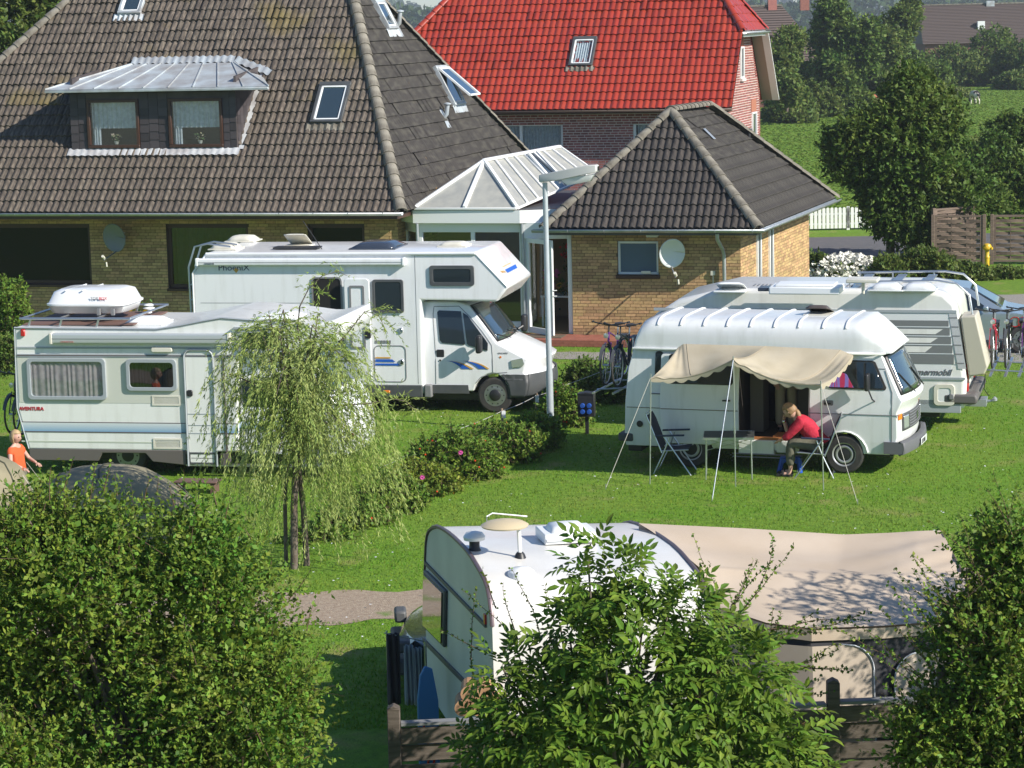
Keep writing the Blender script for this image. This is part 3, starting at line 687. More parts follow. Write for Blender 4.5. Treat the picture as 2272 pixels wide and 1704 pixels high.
# roof details on the garage's right plane
def gside_pt(px, py):
    n = eun.cross(Vr).normalized(); return pl(px, py, n, n.dot(E0))
q = gside_pt(1662, 310); mb = MB(); mb.tube([q - V3(.02, 0, .02), q + V3(.02, 0, .28)], .05, 12); mb.lathe([(.07, 0), (.06, .04)], c=tuple(q + V3(.02, 0, .24)), n=12); mb.build('vent_pipe', M_black, gar, smooth=50)
for px, py in ((1571, 300), (1645, 285)):
    q = gside_pt(px, py); n = eun.cross(Vr).normalized(); mb = MB()
    a = [q + eun*i + Vr*j + n*.05 for i, j in ((-.09, -.18), (.11, -.18), (.11, .18), (-.09, .18))]
    mb.add(a, [(0, 1, 2, 3)]); mb.build('glass_tile', M_zinc, gar, fix=False)

# ---------------------------------------------------------------- satellite dishes
def dish(name, loc, rx, rz, yaw, tilt, mtl, label, arm=0.55, wall_d=0.35):
    e = empty(name, loc, A.a, label, 'satellite dish')
    mb = MB(); P = []
    for i in range(9):
        r = i/8; P.append([V3(rx*r*math.cos(t*math.pi/14), 0.10*(1-r*r), rz*r*math.sin(t*math.pi/14)) for t in range(29)])
    mb.grid(P); d = mb.build('reflector', mtl, e, smooth=60, solid=.012, fix=False); rot = Matrix.Rotation(R_(yaw), 4, 'Z') @ Matrix.Rotation(R_(tilt), 4, 'X'); d.matrix_local = rot
    f = rot @ V3(-.03, -arm, -rz*1.12); s = rot @ V3(0, .02, -rz*.95)
    mb = MB(); mb.tube([s, f], .018, 8); mb.build('feed_arm', M_mgrey, e)
    mb = MB(); mb.tube([f + V3(0, .05, .03), f + V3(0, -.06, .10)], .035, 10); mb.tube([f + V3(.06, 0, -.05), f + V3(.07, 0, -.16)], .02, 8); mb.build('receiver', M_cream, e)
    mb = MB(); mb.tube([rot @ V3(0, .12, 0), V3(0.05, wall_d-.08, -.05), V3(0.05, wall_d, -.05)], .022, 8); mb.box(-.02, .12, wall_d-.01, wall_d, -.2, .1); mb.build('wall_bracket', M_zinc, e)
    return e
M_dishw = mat('dish_white', (0.66, 0.68, 0.68), .5); M_dishg = mat('dish_grey', (0.20, 0.215, 0.235), .5)
dish('satellite_dish', A.w(-1.50, -.38, 2.08), .30, .345, 24, 12, M_dishw, 'white satellite dish on the garage wall right of its small window')
cx, cz = A.side(253, 528, -.1)
dd = dish('satellite_dish', A.w(cx, -.1, cz), .31, .36, -6, 10, M_dishg, 'grey satellite dish on the house wall under the eaves, above the motorhome roof box', wall_d=.4)

# ---------------------------------------------------------------- glass porch between the two brick buildings
por = empty('glass_porch', A, label='white framed glass porch with faceted glass roof and open door beside the annex', cat='porch')
FZ = 3.03; fa = [(-8.40, .73), (-7.80, .10), (-5.18, .04), (-3.97, .62)]
mb = MB()
for i in range(3):
    a, b = V3(*fa[i], 0), V3(*fa[i+1], 0); mb.add([(a.x, a.y, 2.73), (b.x, b.y, 2.73), (b.x, b.y, FZ), (a.x, a.y, FZ), (a.x, a.y+.12, 2.73), (b.x, b.y+.12, 2.73), (b.x, b.y+.12, FZ), (a.x, a.y+.12, FZ)], [(0,1,2,3), (0,4,5,1), (3,2,6,7), (4,7,6,5)])
mb.build('fascia', M_pvc, por)
mb = MB(); mb.add([(x, y, FZ+.012) for x, y in fa] + [(-4.0, 6, FZ+.03), (-8.3, 6, FZ+.03)], [(0, 1, 2, 3, 4, 5)]); mb.build('roof_deck', M_dgrey, por, fix=False)
mb = MB(); mb.tube([(-4.15, .35, 2.86), (-3.98, .45, 3.10), (-3.85, .6, 3.22)], [.02, .09, .05], 6); mb.box(-4.05, -3.8, .3, .75, 2.84, 2.88); mb.build('lead_flashing', M_lead, por, smooth=True)
# glazed roof
P0, P1, P2 = V3(-7.76, .10, 3.07), V3(-6.52, .06, 3.07), V3(-5.25, .06, 3.07)
AP = V3(-6.42, 1.5, 4.08); RE = V3(-5.45, 5.0, 4.20); Q2 = V3(-4.45, 4.8, 3.55); P00 = V3(-8.0, 4.8, 3.1)
faces = [(P0, P1, AP), (P1, P2, AP), (P2, Q2, RE, AP), (P00, P0, AP, RE)]
for i, f in enumerate(faces[:2] + faces[3:]):
    n = (f[1]-f[0]).cross(f[2]-f[0]).normalized()*.012; mb = MB(); k = len(f)
    mb.add([p + n for p in f] + [p - n for p in f], [tuple(range(k)), tuple(range(2*k-1, k-1, -1))] + [(j, j+k, (j+1) % k+k, (j+1) % k) for j in range(k)]); mb.build('roof_pane', M_poly, por)
NR = 8; eave = [P2.lerp(Q2, i/NR) for i in range(NR+1)]; rid = [AP.lerp(RE, i/NR) for i in range(NR+1)]
for i in range(NR):
    f = (eave[i], eave[i+1], rid[i+1], rid[i]); n = (f[1]-f[0]).cross(f[2]-f[0]).normalized()*.012; mb = MB()
    blue = i == 4
    mb.add([p + n for p in f] + [p - n for p in f], [(0,1,2,3), (7,6,5,4), (0,4,5,1), (1,5,6,2), (2,6,7,3), (3,7,4,0)]); mb.build('roof_pane', M_glass_blue if blue else M_poly, por)
mb = MB(); up = V3(0, 0, .035)
for a, b, w in ((P0, AP, .075), (P1, AP, .085), (P2, AP, .085), (AP, RE, .11), (P00, AP, .06)): mb.bar(a + up, b + up, w, .07)
for i in range(1, NR+1): mb.bar(eave[i] + up, rid[i] + up, .055, .06)
mb.bar(P0 + V3(0, -.02, 0), P2 + V3(0, -.02, 0), .06, .05); mb.bar(P2, Q2, .06, .05); mb.build('rafter', M_pvc, por, bevel=.008, seg=1)
mb = MB(); mb.bar(eave[4].lerp(rid[4], .15) + V3(0, .05, .08), eave[4].lerp(rid[4], .85) + V3(0, .05, .16), .06, .05); mb.bar(eave[5].lerp(rid[5], .15) + V3(0, -.05, .08), eave[5].lerp(rid[5], .85) + V3(0, -.05, .16), .06, .05); mb.build('open_roof_hatch', M_pvc, por)
# walls of the porch: posts, panes, door
mb = MB(); WYp = .25
mb.box(-7.72, -5.16, WYp, WYp+.08, 2.50, 2.74)
for x in (-7.72, -6.44, -5.26): mb.box(x, x+.1, WYp, WYp+.08, .15, 2.5)
mb.box(-7.62, -5.26, WYp, WYp+.08, .15, .40); mb.bar((-8.25, .95, 2.6), (-7.72, WYp, 2.6), .08, .22); mb.bar((-8.25, .95, .15), (-8.25, .95, 2.6), .1); 
mb.box(-5.12, -3.96, .12, .30, 2.36, 2.74); mb.box(-4.06, -3.955, .05, .15, .15, 2.48); mb.box(-5.14, -5.0, .18, .30, .15, 2.36); mb.build('door_frame', M_pvc, por, bevel=.008, seg=1)
for a, b in ((-7.62, -6.44), (-6.34, -5.26)):
    mb = MB(); mb.box(a, b, WYp+.03, WYp+.04, .4, 2.5); mb.build('pane', M_glass, por)
mb = MB(); mb.add([(-8.2, .93, .2), (-7.74, WYp+.04, .2), (-7.74, WYp+.04, 2.5), (-8.2, .93, 2.5)], [(0, 1, 2, 3)]); mb.build('pane', M_glass, por, fix=False)
# the open glazed leaf, hinged at the left post and swung out towards us
dl = Frame(0, 0, 0); a = V3(-5.02, .12, .18); b = V3(-4.30, -.50, .18)
d_ = (b-a).normalized(); mb = MB()
for p, q, w in ((a, a+V3(0,0,2.2), .09), (b, b+V3(0,0,2.2), .09), (a+V3(0,0,.06), b+V3(0,0,.06), .14), (a+V3(0,0,2.15), b+V3(0,0,2.15), .11)): mb.bar(p, q, .05, w, up=d_ if abs((q-p).z) > 1 else (0, 0, 1))
dr_ = mb.build('door', M_pvc, por, bevel=.006, seg=1)
mb = MB(); o_ = d_*.09; mb.add([a+o_+V3(0,0,.1), b-o_+V3(0,0,.1), b-o_+V3(0,0,2.1), a+o_+V3(0,0,2.1)], [(0, 1, 2, 3)]); mb.build('pane', M_glass, dr_, fix=False)
mb = MB(); mb.tube([b + V3(.04, -.04, 1.05), b + V3(.12, -.02, 1.05)], .012, 6); mb.tube([b + V3(.04, -.04, .92), b + V3(.12, -.02, .92)], .012, 6); mb.build('door_handle', M_pvc, dr_)
mb = MB(); mb.tube([(-7.70, .08, 2.72), (-7.68, .14, .2)], .04, 10); mb.build('downpipe', M_zinc, por, smooth=50)
mb = MB(); mb.tube([(-5.15, .10, 2.72), (-5.14, .14, .2)], .04, 10); mb.build('downpipe', M_zinc, por, smooth=50)
# inside: back wall, floor, table with sunflowers, geraniums
mb = MB(); mb.box(-8.2, -3.98, 3.4, 3.5, .1, 2.7); mb.box(-8.2, -3.98, .3, 3.4, .1, .15); mb.build('inner_wall', mat('porch_inner_wall', (0.30, 0.20, 0.10), .9), por)
tb = empty('porch_table', A.w(-4.55, 1.6, .15), A.a, 'small white table inside the porch doorway, carrying flowers', 'table')
mb = MB(); mb.box(-.5, .3, -.3, .4, .70, .74); mb.build('table_top', M_pvc, tb)
for sx, sy in ((-.46, -.26), (.26, -.26), (-.46, .36), (.26, .36)): mb = MB(); mb.bar((sx, sy, 0), (sx, sy, .7), .05); mb.build('leg', M_pvc, tb)
def flowers(name, loc, n, r, h, col, label, cat='flowers', size=.05, disc=False, z0=0.0):
    e = empty(name, loc, A.a, label, cat); mf, ml = MB(), MB()
    for i in range(n):
        a_, rr = random.uniform(0, 6.28), r*random.random()**.5; c_ = V3(rr*math.cos(a_), rr*math.sin(a_), z0 + h*random.uniform(.55, 1)); s = size*random.uniform(.7, 1.2)
        u = V3(1, random.uniform(-.3, .3), random.uniform(-.3, .3)).normalized(); v = V3(random.uniform(-.3, .3), -.3, 1).normalized()
        if disc:
            w_ = u.cross(v).normalized(); k = 14
            for j in range(k):
                t0 = 2*math.pi*j/k; dd0 = u*math.cos(t0) + v*math.sin(t0); dd1 = u*math.cos(t0+.25) + v*math.sin(t0+.25)
                mf.add([c_ + dd0*s*.4, c_ + (dd0+dd1)*s*.5 + w_*.004*j, c_ + dd1*s*.4], [(0, 1, 2)])
            ml.tube([c_, V3(0, 0, z0)], .01, 4)
        else: mf.add([c_ - u*s, c_ - v*s, c_ + u*s, c_ + v*s], [(0, 1, 2, 3)])
    for i in range(n*4):
        a_, rr = random.uniform(0, 6.28), r*random.random()**.5*1.1; c_ = V3(rr*math.cos(a_), rr*math.sin(a_), z0 + h*random.uniform(.1, .95)); s = size*.9
        u = V3(random.uniform(-1, 1), random.uniform(-1, 1), random.uniform(-.5, .5)).normalized(); v = u.cross(V3(.1, .3, 1)).normalized()
        ml.add([c_ - u*s, c_ - v*s*.6, c_ + u*s, c_ + v*s*.6], [(0, 1, 2, 3)])
    mf.build('blossom', col, e, fix=False); ml.build('leaves', M_leafy, e, fix=False); return e
M_geran = mat('geranium_red', (.6, .02, .02), .6, vary=.3); M_sunf = mat('sunflower_yellow', (.75, .42, .02), .6, vary=.15); M_pinkf = mat('pink_petals', (.55, .08, .30), .6, vary=.3)
flowers('sunflowers', A.w(-4.50, 1.45, .89), 3, .2, .42, M_sunf, 'yellow sunflowers in a vase on the porch table', size=.13, disc=True)
flowers('geraniums', A.w(-4.45, 2.6, 1.2), 50, .42, .9, M_geran, 'red geraniums with dark leaves hanging inside the porch doorway', size=.05)
flowers('pink_flowers', A.w(-4.95, 1.9, .3), 30, .22, 1.2, M_pinkf, 'pink flowers standing behind the open porch door', size=.06)
# step in front of the porch
st = MB(); st.box(-5.6, -1.6, -1.05, -0.02, 0.0, 0.13)
M_redpav = mat('red_paver', (.33, .115, .075), .8, col2=(.27, .09, .06), nscale=8, vary=.12)
so = empty('brick_step', A, label='low red brick step in front of the porch door', cat='step')
st.build('step_base', M_mortar, so)
me_p = MB().box(0, .195, 0, .195, 0, .022).mesh('paver', M_redpav); mf_p = MB().box(0, .195, -.012, 0, 0, .056).mesh('brick', M_redpav)
for i in range(20):
    for j in range(5):
        o = bpy.data.objects.new('paver', me_p); link(o, so); o.location = (-5.6+i*.2, -1.05+j*.205, .131)
    for j in range(2): o = bpy.data.objects.new('brick', mf_p); link(o, so); o.location = (-5.6+i*.2+(.1 if j else 0), -1.05, .01+.06*j)
mt_ = MB(); mt_.box(-4.9, -4.05, -.75, -.2, .154, .17); tag(mt_.build('door_mat', mat('mat_brown', (.12, .09, .06), .95), None), 'brown door mat on the red brick step by the porch door', 'mat').matrix_world = Matrix.Translation(A.o) @ Matrix.Rotation(A.a, 4, 'Z')

# ---------------------------------------------------------------- red-roofed house behind
B = Frame(7.11, 76.0, -16.5)
red = empty('red_roofed_house', B, label='house with glossy red pantile roof and red-brown brick walls, behind the annex', cat='house')
rz, W = 4.50, 8.0; TR = math.tan(R_(50)); ru = W/2; RRZ = rz + ru*TR; XL, XR = -13.3, 0.05
hh = 6.87; hy = (hh-rz)/TR; hx = (RRZ-hh)/1.38
Vr_ = V3(0, 1, TR).normalized(); Lr = ru/Vr_.y; vh = hy/Vr_.y
b0 = B.side(1255, 152, 0); 
def plB(px, py):
    d = ray(px, py); dl = V3(d.dot(B.ex), d.dot(B.ey), d.z); o = B.loc(V3(0, 0, CAM_H)); n = V3(0, -TR, 1); t = (rz - n.dot(o)) / n.dot(dl); return o + dl*t
q = plB(1262, 150); su = q.x - XL; sv = q.y/Vr_.y
tile_field('roof_tile', V3(XL, 0, rz), V3(1, 0, 0), Vr_, [(0, 0), (XR-XL, 0), (XR-XL, vh), (XR-XL-hx, Lr), (ru, Lr)], 0.213, 0.34, 1, 0.037, M_rtile, red, 300, skips=[(su+.04, su+.76, sv+.05, sv+1.1)])
skylight(red, V3(XL, 0, rz), V3(1, 0, 0), Vr_, su, su+.80, sv, sv+1.2, pane=M_glass, curtain=True)
tile_field('roof_tile', V3(XR, hy, hh), V3(0, 1, 0), V3(-1, 0, 1.38).normalized(), [(0, 0), (W-2*hy, 0), (ru-hy, math.hypot(hx, RRZ-hh))], 0.213, 0.34, 1, 0.03, M_rtile, red, 0)
mb = MB(); mb.add([(XL, 0, rz-.05), (XL, W, rz-.05), (XL+ru, ru, RRZ), (XR-hx, ru, RRZ), (XR, W-hy, hh), (XR, W, rz-.05)], [(0, 2, 1), (1, 2, 3, 4, 5)]); mb.build('rear_roof', M_rtile, red, fix=False)
for a, b in ((V3(XL, 0, rz), V3(XL+ru, ru, RRZ)), (V3(XR, hy, hh), V3(XR-hx, ru, RRZ)), (V3(XR, W-hy, hh), V3(XR-hx, ru, RRZ))): ridge_caps(a+V3(0,0,.07), b+V3(0,0,.07), red, M_rtile, I_, r=.13, L=.34)
gutter([(XL, -.07, rz-.02), (XR, -.07, rz-.02)], red, mtl=mat('brown_gutter', (.10, .07, .055), .5)); gutter([(XR+.08, hy-.1, hh-.03), (XR+.08, W-hy+.1, hh-.03)], red)
gx = -0.45
lo = lambda z: (max(.45, (z-rz)/TR+.25 if z > rz else .45), min(W-.45, W-(z-rz)/TR-.25 if z > rz else W-.45))
def front_lim(z): return lo(z)
gw = [(3.95, 4.55, 5.30, 6.35), (5.95, 6.75, 3.2, 4.1)]
brick_wall('brick', B, .45, W-.45, 0, 6.80, gx, gw, red, M_rbrick, M_mortar_l, L=.25, Hc=.0833, j=.022, n_ind=0, axis='y', top_poly=front_lim)
for a, b, c, d in gw:
    w = glazed_window(red, a, b, c, d, gx+.06, fw=.06, frame=M_pvc, pane=M_glass_dark, axis='y', depth=.08)
    mb = MB(); mb.box(gx-.05, gx+.1, a-.04, b+.04, c-.09, c-.004); mb.build('sill', M_mortar_l, w)
    mb = MB(); mb.box(gx, gx+.022, a-.05, b+.05, d+.02, d+.42); mb.build('brick_panel', mat('orange_brick_panel', (.38, .15, .09), .85), red)
fwh = [(-8.9, -5.66, 2.6, 4.04), (-3.31, -1.2, 2.6, 4.04)]
FY = .6
brick_wall('brick', B, XL+.5, gx, 0, 4.40, FY, fwh, red, M_rbrick, M_mortar_l, L=.25, Hc=.0833, j=.020, n_ind=300, pref=lambda p: (not (-5.7 < p[0] < -3.2)) + abs(p[1]-3.2)*.1)
glazed_window(red, *fwh[0], FY+.05, fw=.08, mull=(-7.1,), frame=M_pvc, pane=M_glass, back=M_interior, curtain=(-8.8, -5.75, 2.7, 3.95, M_curtain, 30, .03))
glazed_window(red, *fwh[1], FY+.05, fw=.08, frame=M_pvc, pane=M_glass, back=M_interior, curtain=(-3.2, -1.3, 2.7, 3.95, M_curtain, 16, .03))
mb = MB(); mb.box(XL+.1, XR-.1, 0, FY, rz-.14, rz-.05); mb.build('soffit', M_wood_brown, red)
mb = MB()
for s in (1,):
    y = lambda v: W - v
    mb.bar((XR-.02, y(-.02), rz-.05), (XR-.02, y(hy+.0), hh-.08), .05, .24, up=(1, 0, 0)); 
mb.bar((XR-.02, hy, hh-.10), (XR-.02, W-hy, hh-.10), .05, .16); mb.build('bargeboard', M_pvc, red)
mb = MB(); mb.add([(XR-.04, W, rz-.06), (XR-.04, W-hy, hh-.06), (gx, W-hy, hh-.06), (gx, W, rz-.06)], [(0, 1, 2, 3)]); mb.add([(XR-.04, 0, rz-.06), (XR-.04, hy, hh-.06), (gx, hy, hh-.06), (gx, 0, rz-.06)], [(0, 1, 2, 3)]); mb.add([(XR-.04, hy, hh-.04), (XR-.04, W-hy, hh-.04), (gx, W-hy, hh-.04), (gx, hy, hh-.04)], [(0, 1, 2, 3)]); mb.build('verge_soffit', mat('tan_soffit', (.33, .28, .22), .7), red, fix=False)
mb = MB(); mb.box(XL+.5, XL+.7, FY+.22, W-.45, 0, 4.3); mb.box(XL+.5, gx, W-.65, W-.45, 0, 4.3); mb.build('rear_wall', M_rbrick, red)
# ================================================================ VEHICLES
def body_profile(poly, w, name, mtl, parent, tumble=None, bevel=0.05, seg=3, zcuts=(), y0=0.0, xf=None):
    """side profile extruded over the width w (y from y0 to y0+w); tumble(x,z) = inset of each flank"""
    bm = bmesh.new(); n = len(poly)
    a = [bm.verts.new((x, 0, z)) for x, z in poly]; b = [bm.verts.new((x, 1, z)) for x, z in poly]
    bm.faces.new(a); bm.faces.new(b[::-1])
    for i in range(n): bm.faces.new((a[i], b[i], b[(i+1) % n], a[(i+1) % n]))
    bmesh.ops.recalc_face_normals(bm, faces=bm.faces)
    for z in zcuts: bmesh.ops.bisect_plane(bm, geom=bm.verts[:]+bm.edges[:]+bm.faces[:], plane_co=(0, 0, z), plane_no=(0, 0, 1))
    if xf:
        for t in (.12, .3, .5, .7, .88): bmesh.ops.bisect_plane(bm, geom=bm.verts[:]+bm.edges[:]+bm.faces[:], plane_co=(0, t, 0), plane_no=(0, 1, 0))
    for v in bm.verts:
        t = v.co.y; ins = tumble(v.co.x, v.co.z) if tumble else 0.0
        if xf: v.co.x += xf(v.co.x, v.co.z, t)
        v.co.y = y0 + ins + t*(w - 2*ins)
    me = bpy.data.meshes.new(name); bm.to_mesh(me); bm.free(); me.materials.append(mtl)
    o = bpy.data.objects.new(name, me); link(o, parent)
    md = o.modifiers.new('bevel', 'BEVEL'); md.width = bevel; md.segments = seg; md.limit_method = 'ANGLE'; md.angle_limit = R_(32); md.use_clamp_overlap = True
    shade(me, 50); return o
def notch(cx, r, z0, n=10):
    """wheel arch points, left to right, for a bottom edge at z0"""
    a = math.degrees(math.asin(max(-1, min(1, (z0-0.31)/r))))
    return [(cx - r*math.cos(R_(a + (180-2*a)*i/n)) * 1.0, 0.31 + r*math.sin(R_(a + (180-2*a)*i/n))) for i in range(n+1)]
def wheel(parent, x, y, r=0.325, w=0.20, style='steel', z=None, name='wheel', cap=None):
    z = r if z is None else z; s = 1 if y > 1 else -1     # s: outer side direction
    mb = MB(); prof = [(r*.62, -w/2), (r*.93, -w/2), (r, -w*.36), (r, w*.36), (r*.93, w/2), (r*.62, w/2)]
    mb.lathe([(a, b) for a, b in prof], axis='y', n=40, caps=False); t = mb.build('tyre', M_rubber, None, smooth=40, bevel=.012, seg=2)
    wh = bpy.data.objects.new(name, None); link(wh, parent); wh.location = (x, y, z); t.parent = wh
    o_ = s*w/2
    mb = MB()
    if style == 'steel':
        mb.lathe([(r*.64, o_*.98), (r*.59, o_*.94), (r*.55, o_*.80)], axis='y', n=36, caps=False); mb.lathe([(r*.47, o_*.86), (r*.43, o_*.92), (r*.38, o_*.90), (r*.34, o_*.84)], axis='y', n=36, caps=False)
        mb.build('rim', M_alu if cap is None else cap, wh, smooth=40, fix=True)
        mb = MB(); mb.lathe([(r*.62, o_*.70), (r*.50, o_*.74), (r*.46, o_*.82), (r*.36, o_*.82), (r*.20, o_*.92), (0, o_*.96)], axis='y', n=36, caps=False); mb.build('hub_cap', M_black, wh, smooth=40)
    else:
        mb.lathe([(r*.66, o_*.99), (r*.62, o_*.90), (r*.58, o_*.90), (r*.46, o_*1.03), (r*.36, o_*1.02), (0, o_*1.02)], axis='y', n=36); mb.build('rim', mat('silver_wheel', (.30, .31, .32), .35, .7), wh, smooth=40)
        mb = MB(); mb.lathe([(r*.33, o_*1.03), (r*.28, o_*1.16), (0, o_*1.16)], axis='y', n=24)
        for k in range(10):
            a = k*math.pi/5; c = (r*.50*math.cos(a), o_*1.0, r*.50*math.sin(a)); mb.lathe([(.014, o_*.95), (.014, o_*1.03)], c=(c[0], 0, c[2]), axis='y', n=8)
        mb.build('hub_cap', M_black, wh, smooth=40)
    return wh
def vwindow(parent, poly, y, frame=M_dgrey, pane=M_glass_dark, t=.02, fw=.035, name='window', curtain=None, inner=None, depth=.03):
    """flat or gently framed window on the plane y; poly in x-z; frame ring proud of the body, pane set in"""
    cx = sum(p[0] for p in poly)/len(poly); cz = sum(p[1] for p in poly)/len(poly)
    hx = max(p[0] for p in poly)-cx; hz = max(p[1] for p in poly)-cz
    inn = inner or [(cx+(x-cx)*(1-fw/hx), cz+(z-cz)*(1-fw/hz)) for x, z in poly]
    mb = MB(); ring(mb, poly, inn, y-depth, y+.01); w = mb.build(name, frame, parent, bevel=.006, seg=2, ang=60)
    mb = MB(); mb.prism(inn, y-depth*.7, y-depth*.7+.006); mb.build('pane', pane, w)
    if curtain:
        x0, x1 = cx-hx*(1-fw/hx), cx+hx*(1-fw/hx); k = 110
        P = [[(x0+(x1-x0)*i/k, y-.013 + .006*math.sin(i*.75 + 1.3*math.sin(i*.21)), z) for i in range(k+1)] for z in (cz-hz*.86, cz+hz*.86)]
        mb = MB(); mb.grid(P); mb.build('curtain', curtain, w, fix=False)
        mb = MB(); mb.prism(inn, y+.0, y+.004); mb.build('blind_or_backing', M_interior, w)  # dark backing sheet stands in for the unlit interior behind the curtain
    return w
def hatch(parent, x, y, z, lx, ly, h=.09, mtl=None, name='roof_hatch', rot=0.0, lift=0.0):
    mb = MB(); mb.box(-lx/2-.04, lx/2+.04, -ly/2-.04, ly/2+.04, 0, .03); b = mb.build(name, M_cream if mtl is None else mtl, parent, bevel=.01); b.location = (x, y, z); b.rotation_euler[2] = rot
    k = 6; P = []
    for i in range(k+1):
        row = []
        for j in range(k+1):
            u, v = -1+2*i/k, -1+2*j/k; e = min(1-abs(u), 1-abs(v))
            row.append((u*lx/2, v*ly/2, .03 + h*(1-(1-min(1, e*2.2))**2)*(1-.15*(u*u+v*v)) + (.0 if e > 0 else 0) + lift*(1-v)/2))
        P.append(row)
    mb = MB(); mb.grid(P); mb.build('dome', mtl or M_cream, b, smooth=60, solid=.012); return b
def px_poly(fr, pts, y=0.0): return [fr.side(px, py, y) for px, py in pts]

# ---------------------------------------------------------------- high-roofed camper van (right middle)
LT = Frame(2.93, 38.95, -19.5)
van = empty('camper_van', LT, label='white high-roofed camper van with open sliding door, the woman in red seated beside it', cat='camper van')
S = lambda px, py, y=0.0: LT.side(px, py, y)
M_van = mat('van_paint', (0.74, 0.75, 0.74), .32, coat=.3, col2=(.60, .61, .58), nscale=2.5, ndetail=8, nlo=.5, nhi=.85, stretch=(3, 3, .5), bump=.06, bscale=3)
wx0, wx1 = S(1533, 1011)[0], S(1873, 1013)[0]
rx, fx = S(1389, 950)[0], S(1985, 990)[0] + .12
zb, zt = 0.33, 1.86
gz = S(1403, 771)[1]                       # gutter height at the rear
prof = [(rx, .42), (rx+.02, zb)] + notch(wx0, .37, zb) + notch(wx1, .37, zb) + [(fx-.08, zb), (fx+.0, .42), (fx+.05, .62), (fx+.04, 1.02)]
wsb = S(1999, 883); wst = S(1950, 794); wsb = (wsb[0]+.13, wsb[1]); wst = (wst[0]+.11, wst[1])
prof += [(wsb[0]+.02, wsb[1]-.06), (wsb[0]-.03, wsb[1]), (wst[0], gz+.0), (rx+.16, gz), (rx+.06, gz-.35), (rx+.02, 1.0)]
bz = S(1500, 862)[1]
def tum(x, z): return max(0, (z-1.12))*.16 + max(0, .55-z)*.08
def nose(x, z, t):
    f = max(0, min(1, (x-(fx-.9))/.7)); return -f*.13*(2*t-1)**2 - (.03*(2*t-1)**2 if x < rx+.3 else 0)
# the open side door leaves a hole in our flank: built as body in three pieces
dx0, dx1 = S(1638, 900)[0], S(1794, 900)[0]
vb = body_profile(prof, 1.95, 'body', M_van, van, tum, bevel=.035, seg=3, zcuts=(1.12, .55), xf=nose)
bmv = bmesh.new(); bmv.from_mesh(vb.data)
for co, no in (((dx0, 0, 0), (1, 0, 0)), ((dx1, 0, 0), (1, 0, 0)), ((0, 0, .50), (0, 0, 1)), ((0, 0, 1.78), (0, 0, 1)), ((0, .12, 0), (0, 1, 0))):
    bmesh.ops.bisect_plane(bmv, geom=bmv.verts[:]+bmv.edges[:]+bmv.faces[:], plane_co=co, plane_no=no)
kill = [f for f in bmv.faces if dx0 < f.calc_center_median().x < dx1 and .50 < f.calc_center_median().z < 1.78 and f.calc_center_median().y < .3]
bmesh.ops.delete(bmv, geom=kill, context='FACES'); bmv.to_mesh(vb.data); bmv.free()
md = vb.modifiers[0]; md.use_clamp_overlap = True
# cabin inside the opening
mb = MB(); X0, X1 = dx0-.02, dx1+.02
mb.add([(X0,.10,.52),(X1,.10,.52),(X1,1.75,.52),(X0,1.75,.52),(X0,.10,1.85),(X1,.10,1.85),(X1,1.75,1.85),(X0,1.75,1.85)], [(0,1,2,3), (2,3,7,6), (0,3,7,4), (1,2,6,5), (4,5,6,7)])
mb.build('cabin_lining', mat('cabin_lining', (.045, .036, .03), .9, col2=(.02, .017, .015), nscale=2), van, fix=False)
mb = MB(); mb.box(dx0+.02, dx1-.02, .04, .10, .50, .54); mb.box(dx0+.55, dx1-.25, .12, .5, .54, .56); mb.build('sill_mat', mat('orange_wood', (.42, .16, .05), .6), van)
mb = MB(); mb.box(dx0+.0, dx0+.60, -.02, .12, .26, .50); mb.box(dx0+.63, dx1-.05, .0, .12, .30, .50); stp = mb.build('entry_step', M_van, van, bevel=.015); 
mb = MB(); mb.tube([(dx0-.1, -.03, .27), (dx1-.1, -.03, .27)], .012, 6); mb.tube([(dx0-.1, -.03, .22), (dx1-.1, -.03, .22)], .012, 6); mb.build('step_rail', M_mgrey, van)
mb = MB(); mb.box(dx0+.08, dx0+.30, .5, .9, .55, 1.7); mb.box(dx1-.6, dx1-.1, .9, 1.5, .55, 1.25); mb.build('cupboard', mat('cupboard', (.10, .09, .075), .7), van)
# sliding door pushed back over the rear flank
s0, s1 = S(1466, 900)[0], S(1640, 900)[0]
def flank(x, z, off=.0): return tum(x, z) - off
def skin(poly, name, mtl, parent, off, th=.03, zc=(1.12,)):
    """panel that follows the flank of the van"""
    bm = bmesh.new(); f = bm.faces.new([bm.verts.new((x, 0, z)) for x, z in poly])
    for z in zc: bmesh.ops.bisect_plane(bm, geom=bm.verts[:]+bm.edges[:]+bm.faces[:], plane_co=(0, 0, z), plane_no=(0, 0, 1))
    r = bmesh.ops.extrude_face_region(bm, geom=bm.faces[:]); vs_ = [e for e in r['geom'] if isinstance(e, bmesh.types.BMVert)]
    for v in vs_: v.co.y = 1
    for v in bm.verts: v.co.y = flank(v.co.x, v.co.z, off) + (th if v.co.y > .5 else 0)
    bmesh.ops.recalc_face_normals(bm, faces=bm.faces)
    me = bpy.data.meshes.new(name); bm.to_mesh(me); bm.free(); me.materials.append(mtl); o = bpy.data.objects.new(name, me); link(o, parent)
    md = o.modifiers.new('bevel', 'BEVEL'); md.width = .008; md.segments = 2; md.limit_method = 'ANGLE'; shade(me, 50); return o
sd_ = skin(rrect(s0, s1, .40, gz-.10, .05), 'sliding_door', M_van, van, .055, .04)
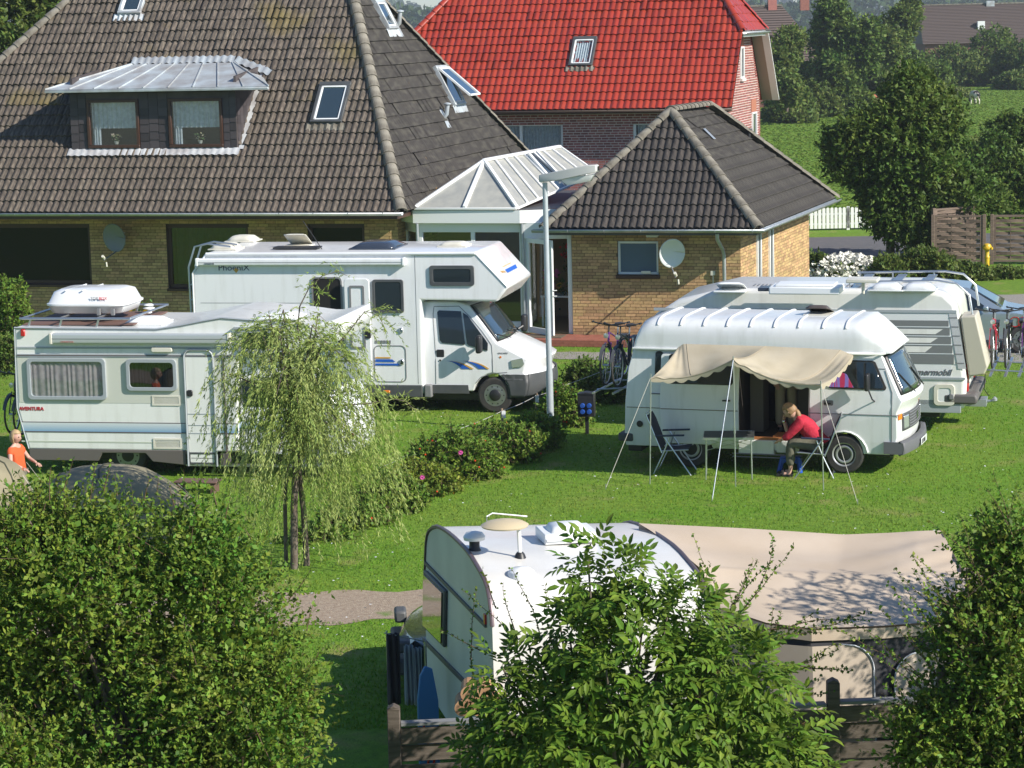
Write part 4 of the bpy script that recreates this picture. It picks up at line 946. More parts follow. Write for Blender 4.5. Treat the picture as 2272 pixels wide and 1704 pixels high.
def skinwin(poly, name, parent, off, pane=M_glass_dark):
    cx = sum(p[0] for p in poly)/len(poly); cz = sum(p[1] for p in poly)/len(poly)
    w = skin(poly, name, M_rubber, parent, off, .02); inn = [(cx+(x-cx)*.93, cz+(z-cz)*.90) for x, z in poly]; skin(inn, 'pane', pane, w, off+.006, .01); return w
a, b = S(1482, 786), S(1627, 855)
skinwin(rrect(a[0], b[0], b[1], a[1], .06), 'window', van, .068)
a, b = S(1450, 781), S(1468, 847)
skinwin(rrect(a[0], b[0], b[1], a[1], .05), 'window', van, .02)
a, b = S(1836, 800), S(1937, 866); c = S(1966, 868)
win_f = arc(a[0]+.05, a[1]-.05, .05, 90, 180, 4) + arc(a[0]+.05, b[1]+.05, .05, 180, 270, 4) + [(c[0]-.02, b[1]), (c[0]+.0, b[1]+.04), (b[0]+.02, a[1]-.02), (b[0]-.03, a[1])]
cw = skinwin(win_f, 'cab_window', van, .014)
mb = MB(); x = c[0]-.36
mb.box(x-.005, x+.012, flank(0, 1.4, .03), flank(0, 1.4, .0), b[1]+.03, a[1]-.03); mb.build('window_divider', M_black, van)
M_towel = mat('striped_towel', (.45, .03, .10), .9, col2=(.22, .16, .50), nscale=2.4, nlo=.48, nhi=.52, stretch=(6, 1, .6))
tw = skin([(a[0]+.02, b[1]+.03), (a[0]+.42, b[1]+.03), (a[0]+.30, b[1]+.24), (a[0]+.12, b[1]+.30), (a[0]+.02, b[1]+.15)], 'striped_cushion', M_towel, van, .024, .004)
# door seams, swage lines, handles
def seam(pts, off=.004, r=.006, name='seam', mtl=None, parent=None, closed=False):
    mb = MB(); P = []
    for i in range(len(pts)-1):
        for k in range(6):
            x = pts[i][0]+(pts[i+1][0]-pts[i][0])*k/6; z = pts[i][1]+(pts[i+1][1]-pts[i][1])*k/6; P.append((x, flank(x, z, off), z))
    P.append((pts[-1][0], flank(*pts[-1], off), pts[-1][1])); mb.tube(P, r, 4); return mb.build(name, mtl or M_mgrey, parent or van, fix=False)
l0, l1 = S(1389, 898)[1], S(1389, 898)[1]
seam([(rx+.02, .98), (s0-.01, .98)], r=.007, mtl=mat('dirty_seam', (.22, .20, .13), .8)); seam([(s0+.01, .98), (s1-.01, .98)], .058, .007, mtl=MATS['dirty_seam']); seam([(dx1, .98), (fx-.02, .98)], r=.007)
seam([(dx1+.02, 1.78), (dx1+.02, .5)]); xd = S(1979, 900)[0]; seam([(xd-.12, 1.70), (xd, 1.35), (xd, .5)], r=.007); seam([(dx1+.04, 1.72), (xd-.12, 1.72)])
seam([(s0, 1.22), (s0-.18, 1.22)], .02, .01)
mb = MB(); hp = S(1835, 894); mb.prism(rrect(hp[0]-.06, hp[0]+.10, .0+hp[1]-.045, hp[1]+.045, .02), flank(0, hp[1], .006), flank(0, hp[1], -.01)); hd = mb.build('door_handle', M_mgrey, van, bevel=.004, seg=1)
mb = MB(); mb.bar((hp[0]-.04, -.04, hp[1]), (hp[0]+.07, -.04, hp[1]), .02, .022); mb.build('grip', M_black, hd)
hp = S(1615, 887); mb = MB(); mb.bar((hp[0]-.07, -.10, hp[1]), (hp[0]+.06, -.09, hp[1]), .02, .025); mb.build('door_handle', M_black, van)
fc = S(1420, 940); mb = MB(); mb.lathe([(.055, -.02), (.05, -.03), (.03, -.032), (0, -.03)], c=(fc[0], flank(*fc, 0), fc[1]), axis='y', n=20); mb.build('fuel_cap', M_black, van, smooth=40)
# wheel arch lips
for wx in (wx0, wx1):
    mb = MB(); mb.tube([(x, -.008 + flank(x, z, 0), z) for x, z in notch(wx, .385, .36)], .018, 6); mb.build('arch_lip', M_van, van, smooth=60)
mb = MB(); mb.box(rx+.2, fx-.2, .3, 1.65, .26, .36); mb.box(wx0-.1, wx0+.1, .1, 1.85, .26, .36); mb.box(wx1-.1, wx1+.1, .1, 1.85, .26, .36); mb.build('underbody', M_black, van)
for x, y in ((wx0, .09), (wx1, .09), (wx0, 1.86), (wx1, 1.86)): wheel(van, x, y, .315, .20, 'steel', cap=mat('steel_rim', (.42, .42, .42), .4, .5))
# high roof: lofted shell
def loft_roof(x_stations, zf, half, zbase, ycen, name, mtl, parent, n=14, p=3.2):
    P = []
    for x in x_stations:
        h = zf(x); hw = half(x); row = []
        for k in range(n*2+1):
            a = math.pi*k/(2*n); c, s = math.cos(a), math.sin(a)
            yy = ycen - hw*(abs(c)**(2/p))*(1 if c > 0 else -1); zz = zbase(x) + (h-zbase(x))*(abs(s)**(2/p)); row.append((x, yy, zz))
        P.append(row)
    mb = MB(); mb.grid(P); mb.f.append(tuple(range(len(P[0])))[::-1]); mb.mi.append(0); e = len(mb.v)-len(P[0]); mb.f.append(tuple(range(e, e+len(P[0])))); mb.mi.append(0)
    return mb.build(name, mtl, parent, smooth=50)
ra = S(1425, 712); rb = S(1899, 724)
hz = (ra[1]+rb[1])/2 + .07; rf = wst[0] + .02
xs = [rx+.13, rx+.16, rx+.20, rx+.27, rx+.45] + [rx+.45+(rf-.55-rx-.45)*i/24 for i in range(1, 25)] + [rf-.45, rf-.33, rf-.2, rf-.1, rf-.03, rf+.04]
def hzf(x):
    t = max(0, min(1, (x-(rx+.13))/.30)); u = max(0, min(1, (rf+.05-x)/.55)); return gz-.02 + (hz-gz)*(1-(1-t)**2.6)**.6*min(1, u*1.15)**.85
def rib(x):
    return 1.0
rs_ = [S(px, 700)[0] for px in (1455, 1506, 1557, 1609, 1661, 1714, 1768, 1822, 1874)]
vr = loft_roof(xs, hzf, lambda x: .90 - .07*max(0, min(1, (x-rf+.4)/.4)), lambda x: gz-.02, .975, 'high_roof', M_van, van, p=5.2)
mb = MB()
for xr in rs_:
    pts = []
    h = hzf(xr)
    for k in range(29):
        a = math.pi*k/28*.86+.07*math.pi; c, s = math.cos(a), math.sin(a)
        pts.append((xr, .975 - .903*(abs(c)**(2/5.2))*(1 if c > 0 else -1), gz-.02 + (h-gz+.024)*(abs(s)**(2/5.2))))
    pts = pts[3:-3]; mb.tube(pts, .020, 6)
mb.build('roof_rib', M_van, van, smooth=50)
mb = MB(); mb.tube([(rx+.12, .06, gz-.02), (rf-.1, .07, gz-.02), (rf+.03, .3, gz-.01), (rf+.04, .975, gz), (rf+.03, 1.65, gz-.01)], .022, 6); mb.build('roof_gutter', M_van, van, smooth=60)
hx_ = S(1797, 690)[0]; hb = hatch(van, hx_-.05, 1.0, hz-.03, .40, .40, .07, mat('smoked_hatch', (.10, .08, .07), .25, coat=.3), lift=.10); hb.data.materials[0] = M_cream
# windscreen and front
fxc = fx+.05
def frontx(z):      # centre line of the nose at height z
    P = [(.42, fx), (.62, fx+.05), (1.02, fx+.04), (wsb[1]-.06, wsb[0]+.02), (wsb[1], wsb[0]-.03), (gz, wst[0])]
    for i in range(len(P)-1):
        if P[i][0] <= z <= P[i+1][0]: return P[i][1] + (P[i+1][1]-P[i][1])*(z-P[i][0])/(P[i+1][0]-P[i][0])
    return P[0][1] if z < P[0][0] else P[-1][1]
def fpt(t, z, off=.0):       # t across the width 0..1
    x = frontx(z); x += nose(x, z, t); ins = tum(x, z); return (x + off, ins + t*(1.95-2*ins), z)
def fpanel(t0, t1, z0, z1, off, name, mtl, parent, r=0.0, nt_=14, nz=8, th=.012, top_in=0.0):
    P = []
    for i in range(nz+1):
        v = i/nz; z = z0+(z1-z0)*v; ins = top_in*v; row = []
        for k in range(nt_+1):
            u = k/nt_; row.append(fpt(t0+ins+(t1-t0-2*ins)*u, z, off))
        P.append(row)
    mb = MB(); mb.grid(P); return mb.build(name, mtl, parent, smooth=60, solid=th, fix=False)
fpanel(.035, .965, wsb[1]+.03, gz-.03, .022, 'windscreen_rubber', M_black, van)
ws = fpanel(.065, .935, wsb[1]+.06, gz-.06, .034, 'windscreen', M_glass_blue, van, top_in=.01)
for t0, t1 in ((.30, .12), (.72, .52)):
    a_ = Vector(fpt(t0, wsb[1]+.02, .06)); b_ = Vector(fpt(t1, wsb[1]+.36, .055)); mb = MB(); mb.bar(a_, b_, .018, .014); mb.build('wiper', M_black, van)
gt, gb = .98, .70
gr = fpanel(.10, .90, gb, gt, .012, 'grille', M_dgrey, van)
mb = MB()
for k in range(6):
    z = gb+.03+k*.045; mb.tube([fpt(t, z, .026) for t in (.25, .35, .5, .65, .75)], .006, 4)
mb.build('grille_bar', M_mgrey, gr)
for t0, t1 in ((.115, .225), (.775, .885)): fpanel(t0, t1, gb+.03, gt-.04, .024, 'headlight', M_headlight, van)
for t0, t1 in ((.02, .09), (.91, .98)): fpanel(t0, t1, gb+.20, gt+.01, .010, 'indicator', M_orange, van)
c_ = Vector(fpt(.5, .85, .03)); mb = MB()
mb.add([(0, -.055 + .11*(.5+.5*math.cos(k*math.pi/12)) - .055*0, 0) for k in range(0)], [])
for k in range(24):
    a0, a1 = k*math.pi/12, (k+1)*math.pi/12; mb.bar(c_ + V3(0, .06*math.cos(a0), .06*math.sin(a0)), c_ + V3(0, .06*math.cos(a1), .06*math.sin(a1)), .012)
for p, q in (((-.028, .05), (0, .0)), ((.028, .05), (0, .0)), ((-.05, .02), (-.022, -.05)), ((-.022, -.05), (0, 0)), ((0, 0), (.022, -.05)), ((.022, -.05), (.05, .02))): mb.bar(c_ + V3(0, p[0], p[1]), c_ + V3(0, q[0], q[1]), .011)
mb.build('badge', M_chrome, gr)
P = []
for z, o_ in ((.34, .06), (.36, .12), (.44, .14), (.53, .13), (.55, .06)):
    P.append([(-.05*0 + fpt(t, .5, 0)[0] + o_, -.04 + t*2.03, z) for t in (0, .04, .1, .3, .5, .7, .9, .96, 1)])
mb = MB(); mb.grid(P); mb.box(fx-.28, fx+.02, -.03, .0, .36, .54); mb.box(fx-.28, fx+.02, 1.95, 1.98, .36, .54); mb.build('bumper', mat('grey_bumper', (.13, .13, .14), .6), van, smooth=50, solid=.03, fix=False)
mb = MB(); pc = Vector(fpt(.5, .5, .165)); mb.box(pc.x-.004, pc.x+.006, pc.y-.26, pc.y+.26, .385, .495); npl = mb.build('number_plate', M_white, van, bevel=.003, seg=1)
text('ST U 84', .10, M_black, npl, (pc.x+.008, pc.y-.21, .405), (R_(90), 0, R_(90)), sx=.9)
mb = MB(); mb.box(rx-.14, rx+.12, -.02, .30, .40, .54); mb.box(rx-.14, rx-.02, .3, 1.97, .40, .54); mb.build('rear_bumper', M_dgrey, van, bevel=.03)
mb = MB(); mb.box(rx+.0, rx+.25, .1, .5, .22, .36); mb.build('exhaust_box', M_black, van, bevel=.02)
mx = S(1936, 845); mb = MB(); mb.box(mx[0]-.09, mx[0]-.02, -.26, -.06, mx[1]-.14, mx[1]+.14); mir = mb.build('mirror', M_black, van, bevel=.03, seg=3)
mb = MB(); mb.tube([(mx[0]-.05, -.15, mx[1]-.1), (mx[0]+.02, -.14, mx[1]-.28), (mx[0]+.03, .02, mx[1]-.34)], .013, 6); mb.build('mirror_arm', M_black, mir)

S_van_rx, S_van_d0, S_van_d1 = rx, dx0, dx1
# ---------------------------------------------------------------- sun canopy, poles, guy lines
def ground_top(bx, by, tx, ty):
    g = at_z(bx, by, 0); d = ray(tx, ty); t = g.y/d.y; return g, Vector((d.x*t, g.y, CAM_H + d.z*t))
can = empty('sun_canopy', (LT.o.x, LT.o.y, 0), label='beige scalloped sun canopy stretched from the camper van on three thin poles', cat='canopy')
can_inv = Matrix.Translation(-Vector(can.location))
gL, tL = ground_top(1442, 1074, 1444, 836); gM, tM = ground_top(1632, 1080, 1627, 797); gR, tR = ground_top(1827, 1088, 1821, 852)
inn_ = [LT.w(*( (lambda q: (q[0], -.02, q[1]))(S(px, py, -.02)))) for px, py in ((1503, 772), (1516, 763), (1700, 768), (1864, 776), (1893, 788))]
outer = [tL, tM, tR]
def innp(u):
    t = u*(len(inn_)-1); i = min(int(t), len(inn_)-2); return inn_[i].lerp(inn_[i+1], t-i)
def outp(u):
    if u < .5: p = tL.lerp(tM, u*2); s = math.sin(u*2*math.pi)
    else: p = tM.lerp(tR, (u-.5)*2); s = math.sin((u-.5)*2*math.pi)
    return p + V3(0, .10*s, -.13*s)
n1, n2 = 110, 26; P = []
def cloth(u, v):
    p = innp(u).lerp(outp(u), v); sag = -.20*math.sin(math.pi*v)*(.35+.65*abs(math.sin(2*math.pi*u)))
    tens = .05*math.sin(14*u + 3*v)*v*(1-v) + .02*math.sin(37*u)*v*(1-v) + .022*math.sin(70*u + 5*v)*(v**3)*max(0, 1-abs((u*2 % 1)-.0)*3) + .016*math.sin(55*u)*(1-v)**2*v*3
    return p + V3(0, 0, sag + tens)
for i in range(n1+1):
    u = i/n1; row = [cloth(u, j/n2) for j in range(n2+1)]
    dp = .055 + .045*abs(math.sin(u*math.pi*13)); e = row[-1]
    row += [e + V3(0, -.01, -dp*.5), e + V3(0, -.005, -dp)]; P.append(row)
mb = MB(); mb.grid(P)
for side_u, sg in ((0.0, -1), (1.0, 1)):
    Q = []
    for j in range(n2+1):
        e = cloth(side_u, j/n2); dp = .04 + .05*abs(math.sin(j/n2*math.pi*6)); Q.append([e, e + V3(0, 0, -dp)])
    mb.grid(Q)
sm_ = MB()
for u_ in (.26, .5, .76): sm_.tube([cloth(u_, j/n2) + V3(0, 0, .004) for j in range(n2+1)], .005, 4)
sm_.tube([outp(i/60) + cloth(i/60, 1)*0 + (cloth(i/60, 1)-outp(i/60)) + V3(0, -.012, -.015) for i in range(61)], .005, 4)
q_ = sm_.build('cloth_seam', mat('seam_beige', (.36, .30, .21), .9), can); q_.matrix_local = can_inv; q_['kind'] = 'stuff'
o = mb.build('canopy_cloth', M_canvas, can, smooth=80, fix=False); o.matrix_local = can_inv
for g, t in ((gL, tL), (gM, tM), (gR, tR)):
    mb = MB(); mb.tube([g, t + V3(0, 0, .05)], .011, 6); m_ = g.lerp(t, .42); mb.tube([m_, m_ + V3(0, 0, .05)], .017, 6); o = mb.build('pole', M_alu, can); o.matrix_local = can_inv
for (bx, by), t in (((1344, 1083), tL), ((1580, 1110), tM), ((1903, 1117), tR)):
    g = at_z(bx, by, 0.02); mb = MB(); thick = .007 if bx == 1580 else .0045
    mb.tube([g, t], thick, 5); o = mb.build('guy_line', M_alu if bx == 1580 else mat('guy_rope', (.55, .52, .45), .8), can); o.matrix_local = can_inv
    mb = MB(); mb.tube([g + V3(0, 0, -.02), g + V3(0, 0, .07)], .008, 5); o = mb.build('peg', M_alu, can); o.matrix_local = can_inv

# ---------------------------------------------------------------- chairs, table, stool
def fold_chair(label, loc, rot, navy=True):
    e = empty('camping_chair', loc, rot, label, 'chair', 'camping chairs under the canopy')
    fab = mat('navy_mesh_fabric', (.018, .022, .04), .8); w = .27
    mb = MB(); P = [[(x, s*w*.88, z) for s in (-1, 0, 1)] for x, z in ((-.20, .42), (-.27, .62), (-.36, .86), (-.42, .97))]; mb.grid(P); mb.build('backrest', fab, e, solid=.012, fix=False)
    mb = MB(); P = [[(x, s*w*.88, z - (.015 if s == 0 else 0)) for s in (-1, 0, 1)] for x, z in ((-.20, .40), (0, .39), (.24, .43))]; mb.grid(P); mb.build('seat', fab, e, solid=.012, fix=False)
    for s in (-1, 1):
        y = s*w
        mb = MB(); mb.tube([(.30, y, 0), (-.16, y, .66)], .012, 6); mb.build('leg', M_alu, e)
        mb = MB(); mb.tube([(-.32, y*.96, 0), (-.14, y*.96, .38), (-.05, y*.96, .62)], .012, 6); mb.build('leg', M_alu, e)
        mb = MB(); mb.tube([(-.18, y*.92, .36), (-.44, y*.92, 1.0)], .012, 6); mb.build('back_tube', M_alu, e)
        mb = MB(); mb.bar((-.26, y*1.04, .645), (.20, y*1.04, .665), .045, .028); mb.build('armrest', mat('navy_plastic', (.02, .03, .07), .5), e, bevel=.008)
        mb = MB(); mb.tube([(-.2, y*.92, .39), (.26, y*.92, .42)], .011, 6); mb.build('seat_tube', M_alu, e)
    mb = MB(); mb.tube([(-.30, -w, .04), (-.30, w, .04)], .01, 6); mb.tube([(-.44, -w*.9, 1.0), (-.44, w*.9, 1.0)], .011, 6); mb.build('stretcher', M_alu, e); return e
ll = at_z(1463, 1051); lr = at_z(1524, 1057)
fold_chair('dark blue folding chair standing empty, left of the camping table', (ll+lr)/2 + V3(.06, .26, 0), R_(-14))
r1 = at_z(1769, 1061); 
chl = Vector((r1.x+.30, r1.y+.20, 0)); chr_ = R_(180-10)
fold_chair('dark folding chair with navy armrest on which the woman in red sits', chl, chr_)
tb = empty('camping_table', (at_z(1563, 1062) + at_z(1645, 1067) + at_z(1671, 1054) + at_z(1592, 1050))/4, R_(-6), 'folding camping table with dark top and thin aluminium legs, before the van door', 'table')
mb = MB(); mb.box(-.40, .40, -.33, .33, .68, .70); mb.build('table_top', mat('dark_table_top', (.04, .045, .045), .6), tb, bevel=.006)
mb = MB(); 
for a, b, c, d in ((-.41, .41, -.34, -.33), (-.41, .41, .33, .34), (-.41, -.40, -.33, .33), (.40, .41, -.33, .33)): mb.box(a, b, c, d, .665, .705)
mb.build('rim', M_alu, tb)
for sx in (-1, 1):
    for sy in (-1, 1): mb = MB(); mb.tube([(sx*.37, sy*.22, 0), (sx*.36, sy*.22, .68)], .012, 6); mb.build('leg', M_alu, tb)
mb = MB()
for sy in (-1, 1): mb.tube([(-.36, sy*.22, .48), (.36, sy*.22, .66)], .006, 5); mb.tube([(.36, sy*.22, .48), (-.36, sy*.22, .66)], .006, 5)
for sx in (-1, 1): mb.tube([(sx*.36, -.22, .48), (sx*.36, .22, .66)], .006, 5); mb.tube([(sx*.36, .22, .48), (sx*.36, -.22, .66)], .006, 5)
mb.build('cross_brace', M_alu, tb)
sl = at_z(1752, 1048); stl = empty('step_stool', sl + V3(.02, .06, 0), R_(-12), 'small bright blue plastic step stool on the grass behind the seated woman\'s legs', 'stool')
M_sblue = mat('blue_plastic', (.012, .08, .42), .35)
mb = MB(); mb.box(-.16, .16, -.12, .12, .235, .26); mb.build('seat', M_sblue, stl, bevel=.015)
for sx in (-1, 1):
    for sy in (-1, 1): mb = MB(); mb.bar((sx*.13, sy*.09, .235), (sx*.18, sy*.13, 0), .05, .045, w2=.065); mb.build('leg', M_sblue, stl, bevel=.006)
mb = MB(); mb.prism([(-.14, .235), (.14, .235), (.12, .15), (.05, .19), (-.05, .19), (-.12, .15)], -.125, -.115); mb.build('apron', M_sblue, stl)
# ---------------------------------------------------------------- alcove motorhome (middle)
PH = Frame(-6.21, 46.13, -12)
pho = empty('alcove_motorhome', PH, label='large white alcove motorhome with blue and gold swoosh, parked by the glass porch', cat='motorhome')
S = lambda px, py, y=0.0: PH.side(px, py, y)
wx = S(1096, 879)[0]; PW = 2.25
r0 = S(426, 600)[0]; tz = S(700, 560)[1]; kz = S(822, 853)[1]; ax = S(1056, 559)[0]; an = S(1125, 637); ab = S(1102, 670); bz0 = S(933, 666)[1]; bx1 = S(937, 760)[0]
box_ = [(r0+.04, .36), (bx1, .36), (bx1, bz0), (ab[0], ab[1]), (an[0]+.03, an[1]), (ax, tz), (r0+.30, tz), (r0, tz-.40), (r0, .9)]
M_gelcoat = mat('white_gelcoat', (0.80, 0.805, 0.81), .24, coat=.5, col2=(.64, .64, .62), nscale=2.2, ndetail=8, nlo=.50, nhi=.9, stretch=(3, 3, .4), bump=.04, bscale=2)
hb_ = body_profile(box_, PW, 'body', M_gelcoat, pho, bevel=.05, seg=4)
mb = MB(); mb.box(r0+.02, bx1-.02, -.012, PW+.012, .30, kz); mb.build('skirt', M_dgrey, pho, bevel=.02)
mb = MB(); q = S(948, 881)[0]; mb.box(q-.05, q+.09, -.02, .4, .30, kz-.0); mb.build('skirt_corner', M_mgrey, pho, bevel=.02)
mb = MB(); mb.box(r0+.3, wx+.8, .3, 1.9, .22, .36); mb.box(r0+1.6, r0+1.9, .2, 2.0, .2, .34); mb.build('chassis', M_black, pho)
# cab
fx = S(1228, 850)[0] - .22; wb = S(1106, 766); wt = S(1043, 688); hd = S(1198, 797); cw_ = 1.98; cy0 = .10
cab = [(bx1-.3, kz+.0), (bx1-.3, .40)] + [(bx1, .40)] + [(wx - .42*math.cos(R_(a)), .34 + .42*math.sin(R_(a))) for a in range(10, 171, 16)] + \
      [(fx-.12, .32), (fx, .42), (fx+.02, .72), (fx-.05, kz+.24), (hd[0]+.10, hd[1]-.02), (wb[0]+.04, wb[1]+.02), (wt[0], wt[1]+.06), (wt[0]-.25, wt[1]+.13), (bx1-.3, wt[1]+.13)]
def ctum(x, z): return max(0, z-1.05)*.17
def cnose(x, z, t): f = max(0, (x-(fx-1.15))/1.15); return -(f**1.3)*.34*abs(2*t-1)**2.2 - (max(0, z-1.1)*.10*(2*t-1)**2)
body_profile(cab, cw_, 'cab', M_gelcoat, pho, ctum, bevel=.04, seg=3, zcuts=(1.05, kz), y0=cy0, xf=cnose)
wheel(pho, wx, cy0+.10, .34, .21, 'holes'); wheel(pho, wx, cy0+cw_-.10, .34, .21, 'holes'); wheel(pho, r0+1.75, .25, .34, .21, 'steel'); wheel(pho, r0+1.75, 2.0, .34, .21, 'steel')
def cpt(x, z, off=.0):       # near flank of the cab
    return (x + cnose(x, z, 0), cy0 + ctum(x, z) - off, z)
def cpanel(poly, name, mtl, parent, off=.012, th=.012, ndiv=0):
    bm = bmesh.new(); bm.faces.new([bm.verts.new((x, 0, z)) for x, z in poly])
    for z in (1.05, kz, 1.4): bmesh.ops.bisect_plane(bm, geom=bm.verts[:]+bm.edges[:]+bm.faces[:], plane_co=(0, 0, z), plane_no=(0, 0, 1))
    for k in range(1, 9): bmesh.ops.bisect_plane(bm, geom=bm.verts[:]+bm.edges[:]+bm.faces[:], plane_co=(fx-1.15+.15*k, 0, 0), plane_no=(1, 0, 0))
    for v in bm.verts: v.co = Vector(cpt(v.co.x, v.co.z, off))
    me = bpy.data.meshes.new(name); bm.to_mesh(me); bm.free(); me.materials.append(mtl); o = bpy.data.objects.new(name, me); link(o, parent)
    md = o.modifiers.new('t', 'SOLIDIFY'); md.thickness = th; md.offset = 0; return o
# lower cab cladding: sill and wrap-round bumper
cl = [(bx1-.02, .37), (bx1-.02, kz-.01), (wx-.52, kz-.01), (wx-.50, .37)]
cpanel(cl, 'sill_cladding', M_dgrey, pho, .012, .02)
bmp = [(wx+.46, .33), (wx+.47, .55), (wx+.40, kz-.06), (wx+.22, kz+.08), (wx+.9, kz+.10), (fx-.02, kz+.22), (fx+.03, .70), (fx+.0, .42), (fx-.10, .30)]
P = []
for z, o_, h_ in ((.30, -.04, 0), (.36, .03, 0), (.55, .06, 0), (.74, .05, 0), (kz+.12, .02, 0), (kz+.18, -.01, 0)):
    row = []
    for k in range(31):
        t = k/30; row.append((fx + o_ + cnose(fx, z, t)*1.0, cy0 - .015 + t*(cw_+.03), z - .10*(abs(2*t-1)**6 if z > .9 else 0)))
    P.append(row)
# side returns of the bumper back to the wheel arch
Q = []
for z, o_, h_ in ((.30, -.04, 0), (.36, .03, 0), (.55, .06, 0), (.74, .05, 0), (kz+.08, .02, 0), (kz+.12, -.01, 0)):
    row = []
    xs0 = wx + math.sqrt(max(.05, .46**2 - (z-.34)**2)) if z < .8 else wx+.05
    x1 = fx + o_ + cnose(fx, z, 0)
    for k in range(9):
        x = xs0 + (x1-xs0)*k/8; row.append((x if k == 8 else x + cnose(x, z, 0)*(1-k/8), cy0 - .015, z - (.04 if z > .8 else 0)*(1-k/8)))
    Q.append(row)
mb = MB(); mb.grid(P); mb.grid(Q); mb.build('front_bumper', M_dgrey, pho, smooth=50, solid=.02, fix=False)
pw = [S(*p) for p in ((973+4, 692), (1026, 694), (1031, 766), (1027, 767), (980, 763), (975, 757), (973, 696))]
wd = cpanel(pw, 'door_window', M_glass_dark, pho, .014, .01)
tw = [S(*p) for p in ((1030, 697), (1040, 703), (1084, 764), (1082, 780), (1040, 769), (1035, 765))]
cpanel(tw, 'quarter_window', M_glass_dark, pho, .014, .01)
def cseam(pts, r=.006, off=.003, mtl=M_mgrey, par=None):
    mb = MB(); P = []
    for i in range(len(pts)-1):
        for k in range(6): x = pts[i][0]+(pts[i+1][0]-pts[i][0])*k/6; z = pts[i][1]+(pts[i+1][1]-pts[i][1])*k/6; P.append(cpt(x, z, off))
    P.append(cpt(*pts[-1], off)); mb.tube(P, r, 4); return mb.build('seam', mtl, par or pho, fix=False)
cseam([S(965, 853), S(963, 700), S(966, 684), S(1022, 683), S(1045, 706), S(1094, 768), S(1096, 828)]); cseam([S(1053, 852), S(1065, 838), S(1096, 830), S(1140, 828)])
hnd = S(974, 786); mb = MB(); mb.prism(rrect(hnd[0]-.075, hnd[0]+.075, hnd[1]-.075, hnd[1]+.075, .02), cy0-.015+ctum(0, hnd[1]), cy0+.02); mb.build('door_handle', M_black, pho, bevel=.006, seg=1)
mb = MB(); q = S(974, 801); mb.lathe([(.02, -.012), (0, -.014)], c=(q[0], cy0+.0, q[1]), axis='y', n=10); mb.build('door_lock', M_black, pho)
# swoosh
def swoosh(x0, z0, x1, z1, w, bow, name, mtl, off):
    up, dn = [], []
    for i in range(13):
        t = i/12; x = x0+(x1-x0)*t; z = z0+(z1-z0)*t**2; ww = w*t**.8; up.append((x+ww, z)); dn.append((x, z))
    return cpanel(dn + up[::-1], name, mtl, pho, off, .004)
for px, sh in ((985, 0), (1020, 0)):
    a, b = S(px, 802), S(px+ (38 if px == 985 else 40), 820)
    swoosh(a[0], a[1], b[0], b[1], .17, 0, 'blue_stripe', M_blue, .008); swoosh(a[0]+.05, a[1]+.003, b[0]+.16, b[1], .07, 0, 'gold_stripe', M_gold, .011)
# windscreen, bonnet details
def cf(t, s, off=0.0):       # point on the screen: t across, s up 0..1
    x = wb[0]+.04 + (wt[0]-wb[0]-.04)*s; z = wb[1]+.02 + (wt[1]+.06-wb[1]-.02)*s; n = V3(wb[1]-wt[1], 0, wt[0]-wb[0]); ins = ctum(x, z)
    n = V3(.62, 0, .78); return V3(x + cnose(x, z, t), cy0+ins + t*(cw_-2*ins), z) + n*off
def spanel(t0, t1, s0, s1, off, name, mtl, th=.012, par=None, inn=0.0):
    P = [[cf((t0+inn*s)+(t1-t0-2*inn*s)*k/16, s0+(s1-s0)*s, off) for k in range(17)] for s in [i/6 for i in range(7)]]
    mb = MB(); mb.grid(P); return mb.build(name, mtl, par or pho, smooth=60, solid=th, fix=False)
spanel(.02, .98, .02, .98, .016, 'windscreen_rubber', M_black); spanel(.045, .955, .05, .95, .026, 'windscreen', M_glass_blue)
for t0, t1 in ((.75, .45), (.35, .08)): mb = MB(); mb.bar(cf(t0, -.02, .05), cf(t1, .16, .045), .02, .015); mb.build('wiper', M_black, pho)
hl = [S(*p) for p in ((1152, 801), (1190, 796), (1197, 809), (1190, 815), (1154, 817))]
cpanel([(x+.02, z) for x, z in hl], 'headlight', M_headlight, pho, .016, .02)
text('DUCATO', .045, M_mgrey, pho, (S(1103, 788)[0], cy0-.002+.01, S(1103, 787)[1]), (R_(90), 0, 0))
mb = MB(); q = S(1108, 794); mb.lathe([(.022, -.012), (0, -.014)], c=(q[0], cy0+.006, q[1]), axis='y', n=12); mb.build('side_repeater', M_orange, pho)
for yy in (0, 1):
    q = S(1066, 762) if yy == 0 else (wb[0]+.05, wb[1]+.14); y = cy0-.05 if yy == 0 else cy0+cw_+.02
    mb = MB(); s_ = -1 if yy == 0 else 1
    mb.box(q[0]-.06, q[0]+.05, y+s_*.05, y+s_*.27, q[1]-.17, q[1]+.17); m_ = mb.build('mirror', M_black, pho, bevel=.04, seg=3)
    mb = MB(); mb.tube([(q[0]-.02, y+s_*.06, q[1]-.05), (q[0]-.10, y-s_*.04, q[1]-.10)], .03, 8); mb.build('mirror_arm', M_black, m_)
